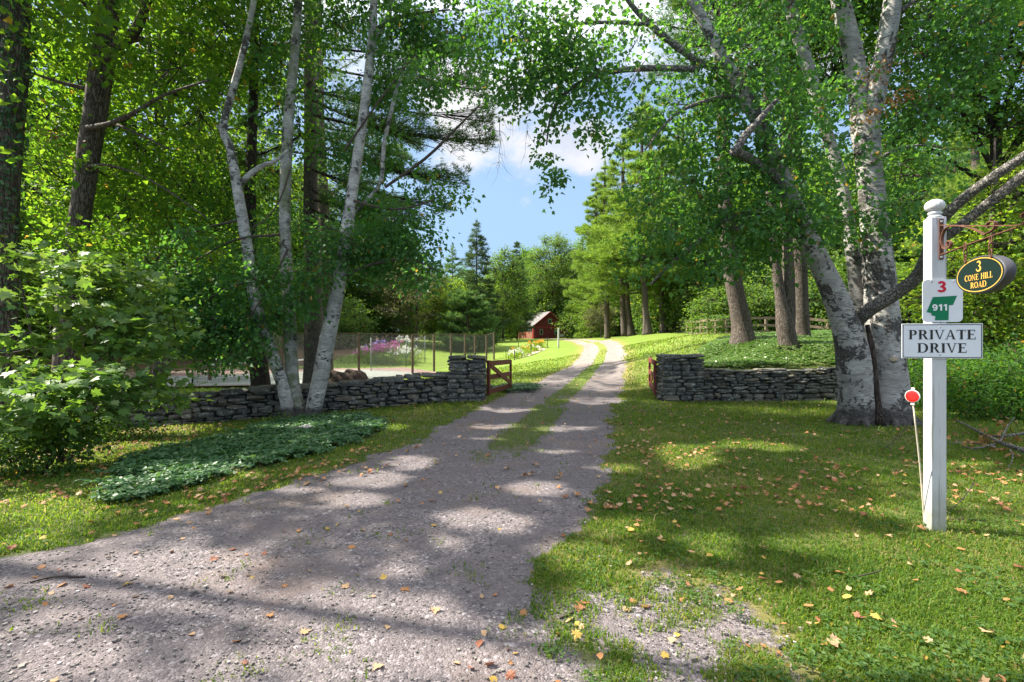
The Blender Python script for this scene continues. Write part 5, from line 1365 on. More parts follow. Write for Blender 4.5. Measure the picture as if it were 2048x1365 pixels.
# ------------------------------------------------------------------ maples on the near side of the woods
def limbs(t, specs, mat, name='limb'):
    mb = MB()
    for pts, ya, yb_ in specs:
        P, R = px_stem(pts, ya, yb_); mb.tube(P, R, 9, wob=.12, freq=3)
    return mb
mbase = np.array([-10.6, 11.6, gz(-10.6, 11.6)])
t = thing('maple_tree', 'big rough-barked maple leaning beyond the sunlit sapling leaves', 'tree', mbase)
mb = MB(); P, R = px_stem([(132, 705, 76), (140, 620, 58), (150, 505, 50), (165, 400, 48), (185, 260, 50), (205, 130, 52), (216, 30, 48), (226, -80, 44), (250, -250, 34), (270, -480, 18)], 11.6, 11.2); P[0][2] = mbase[2]-.1
mb.tube(P, R, 18, wob=.1, freq=2, smooth=5)
mb.build('trunk', M['maple_bark'], t, True)
mb = limbs(t, [([(212, 125, 30), (240, 88, 26), (268, 66, 24), (285, 30, 20), (303, -20, 18)], 11.3, 10.6), ([(240, 88, 18), (275, 78, 16), (300, 90, 10), (290, 130, 6)], 11.2, 10.8), ([(165, 258, 16), (190, 254, 14), (225, 246, 12), (275, 222, 10), (330, 190, 7), (420, 160, 4)], 11.3, 10), ([(225, 246, 8), (280, 270, 6), (340, 300, 4)], 11, 10.5), ([(180, 180, 12), (120, 165, 9), (60, 145, 6)], 11.5, 11), ([(150, 340, 10), (210, 330, 7), (300, 360, 5), (420, 440, 3)], 11.4, 10.5), ([(215, 50, 16), (150, -10, 10)], 11.3, 10.5)], None)
mb.build('limb', M['maple_bark'], t, True)
wood = MB(); cr = Crown(.135, .88, 'kite', 18, .4, .45, .3, .5, wood)
for (u, v, Y, ru, rv, d) in ((90, 60, 11, 90, 70, 1.5), (160, 150, 12.5, 80, 70, 1.2), (290, 50, 10.5, 80, 70, 1.5), (330, 150, 10.6, 90, 60, 1.6), (420, 70, 11, 80, 70, 1.3), (280, 300, 12.4, 90, 60, 1.2), (400, 240, 11.5, 80, 60, 1.2), (100, 260, 12.5, 70, 60, 1.1), (90, 400, 12, 80, 50, 1.2), (150, 330, 9.3, 70, 40, .9), (60, 200, 9, 50, 50, .8), (200, 60, 10, 60, 50, 1.4), (110, 470, 10, 80, 35, 1.6), (210, 470, 10.5, 70, 35, 1.6), (260, 160, 12, 60, 50, 1.3), (120, 100, 12.5, 70, 60, 1.4), (230, 340, 12.5, 60, 50, 1.3), (260, 400, 12.5, 80, 50, 1.3), (370, 380, 12.5, 80, 50, 1.2), (480, 170, 12, 50, 70, .9), (350, 460, 13, 90, 45, 1.4)):
    cr.lobe(u, v, Y, ru, rv, 1.0, d, rt=.007)
for c_, r_, d_ in (((-9.6, 9.5, 11.5), (3.6, 3, 2.2), 1.3), ((-11.5, 12, 14), (4, 3.5, 2.6), 1.2), ((-8, 12, 11), (2.8, 2.6, 1.8), 1.2), ((-7.4, 9, 9.2), (2, 1.8, 1), 1.1)):
    cr.lobe3(c_, r_, d_, rt=.008)
wood.build('branch', M['twig'], t); cr.build('crown', M['maple_leaf'], t)
dl_ = Crown(.085, .6, 'oval', 9, .16, .5, 1, .8, None)
for (u, v, ru, rv) in ((60, 245, 20, 8), (100, 262, 26, 9), (140, 282, 26, 8), (170, 292, 14, 8), (125, 316, 30, 6), (215, 333, 26, 6), (190, 340, 10, 5)): dl_.lobe(u, v, 9.6, ru, rv, .15, 1.1)
dl_.build('withered_leaves', M['dead_leaf'], t)

ib = np.array([-10.2, 9.6, gz(-10.2, 9.6)])
t = thing('maple_tree', 'thick old trunk clothed in ivy at the edge of the woods', 'tree', ib)
P, R = px_stem([(-6, 640, 92), (-2, 500, 84), (8, 290, 80), (24, 150, 70), (30, 0, 68), (36, -140, 58), (30, -400, 34)], 9.6, 9.3); P[0][2] = ib[2]-.1
mb = MB(); mb.tube(P, R, 18, wob=.1, freq=2, smooth=5); mb.build('trunk', M['maple_bark'], t, True)
Pc = catmull(P, 30); Rc = catmull(R[:, None], 30)[:, 0]
n = 5200; k = rng.integers(0, int(len(Pc)*.86), n); a = rng.random(n)*2*math.pi
k = k[(vnoise(k*.05, a*1.5) > .42)]; n = len(k); a = a[:n]
d = np.stack([np.cos(a), np.sin(a), 0*a], 1); C = Pc[k]+d*(Rc[k]+rng.uniform(.0, .1, n))[:, None]
mb = MB(); leaf_faces(mb, C, d*.4+np.array([0, 0, -.8])+rng.normal(0, .35, (n, 3)), d+rng.normal(0, .35, (n, 3)), .075*rng.uniform(.7, 1.2, n), .9, 'oval', .1); mb.build('ivy', M['ivy'], t)
wood = MB(); cr = Crown(.135, .88, 'kite', 18, .42, .5, .3, .5, wood)
cr.lobe(40, 40, 8.6, 60, 50, .7, .9); cr.lobe(120, 30, 8.4, 60, 40, .7, 1.0)
for c_, r_, d_ in (((-9.5, 7, 10), (3.2, 2.8, 2), 1.5), ((-6.5, 5.4, 9.2), (2.6, 2.2, 1.2), 1.4), ((-12.5, 7.5, 13), (3.4, 3, 2.2), 1.4), ((-9, 4.2, 11.5), (2.8, 2.2, 1.6), 1.3), ((-12, 10, 10), (3, 2.5, 2), 1.3), ((-7, 7.6, 7.6), (1.6, 1.4, .9), 1.2), ((-5.0, 6.8, 8.4), (1.8, 1.6, .9), 1.2), ((-13.5, 4.2, 13), (2.6, 2.2, 1.6), 1.2)):
    cr.lobe3(c_, r_, d_, rt=.005)
wood.build('branch', M['twig'], t); cr.build('crown', M['maple_leaf'], t)

# pole whose long thin shadow crosses the road
t = thing('utility_pole', 'slim wooden utility pole beside the road', 'utility pole', (-9.8, 4.72, gz(-9.8, 4.72)))
mb = MB(); g = gz(-9.8, 4.72); mb.tube([(-9.8, 4.72, g-.3), (-9.8, 4.72, g+6), (-9.8, 4.72, g+13.5)], [.085, .07, .055], 10); mb.build('shaft', M['old_post'], t, True)
LITP += [(-.9-(10.4-.9*1)*0, 2.6, 0, .01)]

# trunk beyond the wall with low dark leaves
db = np.array([-6.75, 13.0, gz(-6.75, 13.0)])
t = thing('hornbeam_tree', 'dark trunk with low drooping leaves right behind the mossy wall', 'tree', db)
P, R = px_stem([(524, 800, 52), (521, 770, 42), (517, 720, 37), (508, 640, 32), (502, 540, 28), (500, 400, 24), (505, 250, 20), (510, 50, 15), (512, -150, 9)], 13); mb = MB(); mb.tube(P, R, 14, wob=.08); mb.build('trunk', M['dark_bark'], t, True)
wood = MB(); cr = Crown(.115, .85, 'kite', 18, .34, .5, .45, .5, wood)
for (u, v, Y, ru, rv, d) in ((400, 300, 13.5, 70, 60, .9), (460, 380, 13, 60, 50, 1.1), (540, 380, 13, 50, 50, .9), (430, 440, 13, 70, 45, 1.4), (540, 470, 12.6, 50, 40, 1.2), (560, 130, 13, 50, 70, .9), (600, 250, 13.4, 50, 60, .9), (450, 580, 12.6, 70, 50, 1.6), (350, 600, 12.6, 60, 45, 1.6), (560, 560, 12.6, 60, 40, 1.4), (450, 680, 12.3, 60, 25, 1.0)):
    cr.lobe(u, v, Y, ru, rv, 1, d)
cr.lobe3((-6.7, 13, 10), (2.2, 2, 2), 1.2)
wood.build('branch', M['twig'], t); cr.build('crown', M['dark_leaf'], t)

# ------------------------------------------------------------------ sapling in front of the wall
sb = G(150, 880)
t = thing('maple_sapling', 'bushy young maple with broad sunlit leaves in front of the mossy wall', 'sapling', sb)
mb = MB()
for pts in ([(120, 900, 10), (110, 820, 9), (70, 700, 7), (40, 560, 4)], [(130, 900, 10), (160, 800, 9), (190, 690, 7), (180, 560, 4)], [(140, 900, 9), (210, 800, 8), (270, 720, 5), (330, 690, 3)], [(118, 880, 8), (60, 820, 7), (0, 740, 5), (-60, 660, 3)]):
    P, R = px_stem(pts, sb[1]+.5, sb[1]+.2); mb.tube(P, R, 7, wob=.1)
wood = mb; DENS0 = DENS; DENS = 2.1; cr = Crown(.12, 1.0, 'maple', 13, .3, .2, .25, .33, wood, fold=.08)
for (u, v, Y, ru, rv, d) in ((40, 520, 6.9, 90, 35, 2.2), (60, 500, 7.2, 90, 30, 2), (120, 540, 6.6, 80, 30, 2), (20, 670, 5.9, 80, 40, 2), (110, 610, 6.0, 80, 40, 1.8), (20, 600, 6.0, 70, 40, 2), (190, 620, 6.6, 70, 40, 1.8), (300, 760, 7.0, 50, 25, 1.6), (330, 800, 7.2, 35, 20, 1.2), (200, 770, 6.3, 70, 35, 2), (100, 780, 5.8, 80, 35, 2), (340, 650, 7.6, 50, 35, 1.6), (270, 560, 7.6, 50, 35, 1.6),  (150, 530, 7.0, 80, 35, 2.0), (230, 600, 7.2, 60, 40, 2), (-10, 580, 6.2, 70, 50, 2), (100, 660, 6.4, 90, 40, 2.4), (20, 850, 5.6, 70, 30, 1.8), (300, 620, 7.5, 50, 35, 1.8), (300, 800, 7.2, 40, 22, 1.2), (40, 545, 6.6, 90, 40, 2.2), (140, 580, 6.8, 90, 40, 2.2), (50, 620, 6.2, 90, 45, 2.2), (170, 660, 6.4, 90, 45, 2.2), (40, 700, 6.0, 80, 45, 2.2), (120, 745, 6.0, 90, 40, 2.2), (230, 720, 6.8, 70, 40, 2), (250, 640, 7, 60, 40, 1.6), (40, 790, 5.8, 80, 40, 2), (160, 810, 6.0, 70, 35, 1.9), (250, 790, 6.8, 55, 30, 1.7), (310, 740, 7.2, 40, 25, 1.2), (-40, 640, 5.6, 60, 80, 1.5), (290, 690, 7.4, 40, 25, 1.2), (220, 560, 7.4, 50, 30, 1.5), (90, 850, 5.8, 60, 25, 1.4)):
    cr.lobe(u, v, Y, ru, rv, .55, d, rt=.004)
DENS = DENS0; wood.build('stem', M['twig'], t); cr.build('crown', M['sapling_leaf'], t)

def shrub(name, label, cat, base, lobes, leaf, mat, kind='kite', asp=.7, per=18, cr_=.16, group=None, stems_=7, tilt=.55, droop=.2, flat=.7):
    t = thing(name, label, cat, base, group=group)
    wood = MB(); c = Crown(leaf, asp, kind, per, cr_, flat, droop, tilt, wood)
    for (dx, dy, dz, rx, ry, rz_, d) in lobes:
        cc = np.asarray(base)+np.array([dx, dy, dz])
        wood.tube([np.asarray(base)+np.array([dx*.2, dy*.2, -.05]), np.asarray(base)+np.array([dx*.6, dy*.6, dz*.5]), cc], [.012+.002*leaf/.05, .01, .006], 5, caps=False)
        c.lobe3(cc, (rx, ry, rz_), d, root=cc-np.array([0, 0, rz_*.6]), rt=.003)
    wood.build('stem', M['twig'], t); c.build('foliage', mat, t); return t
b = G(70, 950); shrub('bush', 'low leafy undergrowth bush at the foot of the maple sapling', 'bush', b, [(-.3, 0, .3, .5, .4, .3, 2.2), (.25, .1, .3, .45, .4, .28, 2.2), (-.7, .1, .45, .45, .4, .35, 2), (0, .4, .45, .6, .4, .3, 2)], .062, M['mid_leaf'], 'oval', .75, 14)
b = G(230, 885); shrub('bush', 'straggling undergrowth bush in shade before the mossy wall', 'bush', b, [(-.3, 0, .25, .5, .35, .25, 1.8), (.3, .1, .2, .45, .35, .2, 1.6), (-.9, -.1, .3, .5, .4, .28, 1.8)], .06, M['dark_leaf'], 'oval', .7, 14)
b = G(588, 842); b = b+np.array([-.03, -.35, 0]); shrub('seedling', 'bright green seedling between the birch stems', 'seedling', b, [(0, 0, .14, .14, .1, .07, 1.6), (-.2, -.1, .1, .1, .1, .06, 1.2)], .055, M['mid_leaf'], 'oval', .7, 9, .08)

# ------------------------------------------------------------------ white pines beyond the mossy wall
def near_pine(name, label, pts, Y, H, c0, blen, extra, seed, mat=M['pine'], bark=M['pine_bark'], group=None, twin=None, nt=64, per=10, tuft=.17, nw=.022, cull=True, spread=.36):
    base = np.array([(pts[0][0]-CU)/F*Y, Y, 0]); base[2] = gz(base[0], Y)
    t = thing(name, label, 'tree', base, group=group)
    P, R = px_stem(pts, Y); P[0][2] = base[2]-.15; R[0] *= 1.12
    top = base+np.array([P[-1][0]-base[0], 0, H]); 
    P = np.concatenate([P, top[None]]); R = np.concatenate([R, [.04]])
    mb = MB(); mb.tube(P, R, 14, wob=.06, freq=2, smooth=4)
    tr_ = mb.build('trunk', bark, t, True)
    if twin:
        P2, R2 = px_stem(twin, Y+.1); mb = MB(); mb.tube(P2, R2, 12, wob=.06, smooth=4); mb.build('trunk', bark, t, True)
    nb, wb = MB(), MB()
    ln = ((P[-1][0]-base[0])/H, 0)
    conifer(base, H, c0, blen, 1.15, tuft, nt, per, nw, spread, 0, seed, nb, wb, lambda f: (1-f**1.6)*(.75+.25*math.sin(f*9)), nbough=4, lean=ln, cull=cull)
    for (u0, v0, u1, v1, y1, wd) in extra:
        a = W(u0, v0, Y-.2); bq = W(u1, v1, y1)
        L = np.linalg.norm(bq-a)
        bough(nb, wb, a, bq, wd, tuft, int(nt*L*1.5), per, nw, .02, .045)
    wb.build('branch', M['dark_bark'], t); nb.build('needles', mat, t)
    return t
near_pine('pine_tree', 'straight white pine with layered boughs reaching over the drive, behind the birch stems', [(625, 800, 44), (627, 720, 40), (627, 600, 36), (622, 420, 30), (621, 250, 26), (619, 60, 22), (617, -120, 20)], 16.0, 23, 12.5, 5.0,
          [(625, 180, 985, 245, 13, 1.0), (625, 230, 990, 290, 13.5, 1.0), (625, 130, 975, 180, 13.2, 1.0), (625, 300, 940, 370, 14, 1.0), (625, 340, 900, 420, 14, .9), (625, 400, 870, 440, 14.2, .8), (625, 200, 880, 300, 14.8, 1.1), (625, 90, 930, 110, 13, 1.1), (625, 160, 480, 260, 15, 1), (625, 60, 450, 150, 15.5, 1),
           (625, 260, 800, 350, 15, .9), (625, 420, 830, 500, 15, .8), (625, 380, 780, 470, 14.5, .8), (625, 260, 470, 330, 15.2, .9)], 1)
near_pine('pine_tree', 'slender dark pine standing close behind the straight white pine', [(654, 780, 26), (652, 600, 24), (648, 420, 22), (640, 250, 20), (636, 60, 18), (632, -100, 15)], 24.3, 25, 9.5, 6.2,
          [(645, 260, 860, 330, 22, .9), (645, 350, 830, 420, 22, .9), (645, 430, 520, 480, 23, .9), (645, 330, 500, 400, 23, .9), (645, 450, 800, 520, 23, .9), (645, 150, 860, 190, 22, 1), (645, 520, 760, 560, 23, .8), (645, 520, 540, 560, 23, .8)], 2)
# ------------------------------------------------------------------ pines on the bank
near_pine('pine_tree', 'stout bare pine trunk standing alone in the ground cover, leaning slightly', [(1486, 684, 56), (1484, 660, 44), (1478, 620, 39), (1468, 570, 36), (1458, 500, 33), (1450, 380, 29), (1445, 200, 25), (1440, 0, 22)], 16.5, 21, 8.5, 4.4,
          [(1455, 480, 1330, 540, 16, .8), (1450, 440, 1290, 470, 15.5, .9), (1452, 460, 1560, 450, 16, .8)], 3, group='pines on the ivy bank')
near_pine('pine_tree', 'fork-trunked pine nearest the lichen wall', [(1580, 704, 50), (1577, 690, 42), (1570, 650, 38), (1562, 600, 24), (1553, 540, 21), (1545, 460, 18), (1535, 300, 15), (1530, 60, 12)], 14.5, 19, 9.5, 4.0,
          [(1550, 440, 1440, 470, 14, .8), (1550, 420, 1660, 470, 14.5, .8)], 4, group='pines on the ivy bank', twin=[(1576, 655, 30), (1578, 610, 27), (1577, 540, 25), (1572, 440, 22), (1570, 300, 19), (1568, 60, 15), (1566, -200, 8)])
near_pine('pine_tree', 'rough-barked pine trunk between the fork-trunked pine and the old birch', [(1608, 690, 44), (1605, 670, 35), (1602, 620, 32), (1600, 540, 30), (1596, 440, 28), (1590, 250, 24), (1588, 0, 20)], 17.5, 22, 9, 4.4,
          [(1598, 430, 1480, 440, 17, .9), (1598, 460, 1700, 500, 17, .9)], 5, group='pines on the ivy bank')
lp = M['light_pine']
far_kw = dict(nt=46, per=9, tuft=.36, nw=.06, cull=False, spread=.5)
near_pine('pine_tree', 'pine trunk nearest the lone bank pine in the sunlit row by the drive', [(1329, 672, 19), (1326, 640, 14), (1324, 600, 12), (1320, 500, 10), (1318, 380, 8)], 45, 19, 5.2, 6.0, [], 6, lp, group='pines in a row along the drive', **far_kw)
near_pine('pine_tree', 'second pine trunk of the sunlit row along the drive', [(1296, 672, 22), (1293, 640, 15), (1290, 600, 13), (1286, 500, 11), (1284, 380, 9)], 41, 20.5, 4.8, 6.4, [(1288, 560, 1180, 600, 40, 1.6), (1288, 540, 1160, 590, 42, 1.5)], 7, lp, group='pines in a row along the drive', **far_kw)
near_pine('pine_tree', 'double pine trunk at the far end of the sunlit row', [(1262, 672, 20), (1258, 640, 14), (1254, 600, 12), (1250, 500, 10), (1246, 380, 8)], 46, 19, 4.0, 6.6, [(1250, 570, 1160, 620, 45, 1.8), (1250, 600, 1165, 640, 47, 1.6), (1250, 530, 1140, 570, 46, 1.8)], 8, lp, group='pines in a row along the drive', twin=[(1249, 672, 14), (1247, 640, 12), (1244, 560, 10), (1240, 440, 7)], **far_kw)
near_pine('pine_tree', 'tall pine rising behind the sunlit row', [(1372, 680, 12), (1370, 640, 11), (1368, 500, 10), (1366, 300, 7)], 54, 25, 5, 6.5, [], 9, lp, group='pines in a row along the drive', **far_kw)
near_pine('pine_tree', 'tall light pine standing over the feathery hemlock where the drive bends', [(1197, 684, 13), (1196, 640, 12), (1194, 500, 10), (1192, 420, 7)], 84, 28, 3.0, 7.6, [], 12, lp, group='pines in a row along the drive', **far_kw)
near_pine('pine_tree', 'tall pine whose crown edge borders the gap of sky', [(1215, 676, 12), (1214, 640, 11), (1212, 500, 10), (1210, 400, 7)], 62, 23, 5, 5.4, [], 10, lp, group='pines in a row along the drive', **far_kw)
# ------------------------------------------------------------------ broadleaf trees of the middle distance
def broad(name, label, base, H, c0, r, leaf, mat, nl=14, dens=1.5, group=None, tr=.2, per=18, cr_=.6, cat='tree', bark=None, asp=.85, lob=None, cull=False, lean=0):
    base = np.asarray(base, float)
    t = thing(name, label, cat, base, group=group)
    mb = MB(); top = base+np.array([lean, 0, H*.9])
    mid = base+np.array([lean*.2+rng.normal(0, .15), 0, H*.4])
    mb.tube([base-np.array([0, 0, .2]), base+np.array([0, 0, .3]), mid, top], [tr*1.5, tr, tr*.7, tr*.15], 9, wob=.08, smooth=4)
    global keep_mask
    wood = MB(); c = Crown(leaf, asp, 'kite', per, cr_, .6, .3, .55, wood)
    kmf = keep_mask
    if not cull: keep_mask = lambda C: np.ones(len(C), bool)
    L = lob or []
    if not L:
        for i in range(nl):
            f = (i+.5)/nl; z = c0+(H-c0)*f
            rr = r*math.sin(math.pi*(f*.86+.1))**.7; a = i*2.4+rng.random()
            L.append((math.cos(a)*rr*.62, math.sin(a)*rr*.62, z, rr*.6, rr*.6, (H-c0)/nl*2.0))
    for (dx, dy, dz, rx, ry, rz_) in L:
        cc = base+np.array([dx+lean*dz/H, dy, dz]); st_ = base+np.array([lean*dz/H*.6, 0, max(.5, dz*.72)])
        mb.tube([st_, (st_+cc)/2+np.array([0, 0, .1]), cc], [tr*.4, tr*.25, tr*.1], 5, caps=False)
        c.lobe3(cc, (rx, ry, rz_), dens, root=cc-np.array([0, 0, rz_*.4]), rt=.012*leaf/.1)
    keep_mask = kmf
    mb.build('trunk', bark or M['far_bark'], t, True); wood.build('branch', M['twig'], t); c.build('crown', mat, t)
    return t
def at(u, Y): x = (u-CU)/F*Y; return (x, Y, gz(x, Y))
broad('crabapple_tree', 'thin brownish crabapple with sparse leaves beside the chain-link fence', at(832, 60), 10.6, 2.2, 4.8, .17, M['crab_leaf'], 16, .75, tr=.14, cr_=.5)
broad('maple_tree', 'bright green young maple between the crabapple and the dark yew', at(893, 62), 8.6, 1.0, 3.4, .18, M['yellow_leaf'], 12, 1.9, tr=.12)
def cone(name, label, u, Y, H, blen, mat, nt, tuft, nw, droop=.25, c0=.6, whorl=.75, curve=None, per=7, group=None, nbough=6, spread=.3, tr=.2):
    b = np.array(at(u, Y)); t = thing(name, label, 'tree', b, group=group)
    nb, wb = conifer(b, H, c0, blen, whorl, tuft, nt, per, nw, spread, droop, 0, None, None, curve, False, nbough)
    wb.tube([b-np.array([0, 0, .2]), b+np.array([0, 0, H*.6]), b+np.array([0, 0, H])], [tr, tr*.6, .03], 8, wob=.05)
    wb.build('trunk', M['far_bark'], t); nb.build('needles', mat, t); return t
cone('yew_tree', 'rounded dark green yew beyond the end of the chain-link fence', 935, 58, 6.9, 3.7, M['pine'], 26, .35, .075, -.1, .2, .55, lambda f: math.sqrt(max(0, 1-f**2))*.95+.05, nbough=7, spread=.4)
cone('spruce_tree', 'pointed tall spruce rising highest against the open sky', 953, 78, 19.6, 5.6, M['spruce'], 12, .5, .09, .3, .8, .8, nbough=7)
cone('spruce_tree', 'narrow spruce tip showing over the pale green tree', 1034, 96, 19.5, 4.2, M['spruce'], 12, .5, .1, .1, 2, .9, nbough=6)
cone('pine_tree', 'soft blue-green pine left of the pointed tall spruce'.replace('left of', 'beside'), 905, 96, 18.5, 5.0, M['pine'], 12, .5, .1, -.1, 3, 1.1, lambda f: (1-f**1.8), nbough=5)
broad('birch_tree', 'pale yellow-green tree next to the pointed tall spruce', at(1006, 84), 15.5, 1.5, 4.4, .26, M['mid_leaf'], 16, 1.9, tr=.2, cr_=.7)
broad('oak_tree', 'broad leafy tree whose branches overhang the barn roof', at(1106, 110), 23, 6.4, 6.6, .28, M['mid_leaf'], 24, 1.8, tr=.35, cr_=.85)
broad('ash_tree', 'tree filling in behind the red barn', at(1058, 124), 22, 2, 7.0, .34, M['dark_leaf'], 18, 1.9, tr=.3, cr_=1.0, group=None)
broad('bush', 'round leafy bush at the garage side of the barn', at(1014, 96), 4.0, .3, 1.9, .2, M['mid_leaf'], 9, 2.0, tr=.06, cr_=.45, cat='bush')
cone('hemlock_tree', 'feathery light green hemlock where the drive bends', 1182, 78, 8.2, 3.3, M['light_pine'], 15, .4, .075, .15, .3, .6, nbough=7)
broad('dogwood_tree', 'small pale-leaved tree on a thin trunk under the pines by the drive', at(1202, 72), 5.0, 1.4, 2.5, .17, M['crab_leaf'], 9, 1.3, tr=.1, cr_=.4, bark=M['pine_bark'])

# ------------------------------------------------------------------ woods: one tree of each kind, then copies
def proto_broad(mat, H=20, c0=2.5, r=6, leaf=.27, nl=22, dens=1.7):
    return broad('forest_tree', 'leafy tree in the woods', (0, -400, 0), H, c0, r, leaf, mat, nl, dens, tr=.3, cr_=.9)
protos = [proto_broad(M['dark_leaf']), proto_broad(M['mid_leaf'], 18, 1.5, 5.6), proto_broad(M['maple_leaf'], 21, 3, 6.4)]
_t = thing('forest_tree', 'pine in the woods', 'tree', (0, -400, 0))
nb, wb = conifer((0, -400, 0), 22, 3, 5.5, 1.2, .45, 12, 7, .075, .4, 0, 0, None, None, lambda f: (1-f**1.7)*(.8+.2*math.sin(f*11)), False, 5)
wb.tube([(0, -400, -.3), (0, -400, 12), (0, -400, 22)], [.3, .2, .03], 8); wb.build('trunk', M['far_bark'], _t); nb.build('needles', M['pine'], _t)
protos.append(_t)
kids = {p.name: [o for o in COL.objects if o.parent == p] for p in protos}
used_p = set()
def plant(k, u, Y, s, label, group, x=None):
    p = protos[k]
    if x is None: x = (u-CU)/F*Y
    if p.name not in used_p: o = p; used_p.add(p.name)
    else:
        o = p.copy(); COL.objects.link(o)
        for ch in kids[p.name]:
            c = ch.copy(); COL.objects.link(c); c.parent = o
    o.location = (x, Y, gz(np.clip(x, -90, 90), min(Y, 180))-.1); o.rotation_euler = (0, 0, rng.random()*6.28); o.scale = (s*rng.uniform(.9, 1.1), s*rng.uniform(.9, 1.1), s)
    o['label'] = label; o['group'] = group
L1, G1 = 'tall leafy tree in the shady woods beyond the tennis court', 'woods beyond the tennis court'
for (u, Y, k, s) in ((150, 43, 2, .8), (280, 43, 2, .85), (410, 44, 1, .85), (490, 57, 2, .9), (-120, 44, 0, 1), (-20, 48, 2, 1.0), (60, 42, 1, .9), (130, 52, 0, 1), (200, 44, 2, .9), (260, 50, 3, .9), (330, 46, 0, .9), (390, 56, 2, 1), (450, 46, 0, .85), (520, 62, 1, .9), (640, 66, 0, .9), (735, 72, 2, .9), (790, 66, 0, .8), (600, 66, 2, 1.1), (450, 68, 0, 1.1), (300, 66, 1, 1.1), (120, 68, 0, 1.1), (-60, 64, 1, 1.1)):
    plant(k, u, Y, s, L1, G1)
L2, G2 = 'leafy tree in the woods beyond the rail fence', 'woods beyond the rail fence'
for (u, Y, k, s) in ((1330, 64, 1, .9), (1390, 58, 0, .85), (1430, 46, 1, .7), (1470, 60, 2, 1), (1510, 44, 0, .75), (1550, 54, 1, .95), (1600, 42, 2, .75), (1640, 52, 0, .95), (1690, 42, 1, .8), (1740, 50, 2, .9), (1790, 40, 0, .8), (1850, 46, 1, .9), (1910, 36, 3, .7), (1960, 44, 2, .9), (2020, 36, 1, .8), (2100, 42, 0, .95), (2180, 36, 2, .9), (1480, 78, 0, 1.1), (1620, 72, 1, 1.1), (1780, 68, 0, 1.1), (1950, 62, 1, 1.1), (1280, 84, 2, 1), (1230, 96, 0, 1)):
    plant(k, u, Y, s, L2, G2)
L3, G3 = 'distant tree in the wood line past the barn', 'wood line past the barn'
for (u, Y, k, s) in ((820, 92, 0, .75), (860, 84, 1, .62), (880, 112, 3, .8), (930, 122, 0, .85), (985, 126, 2, .8), (1010, 138, 0, .95), (1090, 132, 1, .9), (1130, 122, 0, 1.05), (1165, 112, 3, 1.05), (1195, 104, 1, .95), (1170, 130, 2, 1.2), (1040, 132, 3, .85), (960, 140, 1, .9)):
    plant(k, u, Y, s, L3, G3)

broad('maple_tree', 'leafy maple standing on the court side of the mossy wall', at(318, 17.5), 16, 4.6, 4.6, .15, M['maple_leaf'], 20, 1.5, tr=.22, cr_=.55, bark=M['maple_bark'])
for (u, Y, k, s) in ((-60, 26, 2, .85), (60, 30, 2, .8), (-200, 20, 1, .8), (-160, 34, 0, .95)): plant(k, u, Y, s, L1, G1)
# leafy maples behind the old birch and the sign post
t = broad('maple_tree', 'dark-leaved maple crown hanging above the rusty bracket and the sign post', at(1985, 13.5), 12, 3, 4, .11, M['dark_leaf'], tr=.2, cr_=.4, dens=1.5, cull=True, bark=M['dark_bark'],
          lob=[(-1.8, -.5, 8.8, 1.7, 1.5, 1.2), (.2, -.8, 8.2, 1.7, 1.5, 1.1), (1.6, -.5, 7.0, 1.6, 1.4, 1.1), (-1.2, 0, 7.2, 1.6, 1.4, 1.0), (.6, -.4, 6.4, 1.5, 1.3, .9), (-2.6, .3, 6.4, 1.4, 1.3, .9), (-2.4, .5, 10.2, 1.8, 1.6, 1.2), (.5, 0, 10.4, 2, 1.6, 1.2), (-4.0, .6, 8.4, 1.6, 1.4, 1.3), (-4.2, .8, 10.3, 1.8, 1.4, 1.2), (2.2, -.8, 5.4, 1.2, 1.1, .8)])
t = broad('maple_tree', 'yellow-green maple with layered sunlit leaves behind the oval sign', at(1990, 12.0), 7.2, .8, 3, .1, M['yellow_leaf'], tr=.12, cr_=.36, dens=1.7, cull=True,
          lob=[(-.6, 0, 1.6, 1.3, 1.1, .6), (.6, -.3, 1.9, 1.3, 1.1, .6), (-1.0, .2, 2.4, 1.2, 1, .6), (.3, 0, 2.7, 1.3, 1.1, .55), (1.2, -.4, 3.2, 1.2, 1, .55), (-.8, .2, 3.3, 1.2, 1, .55), (.2, 0, 3.9, 1.2, 1, .55), (1.2, -.2, 4.5, 1.1, 1, .55), (-.6, .3, 4.4, 1, 1, .5), (.6, 0, 5.2, 1.1, 1, .55), (-1.6, .5, 1.2, 1.0, .9, .5), (1.5, -.6, 1.2, 1.0, .9, .5), (1.5, 0, 5.9, 1, .9, .5)])
near_pine('pine_tree', 'sunlit feathery pine farther up behind the yellow-green maple', [(1960, 640, 22), (1958, 500, 20), (1950, 300, 17)], 26, 15, 2.2, 5.0, [], 20, lp, nt=50, per=9, tuft=.26, nw=.035, cull=False, spread=.5)
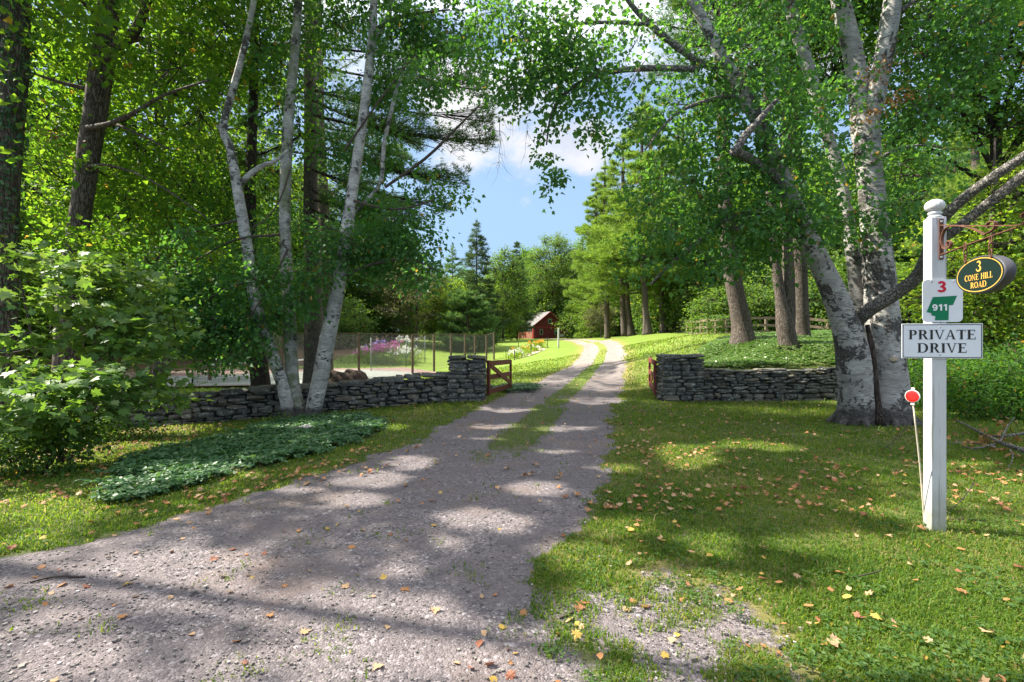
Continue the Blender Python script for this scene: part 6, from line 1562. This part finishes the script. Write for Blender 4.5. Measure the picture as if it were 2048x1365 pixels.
# sunlit thicket along the rail fence
lb = 'leafy sunlit shrub growing against the rail fence'
first = None
for i, (u, Y, s) in enumerate(((1335, 60, 1.5), (1362, 46, 1.1), (1395, 40, 1.2), (1425, 33, .95), (1455, 32.5, 1.1), (1500, 32, 1.0), (1540, 32, 1.1), (1590, 31.5, 1.0), (1640, 31, 1.15), (1690, 31, 1.1), (1740, 31, 1.2), (1800, 31, 1.3), (1860, 31, 1.3), (1480, 36, 1.7), (1560, 36, 1.8), (1640, 36, 1.7), (1405, 48, 1.6), (1310, 70, 1.7), (1930, 32, 1.5), (1720, 36, 1.9))):
    if first is None:
        first = broad('shrub', lb, (0, -420, 0), 3.4, .2, 1.9, .15, M['mid_leaf'], 10, 1.7, tr=.05, cr_=.4, cat='shrub', group='shrubs along the rail fence')
        fk = [o for o in COL.objects if o.parent == first]; o = first
    else:
        o = first.copy(); COL.objects.link(o)
        for ch in fk: c = ch.copy(); COL.objects.link(c); c.parent = o
    o.location = at(u, Y); o.scale = (s, s, s*rng.uniform(.8, 1.1)); o.rotation_euler = (0, 0, rng.random()*6.3)
# low growth that closes the woods near the ground
for (lb2, g2, spots) in (('leafy understory bush in the shade of the wood beyond the court', 'understory beyond the court', [(u, 42+rng.uniform(0, 10), rng.uniform(1.2, 2.0)) for u in range(-150, 560, 42)]+[(u, 58+rng.uniform(0, 6), 2.2) for u in range(-150, 560, 60)]+[(u, 66+rng.uniform(0, 6), 2.4) for u in range(560, 840, 40)]+[(u, 52+rng.uniform(0, 5), rng.uniform(1.2, 1.6)) for u in range(540, 715, 26)]),
                         ('leafy understory bush of the wood line past the barn', 'understory past the barn', [(u, 108+rng.uniform(0, 14), rng.uniform(2.2, 3.2)) for u in range(830, 1260, 26)]+[(u, 88+rng.uniform(0, 8), 2.2) for u in (1158, 1185, 1230, 1262, 1290)]),
                         ('leafy understory bush under the woods beyond the rail fence', 'understory beyond the rail fence', [(u, 42+rng.uniform(0, 22), rng.uniform(1.8, 2.6)) for u in range(1310, 2250, 40)])):
    for (u, Y, s) in spots:
        o = first.copy(); COL.objects.link(o); o['label'] = lb2; o['group'] = g2
        for ch in fk:
            c = ch.copy(); COL.objects.link(c); c.parent = o
        o.location = at(u, Y); o.scale = (s, s, s*rng.uniform(.8, 1.15)); o.rotation_euler = (0, 0, rng.random()*6.3)
# vine on the rails
mb = MB()
for (u, Y, n) in ((1432, 29.3, 260), (1415, 30, 220), (1445, 29.1, 160), (1395, 32, 200), (1375, 37, 160), (1660, 27.4, 160), (1500, 28.6, 60)):
    x = (u-CU)/F*Y; C = np.stack([x+rng.normal(0, .5, n), Y-.1+rng.normal(0, .12, n), gz(x, Y)+rng.uniform(.1, 1.25, n)], 1)
    leaf_faces(mb, C, rng.normal(0, 1, (n, 3))+np.array([0, -.3, -.3]), rng.normal(0, .5, (n, 3))+np.array([0, -.6, .6]), .13*rng.uniform(.7, 1.2, n), .8, 'kite')
o = mb.build('vine', M['mid_leaf'], None); tag(o, 'creeping vine tangled over the weathered rail fence', 'vine')

# undergrowth at the sign post side
b = G(1985, 845); b[1] = 9.2; b[0] = (1985-CU)/F*9.2; b[2] = gz(b[0], b[1])
shrub('weed_clump', 'tall shaded weeds with narrow leaves at the end of the lichen wall', 'weeds', b, [(-.5, 0, .3, .5, .4, .32, 2.2), (.3, 0, .35, .55, .4, .36, 2.2), (-.1, .3, .7, .8, .5, .4, 2.2), (.9, .1, .5, .5, .4, .45, 2), (-.8, .5, .7, .5, .4, .4, 1.8), (.6, .4, 1.0, .7, .5, .4, 1.8)], .11, M['dark_leaf'], 'kite', .32, 16, .22, tilt=.8)
b = np.array(at(2010, 10.6)); shrub('bush', 'dense leafy bush under the yellow-green maple', 'bush', b, [(-.8, 0, .6, .9, .7, .5, 2), (.4, 0, .7, .9, .7, .55, 2), (-1.6, .4, .7, .8, .6, .5, 1.8), (1.2, 0, 1.2, .9, .7, .6, 2), (-1.2, .4, 1.0, .7, .6, .4, 1.6)], .075, M['dark_leaf'], 'kite', .8, 18, .25)

# ------------------------------------------------------------------ flowers by the court, garden plot
M['pink'] = leaf_mat('pink_petals', [(.62, .12, .42), (.7, .18, .5), (.78, .32, .62)], [(.6, .15, .4), (.7, .3, .5)], .3)
M['magenta'] = leaf_mat('magenta_petals', [(.5, .1, .34), (.58, .16, .42)], [(.5, .12, .36), (.5, .12, .36)], .3)
M['white_petal'] = leaf_mat('white_petals', [(.7, .7, .66), (.8, .8, .78)], [(.6, .6, .55), (.6, .6, .55)], .3)
M['violet'] = leaf_mat('violet_petals', [(.3, .2, .55), (.38, .26, .6)], [(.3, .2, .5), (.3, .2, .5)], .3)
M['orange_petal'] = leaf_mat('orange_petals', [(.75, .28, .02), (.8, .45, .03)], [(.7, .3, .03), (.7, .4, .03)], .3)
def flowers(label, u, v, Y, rx, h, pet, n=150, nf=130, name='phlox_clump', fs=.09, leafm='mid_leaf', group=None, cat='flowers'):
    p = W(u, v, Y); b = np.array([p[0], Y, max(gz(p[0], Y), p[2])])
    b[2] = gz(p[0], Y)
    t = thing(name, label, cat, b, group=group)
    h *= 1.5; rx *= 1.25; nf *= 2; fs *= 1.35
    top = h
    mb = MB(); C = b+np.stack([rng.normal(0, rx*.5, n*3), rng.normal(0, rx*.4, n*3), rng.uniform(.02, top*.85, n*3)], 1)
    leaf_faces(mb, C, rng.normal(0, 1, (n*3, 3))+np.array([0, 0, .6]), rng.normal(0, .6, (n*3, 3))+np.array([0, -.4, .6]), .17*rng.uniform(.6, 1.2, n*3), .45, 'kite')
    S = b+np.stack([rng.normal(0, rx*.4, 30), rng.normal(0, rx*.3, 30), 0*np.arange(30)], 1); sticks(mb, S, S+np.stack([rng.normal(0, .06, 30), rng.normal(0, .06, 30), np.full(30, top*.9)], 1), .006, .004)
    mb.build('foliage', M[leafm], t)
    if pet:
        mb = MB(); k = max(6, nf//14); H0 = b+np.stack([rng.normal(0, rx*.5, k), rng.normal(0, rx*.4, k), top*rng.uniform(.7, 1.08, k)], 1)
        C = np.repeat(H0, 14, 0)+rng.normal(0, .07, (k*14, 3)); m_ = len(C)
        leaf_faces(mb, C, rng.normal(0, 1, (m_, 3)), rng.normal(0, .6, (m_, 3))+np.array([0, -.5, .7]), fs*rng.uniform(.7, 1.1, m_), .9, 'kite', .05)
        mb.build('blossoms', M[pet], t)
    return t
for (lab, u, v, Y, rx, h, p, nf) in (('pale pink phlox at the court end of the flower bed', 735, 715, 43, .8, .8, 'pink', 150), ('pink phlox beside the palest phlox of the flower bed', 752, 703, 44, .8, .9, 'pink', 200), ('magenta phlox clump brightest in the flower bed', 772, 702, 44, .75, .95, 'magenta', 240), ('violet flowers at the back of the flower bed', 754, 694, 47, .7, 1.0, 'violet', 110),
                                     ('magenta phlox highest up in the flower bed', 790, 695, 46.5, .6, 1.05, 'magenta', 120), ('white phlox clump in front of the magenta phlox', 795, 715, 43.5, .8, .7, 'white_petal', 110), ('white phlox next to the grey fence pipe', 808, 705, 45, .8, .9, 'white_petal', 120), ('white and green flowers by the dark corner post', 822, 712, 44.5, .7, .8, 'white_petal', 80), ('pale flowers standing tallest near the corner post', 812, 690, 49, .9, 1.3, 'white_petal', 120),
                                     ('white flowers apart from the bed in the shade', 722, 708, 46, .5, .7, 'white_petal', 60)):
    flowers(lab, u, v, Y, rx, h, p, 120, nf, group='phlox flower bed by the court')
for (lab, u, Y, rx, h) in (('low green edging plant under the pink phlox', 745, 41.5, .9, .45), ('low green edging plant under the magenta phlox', 770, 41.5, .9, .5), ('low green edging plant near the grey fence pipe', 795, 41.5, .9, .45), ('leafy hosta in the shade before the flower bed', 690, 42, 1.0, .5), ('leafy green clump by the wooden corner post', 820, 42, .7, .5)):
    flowers(lab, u, 730, Y, rx, h, None, 120, 0, 'edging_plant', group='edging plants of the flower bed', cat='plant')
M['pale_soil'] = simple('pale_dry_soil', (.42, .34, .28), .95, .1, var=.25, vsc=3)
mb = MB(); ring = [(1030, 45), (1050, 50), (1085, 55), (1092, 52), (1060, 44.5), (1035, 41.5)]
V = [((u-CU)/F*Y, Y, gz((u-CU)/F*Y, Y)+.03) for u, Y in ring]; mb.add(V, np.arange(6)[None]); mb.build('garden_soil', M['pale_soil'], None, False, 'structure')
for (lab, u, Y, rx, h, p, nf) in (('yellow-orange flowers at the top of the garden plot', 1080, 55, .6, .6, 'orange_petal', 90), ('orange flowers beside the leaning stakes', 1066, 54.5, .6, .6, 'orange_petal', 70), ('green garden plant in the middle of the plot', 1052, 46, .7, .5, None, 0), ('leafy garden plant by the lower stakes', 1040, 43.5, .7, .55, 'white_petal', 24), ('leafy garden plant lowest in the plot', 1028, 41, .7, .5, 'white_petal', 20), ('green plants behind the pale soil', 1040, 50, .7, .5, 'orange_petal', 20), ('green plant along the plot edge', 1072, 50, .6, .4, 'white_petal', 40)):
    flowers(lab, u, 700, Y, rx, h, p, 110, nf, 'garden_plant', .08, 'yellow_leaf', group='plants of the garden plot', cat='garden plant')

# ------------------------------------------------------------------ ground cover
def in_poly(x, y, poly):
    c = np.zeros(len(x), bool); j = len(poly)-1
    for i in range(len(poly)):
        xi, yi = poly[i]; xj, yj = poly[j]
        c ^= ((yi > y) != (yj > y)) & (x < (xj-xi)*(y-yi)/(yj-yi+1e-12)+xi); j = i
    return c
bedp = [G(u, v)[:2] for u, v in ((196, 992), (236, 945), (330, 908), (430, 884), (520, 858), (575, 846), (640, 838), (720, 836), (772, 846), (775, 862), (712, 886), (620, 912), (560, 928), (430, 960), (330, 985), (250, 1003))]
def cover(poly, n, leaf, h, mat, name, label, clump=4.0, spread=.05, kind='oval', asp=.62, rim=.35):
    poly = np.array(poly); lo, hi = poly.min(0), poly.max(0)
    x = rng.uniform(lo[0]-.3, hi[0]+.3, n*3); y = rng.uniform(lo[1]-.3, hi[1]+.3, n*3)
    k = in_poly(x+.6*(fbm(x*2.2, y*2.2)-.5), y+.6*(fbm(x*2.2+40, y*2.2)-.5), poly)
    k &= rng.random(len(k)) < .35+.65*ss((fbm(x*3+9, y*3)-.3)/.2)
    k |= in_poly(x+1.5*(fbm(x*3.1, y*3.1+9)-.5), y+1.5*(fbm(x*3.1+70, y*3.1)-.5), poly) & (rng.random(len(k)) < .14)
    x, y = x[k][:n], y[k][:n]; m = len(x)
    hh = h*(.55+.75*fbm(x*clump, y*clump))*rng.uniform(.55, 1.0, m)
    # whorls of leaves on short stems
    per = 6; ci = np.repeat(np.arange(m), per); a = np.tile(np.arange(per)*2*math.pi/per, m)+np.repeat(rng.random(m)*6.28, per)
    D = np.stack([np.cos(a), np.sin(a), rng.normal(.05, .28, m*per)], 1)
    C = np.stack([x, y, ground(x, y)+hh], 1)[ci]+D*.008
    N = np.stack([-.3*np.cos(a), -.3*np.sin(a), np.ones(len(a))], 1)+rng.normal(0, .42, (len(a), 3))
    rr = rng.random(m)
    mb = MB(); leaf_faces(mb, C, D, N, leaf*rng.uniform(.7, 1.15, m*per), asp, kind, .1, np.clip(.6*rr[ci]+.4*rng.random(m*per), 0, 1))
    A = np.stack([x, y, ground(x, y)], 1)[::2]; sticks(mb, A, A+np.stack([0*A[:, 0], 0*A[:, 0], hh[::2]], 1), .003, .002, .1)
    o = mb.build(name, mat, None, False, 'stuff'); tag(o, label, 'ground cover')
cover(bedp, 5600, .062, .12, M['ivy'], 'pachysandra', 'dark green pachysandra covering the bed around the birch stems')
bank = [(4.6, 12.75), (8, 12.75), (12.5, 12.8), (15, 15.5), (15.5, 20), (11.5, 21), (9, 20.5), (7.2, 18.0), (5.9, 15.8), (4.9, 14.0)]
cover(bank, 17000, .072, .15, M['vinca'], 'periwinkle', 'low leafy ground cover over the bank above the lichen wall', 2.0)
gcov = [G(u, v)[:2]+np.array([0, .8]) for u, v in ((984, 790), (1010, 765), (1070, 755), (1075, 765), (1030, 790))]
cover([(-.3, 14.2), (.6, 14.4), (1.0, 15.6), (.3, 16.8), (-.7, 16.4), (-.9, 15)], 900, .06, .16, M['ivy'], 'pachysandra', 'small patch of dark ground cover behind the open dark red gate')

# ------------------------------------------------------------------ grass
def blades(N, y0, y1, hgt, wid, pw=1.3, thin=1.0):
    t_ = rng.random(N); e = 1-pw
    y = (y0**e+t_*(y1**e-y0**e))**(1/e)
    x = rng.uniform(-1.12, 1.12, N)*y
    g = gravel_f(x, y)
    e1 = np.minimum(np.abs(x-dl(y)), np.abs(x-dr(y)))
    nz = fbm(x*3.2, y*3.2, 3); nf = vnoise(x*11, y*11)
    p = np.clip(1.2-g*1.7+(nz-.5)*1.9+(nf-.5)*.6, 0, 1)
    p = np.where(g > .97, np.clip((nz-.63)*2.0, 0, .07), p)
    p *= (1-.8*litter_f(x, y))*(1-.22*median(x, y))
    p *= 1-.6*ss((dry_f(x, y)-.25)/.4)*(y < 20)
    patch = .55+.45*ss((fbm(x*1.3+7, y*1.3)-.34)/.2)
    k = rng.random(N) < p*thin*patch
    k &= ~in_poly(x, y, bedp) & ~((x > 4.5) & (y > 12.0) & (y < 20) & (x < 15.5) & in_poly(x, y, bank))
    k &= ~((y > 11.95) & (y < 12.7) & (((x > 3.7) & (x < 12.5)) | ((x > -1.6) & (x < -.65))))
    lw = np.interp(x, [-14, -9.5, -6.8, -4.6, -2.9, -1.6], [10.2, 10.6, 10.95, 11.5, 12.0, 12.35])
    k &= ~((x < -1.6) & (np.abs(y-lw) < .25))
    k &= ~((x < -8) & (y > 24) & (y < 37))
    x, y = x[k], y[k]; n = len(x); med = median(x, y)
    sc = 1+y/14
    h = hgt*sc*rng.uniform(.45, 1.25, n)*(1-.35*med)*(.75+.6*fbm(x*1.7, y*1.7))
    tall = rng.random(n) < .015; h = np.where(tall, h*2.0, h)
    w_ = wid*(1+y/3.2)*rng.uniform(.7, 1.3, n)
    a = rng.random(n)*6.28; d = np.stack([np.cos(a), np.sin(a)], 1); be = rng.uniform(.15, .95, n)
    b0 = np.stack([x, y, ground(x, y)-.004], 1)
    s_ = np.stack([-d[:, 1], d[:, 0], 0*a], 1)*w_[:, None]*.5; dd = np.c_[d, 0*a]
    m1 = b0+np.array([0, 0, 1.])*(h*.6)[:, None]+dd*(h*be*.3)[:, None]
    tp = b0+np.array([0, 0, 1.])*(h*(1-.35*be))[:, None]+dd*(h*be)[:, None]
    V = np.stack([b0-s_, b0+s_, m1+s_*.8, m1-s_*.8, tp], 1).reshape(-1, 3)
    i = np.arange(n)[:, None]*5
    col = np.clip(.15+.5*fbm(x*.9+3, y*.9)+rng.normal(0, .2, n)-.1, 0, .85); col = np.where(rng.random(n) < .05+.12*ss((fbm(x*1.1+30, y*1.1)-.5)/.2), .97, col)
    return V, i, np.repeat(col, 5), n
mb = MB()
for args in ((400000, 1.75, 9, .029, .0042, 1.5), (220000, 9, 32, .03, .0042, 1.5)):
    V, i, c_, n = blades(*args); mb.add(V, [i+np.array([[0, 1, 2, 3]]), i+np.array([[3, 2, 4]])], c_)
o = mb.build('grass', M['grass'], None, False, 'stuff'); tag(o, 'short green lawn grass beside and between the wheel tracks', 'grass')
# broad weeds in the grass
n = 9000; y = 1.9+rng.random(n)**1.6*9; x = rng.uniform(-1.1, 1.1, n)*y
k = (fbm(x*2+60, y*2) > .52) & (gravel_f(x, y) < .62) & ~in_poly(x, y, bedp); x, y = x[k], y[k]; n = len(x); per = 5
ci = np.repeat(np.arange(n), per); a = rng.random(n*per)*6.28; C = np.stack([x, y, ground(x, y)+.02+.02*rng.random(n)], 1)[ci]+np.c_[rng.normal(0, .02, (n*per, 2)), np.zeros(n*per)]
mb = MB(); leaf_faces(mb, C, np.stack([np.cos(a), np.sin(a), rng.uniform(0, .6, n*per)], 1), rng.normal(0, .35, (n*per, 3))+np.array([0, 0, 1]), .022*rng.uniform(.6, 1.5, n*per), .75, 'kite')
o = mb.build('clover', M['mid_leaf'], None, False, 'stuff'); tag(o, 'clover and small weeds scattered through the grass', 'ground cover')

# ------------------------------------------------------------------ loose stones on the road
n = 20000; t_ = rng.random(n); y = 1.7*(8.5/1.7)**(t_**1.25); x = rng.uniform(-1.1, 1.1, n)*y
g = gravel_f(x, y); k = rng.random(n) < g*(.3+.9*ss((fbm(x*1.3, y*1.3)-.36)/.25)); x, y = x[k], y[k]; n = len(x)
cube = np.array([(a, b, c) for a in (-1, 1) for b in (-1, 1) for c in (-1, 1)], float)
sz = .003+.006*rng.random(n)**3+(rng.random(n) < .01)*rng.uniform(.003, .01, n)
V = cube[None]*rng.uniform(.5, 1.1, (n, 8, 3))*sz[:, None, None]*np.array([1.1, .9, .55])
a = rng.random(n)*6.28; ca, sa = np.cos(a)[:, None], np.sin(a)[:, None]
V = np.stack([V[..., 0]*ca-V[..., 1]*sa, V[..., 0]*sa+V[..., 1]*ca, V[..., 2]], -1)
V += np.stack([x, y, ground(x, y)+.009+sz*.25], 1)[:, None]
mb = MB(); mb.add(V.reshape(-1, 3), (np.arange(n)[:, None, None]*8+np.array([[0, 1, 3, 2], [4, 6, 7, 5], [0, 4, 5, 1], [2, 3, 7, 6], [0, 2, 6, 4], [1, 5, 7, 3]])[None]).reshape(-1, 4), np.repeat(rng.random(n), 8))
m, nt, out = new_mat('pebble'); c = ramp(nt, attr(nt, 'rnd'), [(0, (.1, .092, .09)), (.5, (.17, .155, .145)), (.85, (.24, .215, .195)), (.97, (.36, .33, .31)), (1, (.5, .48, .46))]); fin(nt, out, pbsdf(nt, c, .85, .25))
o = mb.build('gravel', m, None, False, 'stuff'); tag(o, 'loose grey gravel stones on the drive', 'gravel')

# ------------------------------------------------------------------ fallen leaves
def leaf_mesh(kind, seed, mat, s):
    r = np.random.default_rng(seed); o = MAPLE if kind == 'maple' else OVAL
    P = o*np.array([1, 1])*(1+r.normal(0, .06, o.shape)); k1, k2 = r.uniform(-1, 1.2), r.uniform(-.4, 1.3)
    y = P[:, 1]-.45; z = .32*k1*P[:, 0]**2*2+.35*k2*y**2+.12*P[:, 0]*y
    V = np.stack([P[:, 0]*(1-.12*abs(k1)), y, z-z.min()], 1)*s
    c = V.mean(0); n = len(V); mb = MB(); mb.add(np.concatenate([c[None], V]), np.stack([np.zeros(n, int), 1+np.arange(n), 1+(np.arange(n)+1) % n], 1), r.random())
    ob = mb.build('fallen_leaf', mat, None); me = ob.data; bpy.data.objects.remove(ob); return me
LM = {}
for c_ in ('orange', 'tan', 'yellow', 'red'):
    LM[c_] = [leaf_mesh('maple' if i % 3 < 2 else 'oval', 100+i+hash(c_) % 7*0+len(c_)*10, M['fallen_'+c_], 1.0) for i in range(6)]
names = {'orange': 'orange-brown', 'tan': 'dry tan', 'yellow': 'yellow', 'red': 'dull red'}
def leaf_spots(N, y0, y1, pw):
    t_ = rng.random(N); e = 1-pw; y = (y0**e+t_*(y1**e-y0**e))**(1/e); x = rng.uniform(-1.06, 1.06, N)*y
    ed = np.exp(-((x-dl(y)+.1)/.5)**2)+.7*np.exp(-((x-dr(y)-.3)/.8)**2)
    p = .35+.65*ed+.3*(x > 1.5)
    p *= .3+.9*ss((fbm(x*1.1+50, y*1.1)-.36)/.28)
    p *= np.where((gravel_f(x, y) > .6) & (y > 4), .4, 1.0)
    k = rng.random(N) < p; return x[k], y[k]
x, y = leaf_spots(900, 1.9, 7.0, 1.4)
o_ = np.argsort(y)[:290]; x, y = x[o_], y[o_]
def leaf_z(x, y):
    g = gravel_f(np.array([x]), np.array([y]))[0]; return gz(x, y)+.012+(.022 if g < .5 else 0)
for a, b in zip(x, y):
    c_ = rng.choice(['orange', 'tan', 'yellow', 'red'], p=[.36, .38, .12, .14]); me = LM[c_][rng.integers(0, 6)]
    on = gravel_f(np.array([a]), np.array([b]))[0] > .5
    ob = bpy.data.objects.new('fallen_leaf', me); COL.objects.link(ob)
    s_ = rng.uniform(.026, .062); ob.location = (a, b, leaf_z(a, b)); ob.scale = (s_, s_, s_); ob.rotation_euler = (rng.normal(0, .3), rng.normal(0, .3), rng.random()*6.28)
    place = 'gravel drive' if on else ('lawn on the sign post side' if a > .5 else 'grass verge by the birch bed')
    tag(ob, f'{names[c_]} fallen leaf lying on the {place}', 'fallen leaf', f'{names[c_]} leaves on the {place}')
x, y = leaf_spots(7500, 4.2, 22, 1.7)
k = (y > 5.2) | (rng.random(len(x)) < .5); x, y = x[k], y[k]
g_ = gravel_f(x, y)
xl = rng.uniform(-8, -4.2, 2600); yl = rng.uniform(4.6, 10.2, 2600); kk_ = rng.random(2600) < litter_f(xl, yl)+.15; xl, yl = xl[kk_], yl[kk_]
x = np.r_[x, xl]; y = np.r_[y, yl]; n = len(x)
for nm, mk, lo, hi in (('leaf_litter', 'fallen_orange', 0, .5), ('leaf_litter', 'fallen_tan', .5, .85), ('leaf_litter', 'fallen_red', .85, 1.01)):
    r_ = rng.random(n); k = (r_ >= lo) & (r_ < hi); q = rng.random(n) < (hi-lo)*1.0
    xs_, ys_ = x[q], y[q]; m_ = len(xs_); a = rng.random(m_)*6.28
    C = np.stack([xs_, ys_, ground(xs_, ys_)+.03], 1)
    mb = MB(); leaf_faces(mb, C, np.stack([np.cos(a), np.sin(a), rng.normal(0, .25, m_)], 1), rng.normal(0, .35, (m_, 3))+np.array([0, 0, 1]), rng.uniform(.03, .066, m_), 1, 'maple', .3)
    o = mb.build(nm, M[mk], None, False, 'stuff'); tag(o, {'fallen_orange': 'scattered orange-brown leaf litter farther up the drive and lawn', 'fallen_tan': 'scattered dry tan leaf litter on grass and drive', 'fallen_red': 'scattered dull red leaf litter on grass and drive'}[mk], 'leaf litter')

# ------------------------------------------------------------------ fallen branch and sticks
def gpt(u, v, dz): p = G(u, v); return p+np.array([0, 0, dz])
fb = G(2000, 905)
t = thing('fallen_branch', 'fallen birch branch with dead curled leaves on the grass', 'branch', fb)
mb = MB()
for pts, r0, r1 in (([(1912, 845, .05), (1940, 862, .06), (1972, 882, .08), (2005, 902, .1), (2060, 925, .12)], .012, .035), ([(1960, 878, .05), (2000, 890, .12), (2050, 893, .18)], .01, .02), ([(1990, 900, .08), (1950, 905, .05), (1925, 898, .03)], .015, .006), ([(2000, 900, .1), (2015, 880, .2), (2030, 868, .26)], .012, .005), ([(1895, 888, .02), (1940, 893, .05), (1990, 905, .07)], .006, .012), ([(2020, 915, .1), (2026, 935, .12), (2015, 945, .02)], .008, .004)):
    P = [gpt(*p) for p in pts]; mb.tube(P, np.linspace(r0, r1, len(P)), 8, wob=.15)
mb.build('limb', M['limb_bark'], t, True)
c = Crown(.085, .6, 'oval', 9, .12, .7, .9, 1.0, None); kmf = keep_mask
for (u, v, dz) in ((1925, 895, .05), (1945, 900, .06), (1975, 885, .1), (1985, 895, .12), (2010, 870, .2), (2000, 905, .08), (2030, 885, .12), (2045, 905, .1), (2025, 925, .05)):
    c.lobe3(gpt(u, v, dz), (.12, .12, .07), 1.4)
c.build('dead_leaves', M['dead_leaf'], t)
for i, (lab, pts, r) in enumerate((('thin bent stick lying beside the white sign post', [(1893, 1030, .02), (1925, 1010, .05), (1948, 982, .08)], .004), ('long thin twig on the lawn below the sign post', [(1893, 1043, .02), (1930, 1046, .03), (1975, 1047, .02)], .004), ('short dark stick on the gravel edge', [(1120, 1240, .01), (1150, 1228, .012)], .006), ('curved thin stick on the sunlit lawn', [(1700, 1162, .02), (1730, 1163, .04), (1765, 1150, .03)], .004), ('grey stick lying on the shaded gravel', [(60, 1170, .015), (110, 1160, .02), (170, 1158, .012)], .006), ('grey twig leaning near the red reflector', [(1770, 900, .02), (1800, 880, .08), (1830, 850, .16)], .005))):
    mb = MB(); mb.tube([gpt(*p) for p in pts], r, 6, wob=.15); o = mb.build('stick', M['twig'], None, True); tag(o, lab, 'stick')

for o in list(COL.objects):
    if '_o' in o: del o['_o']
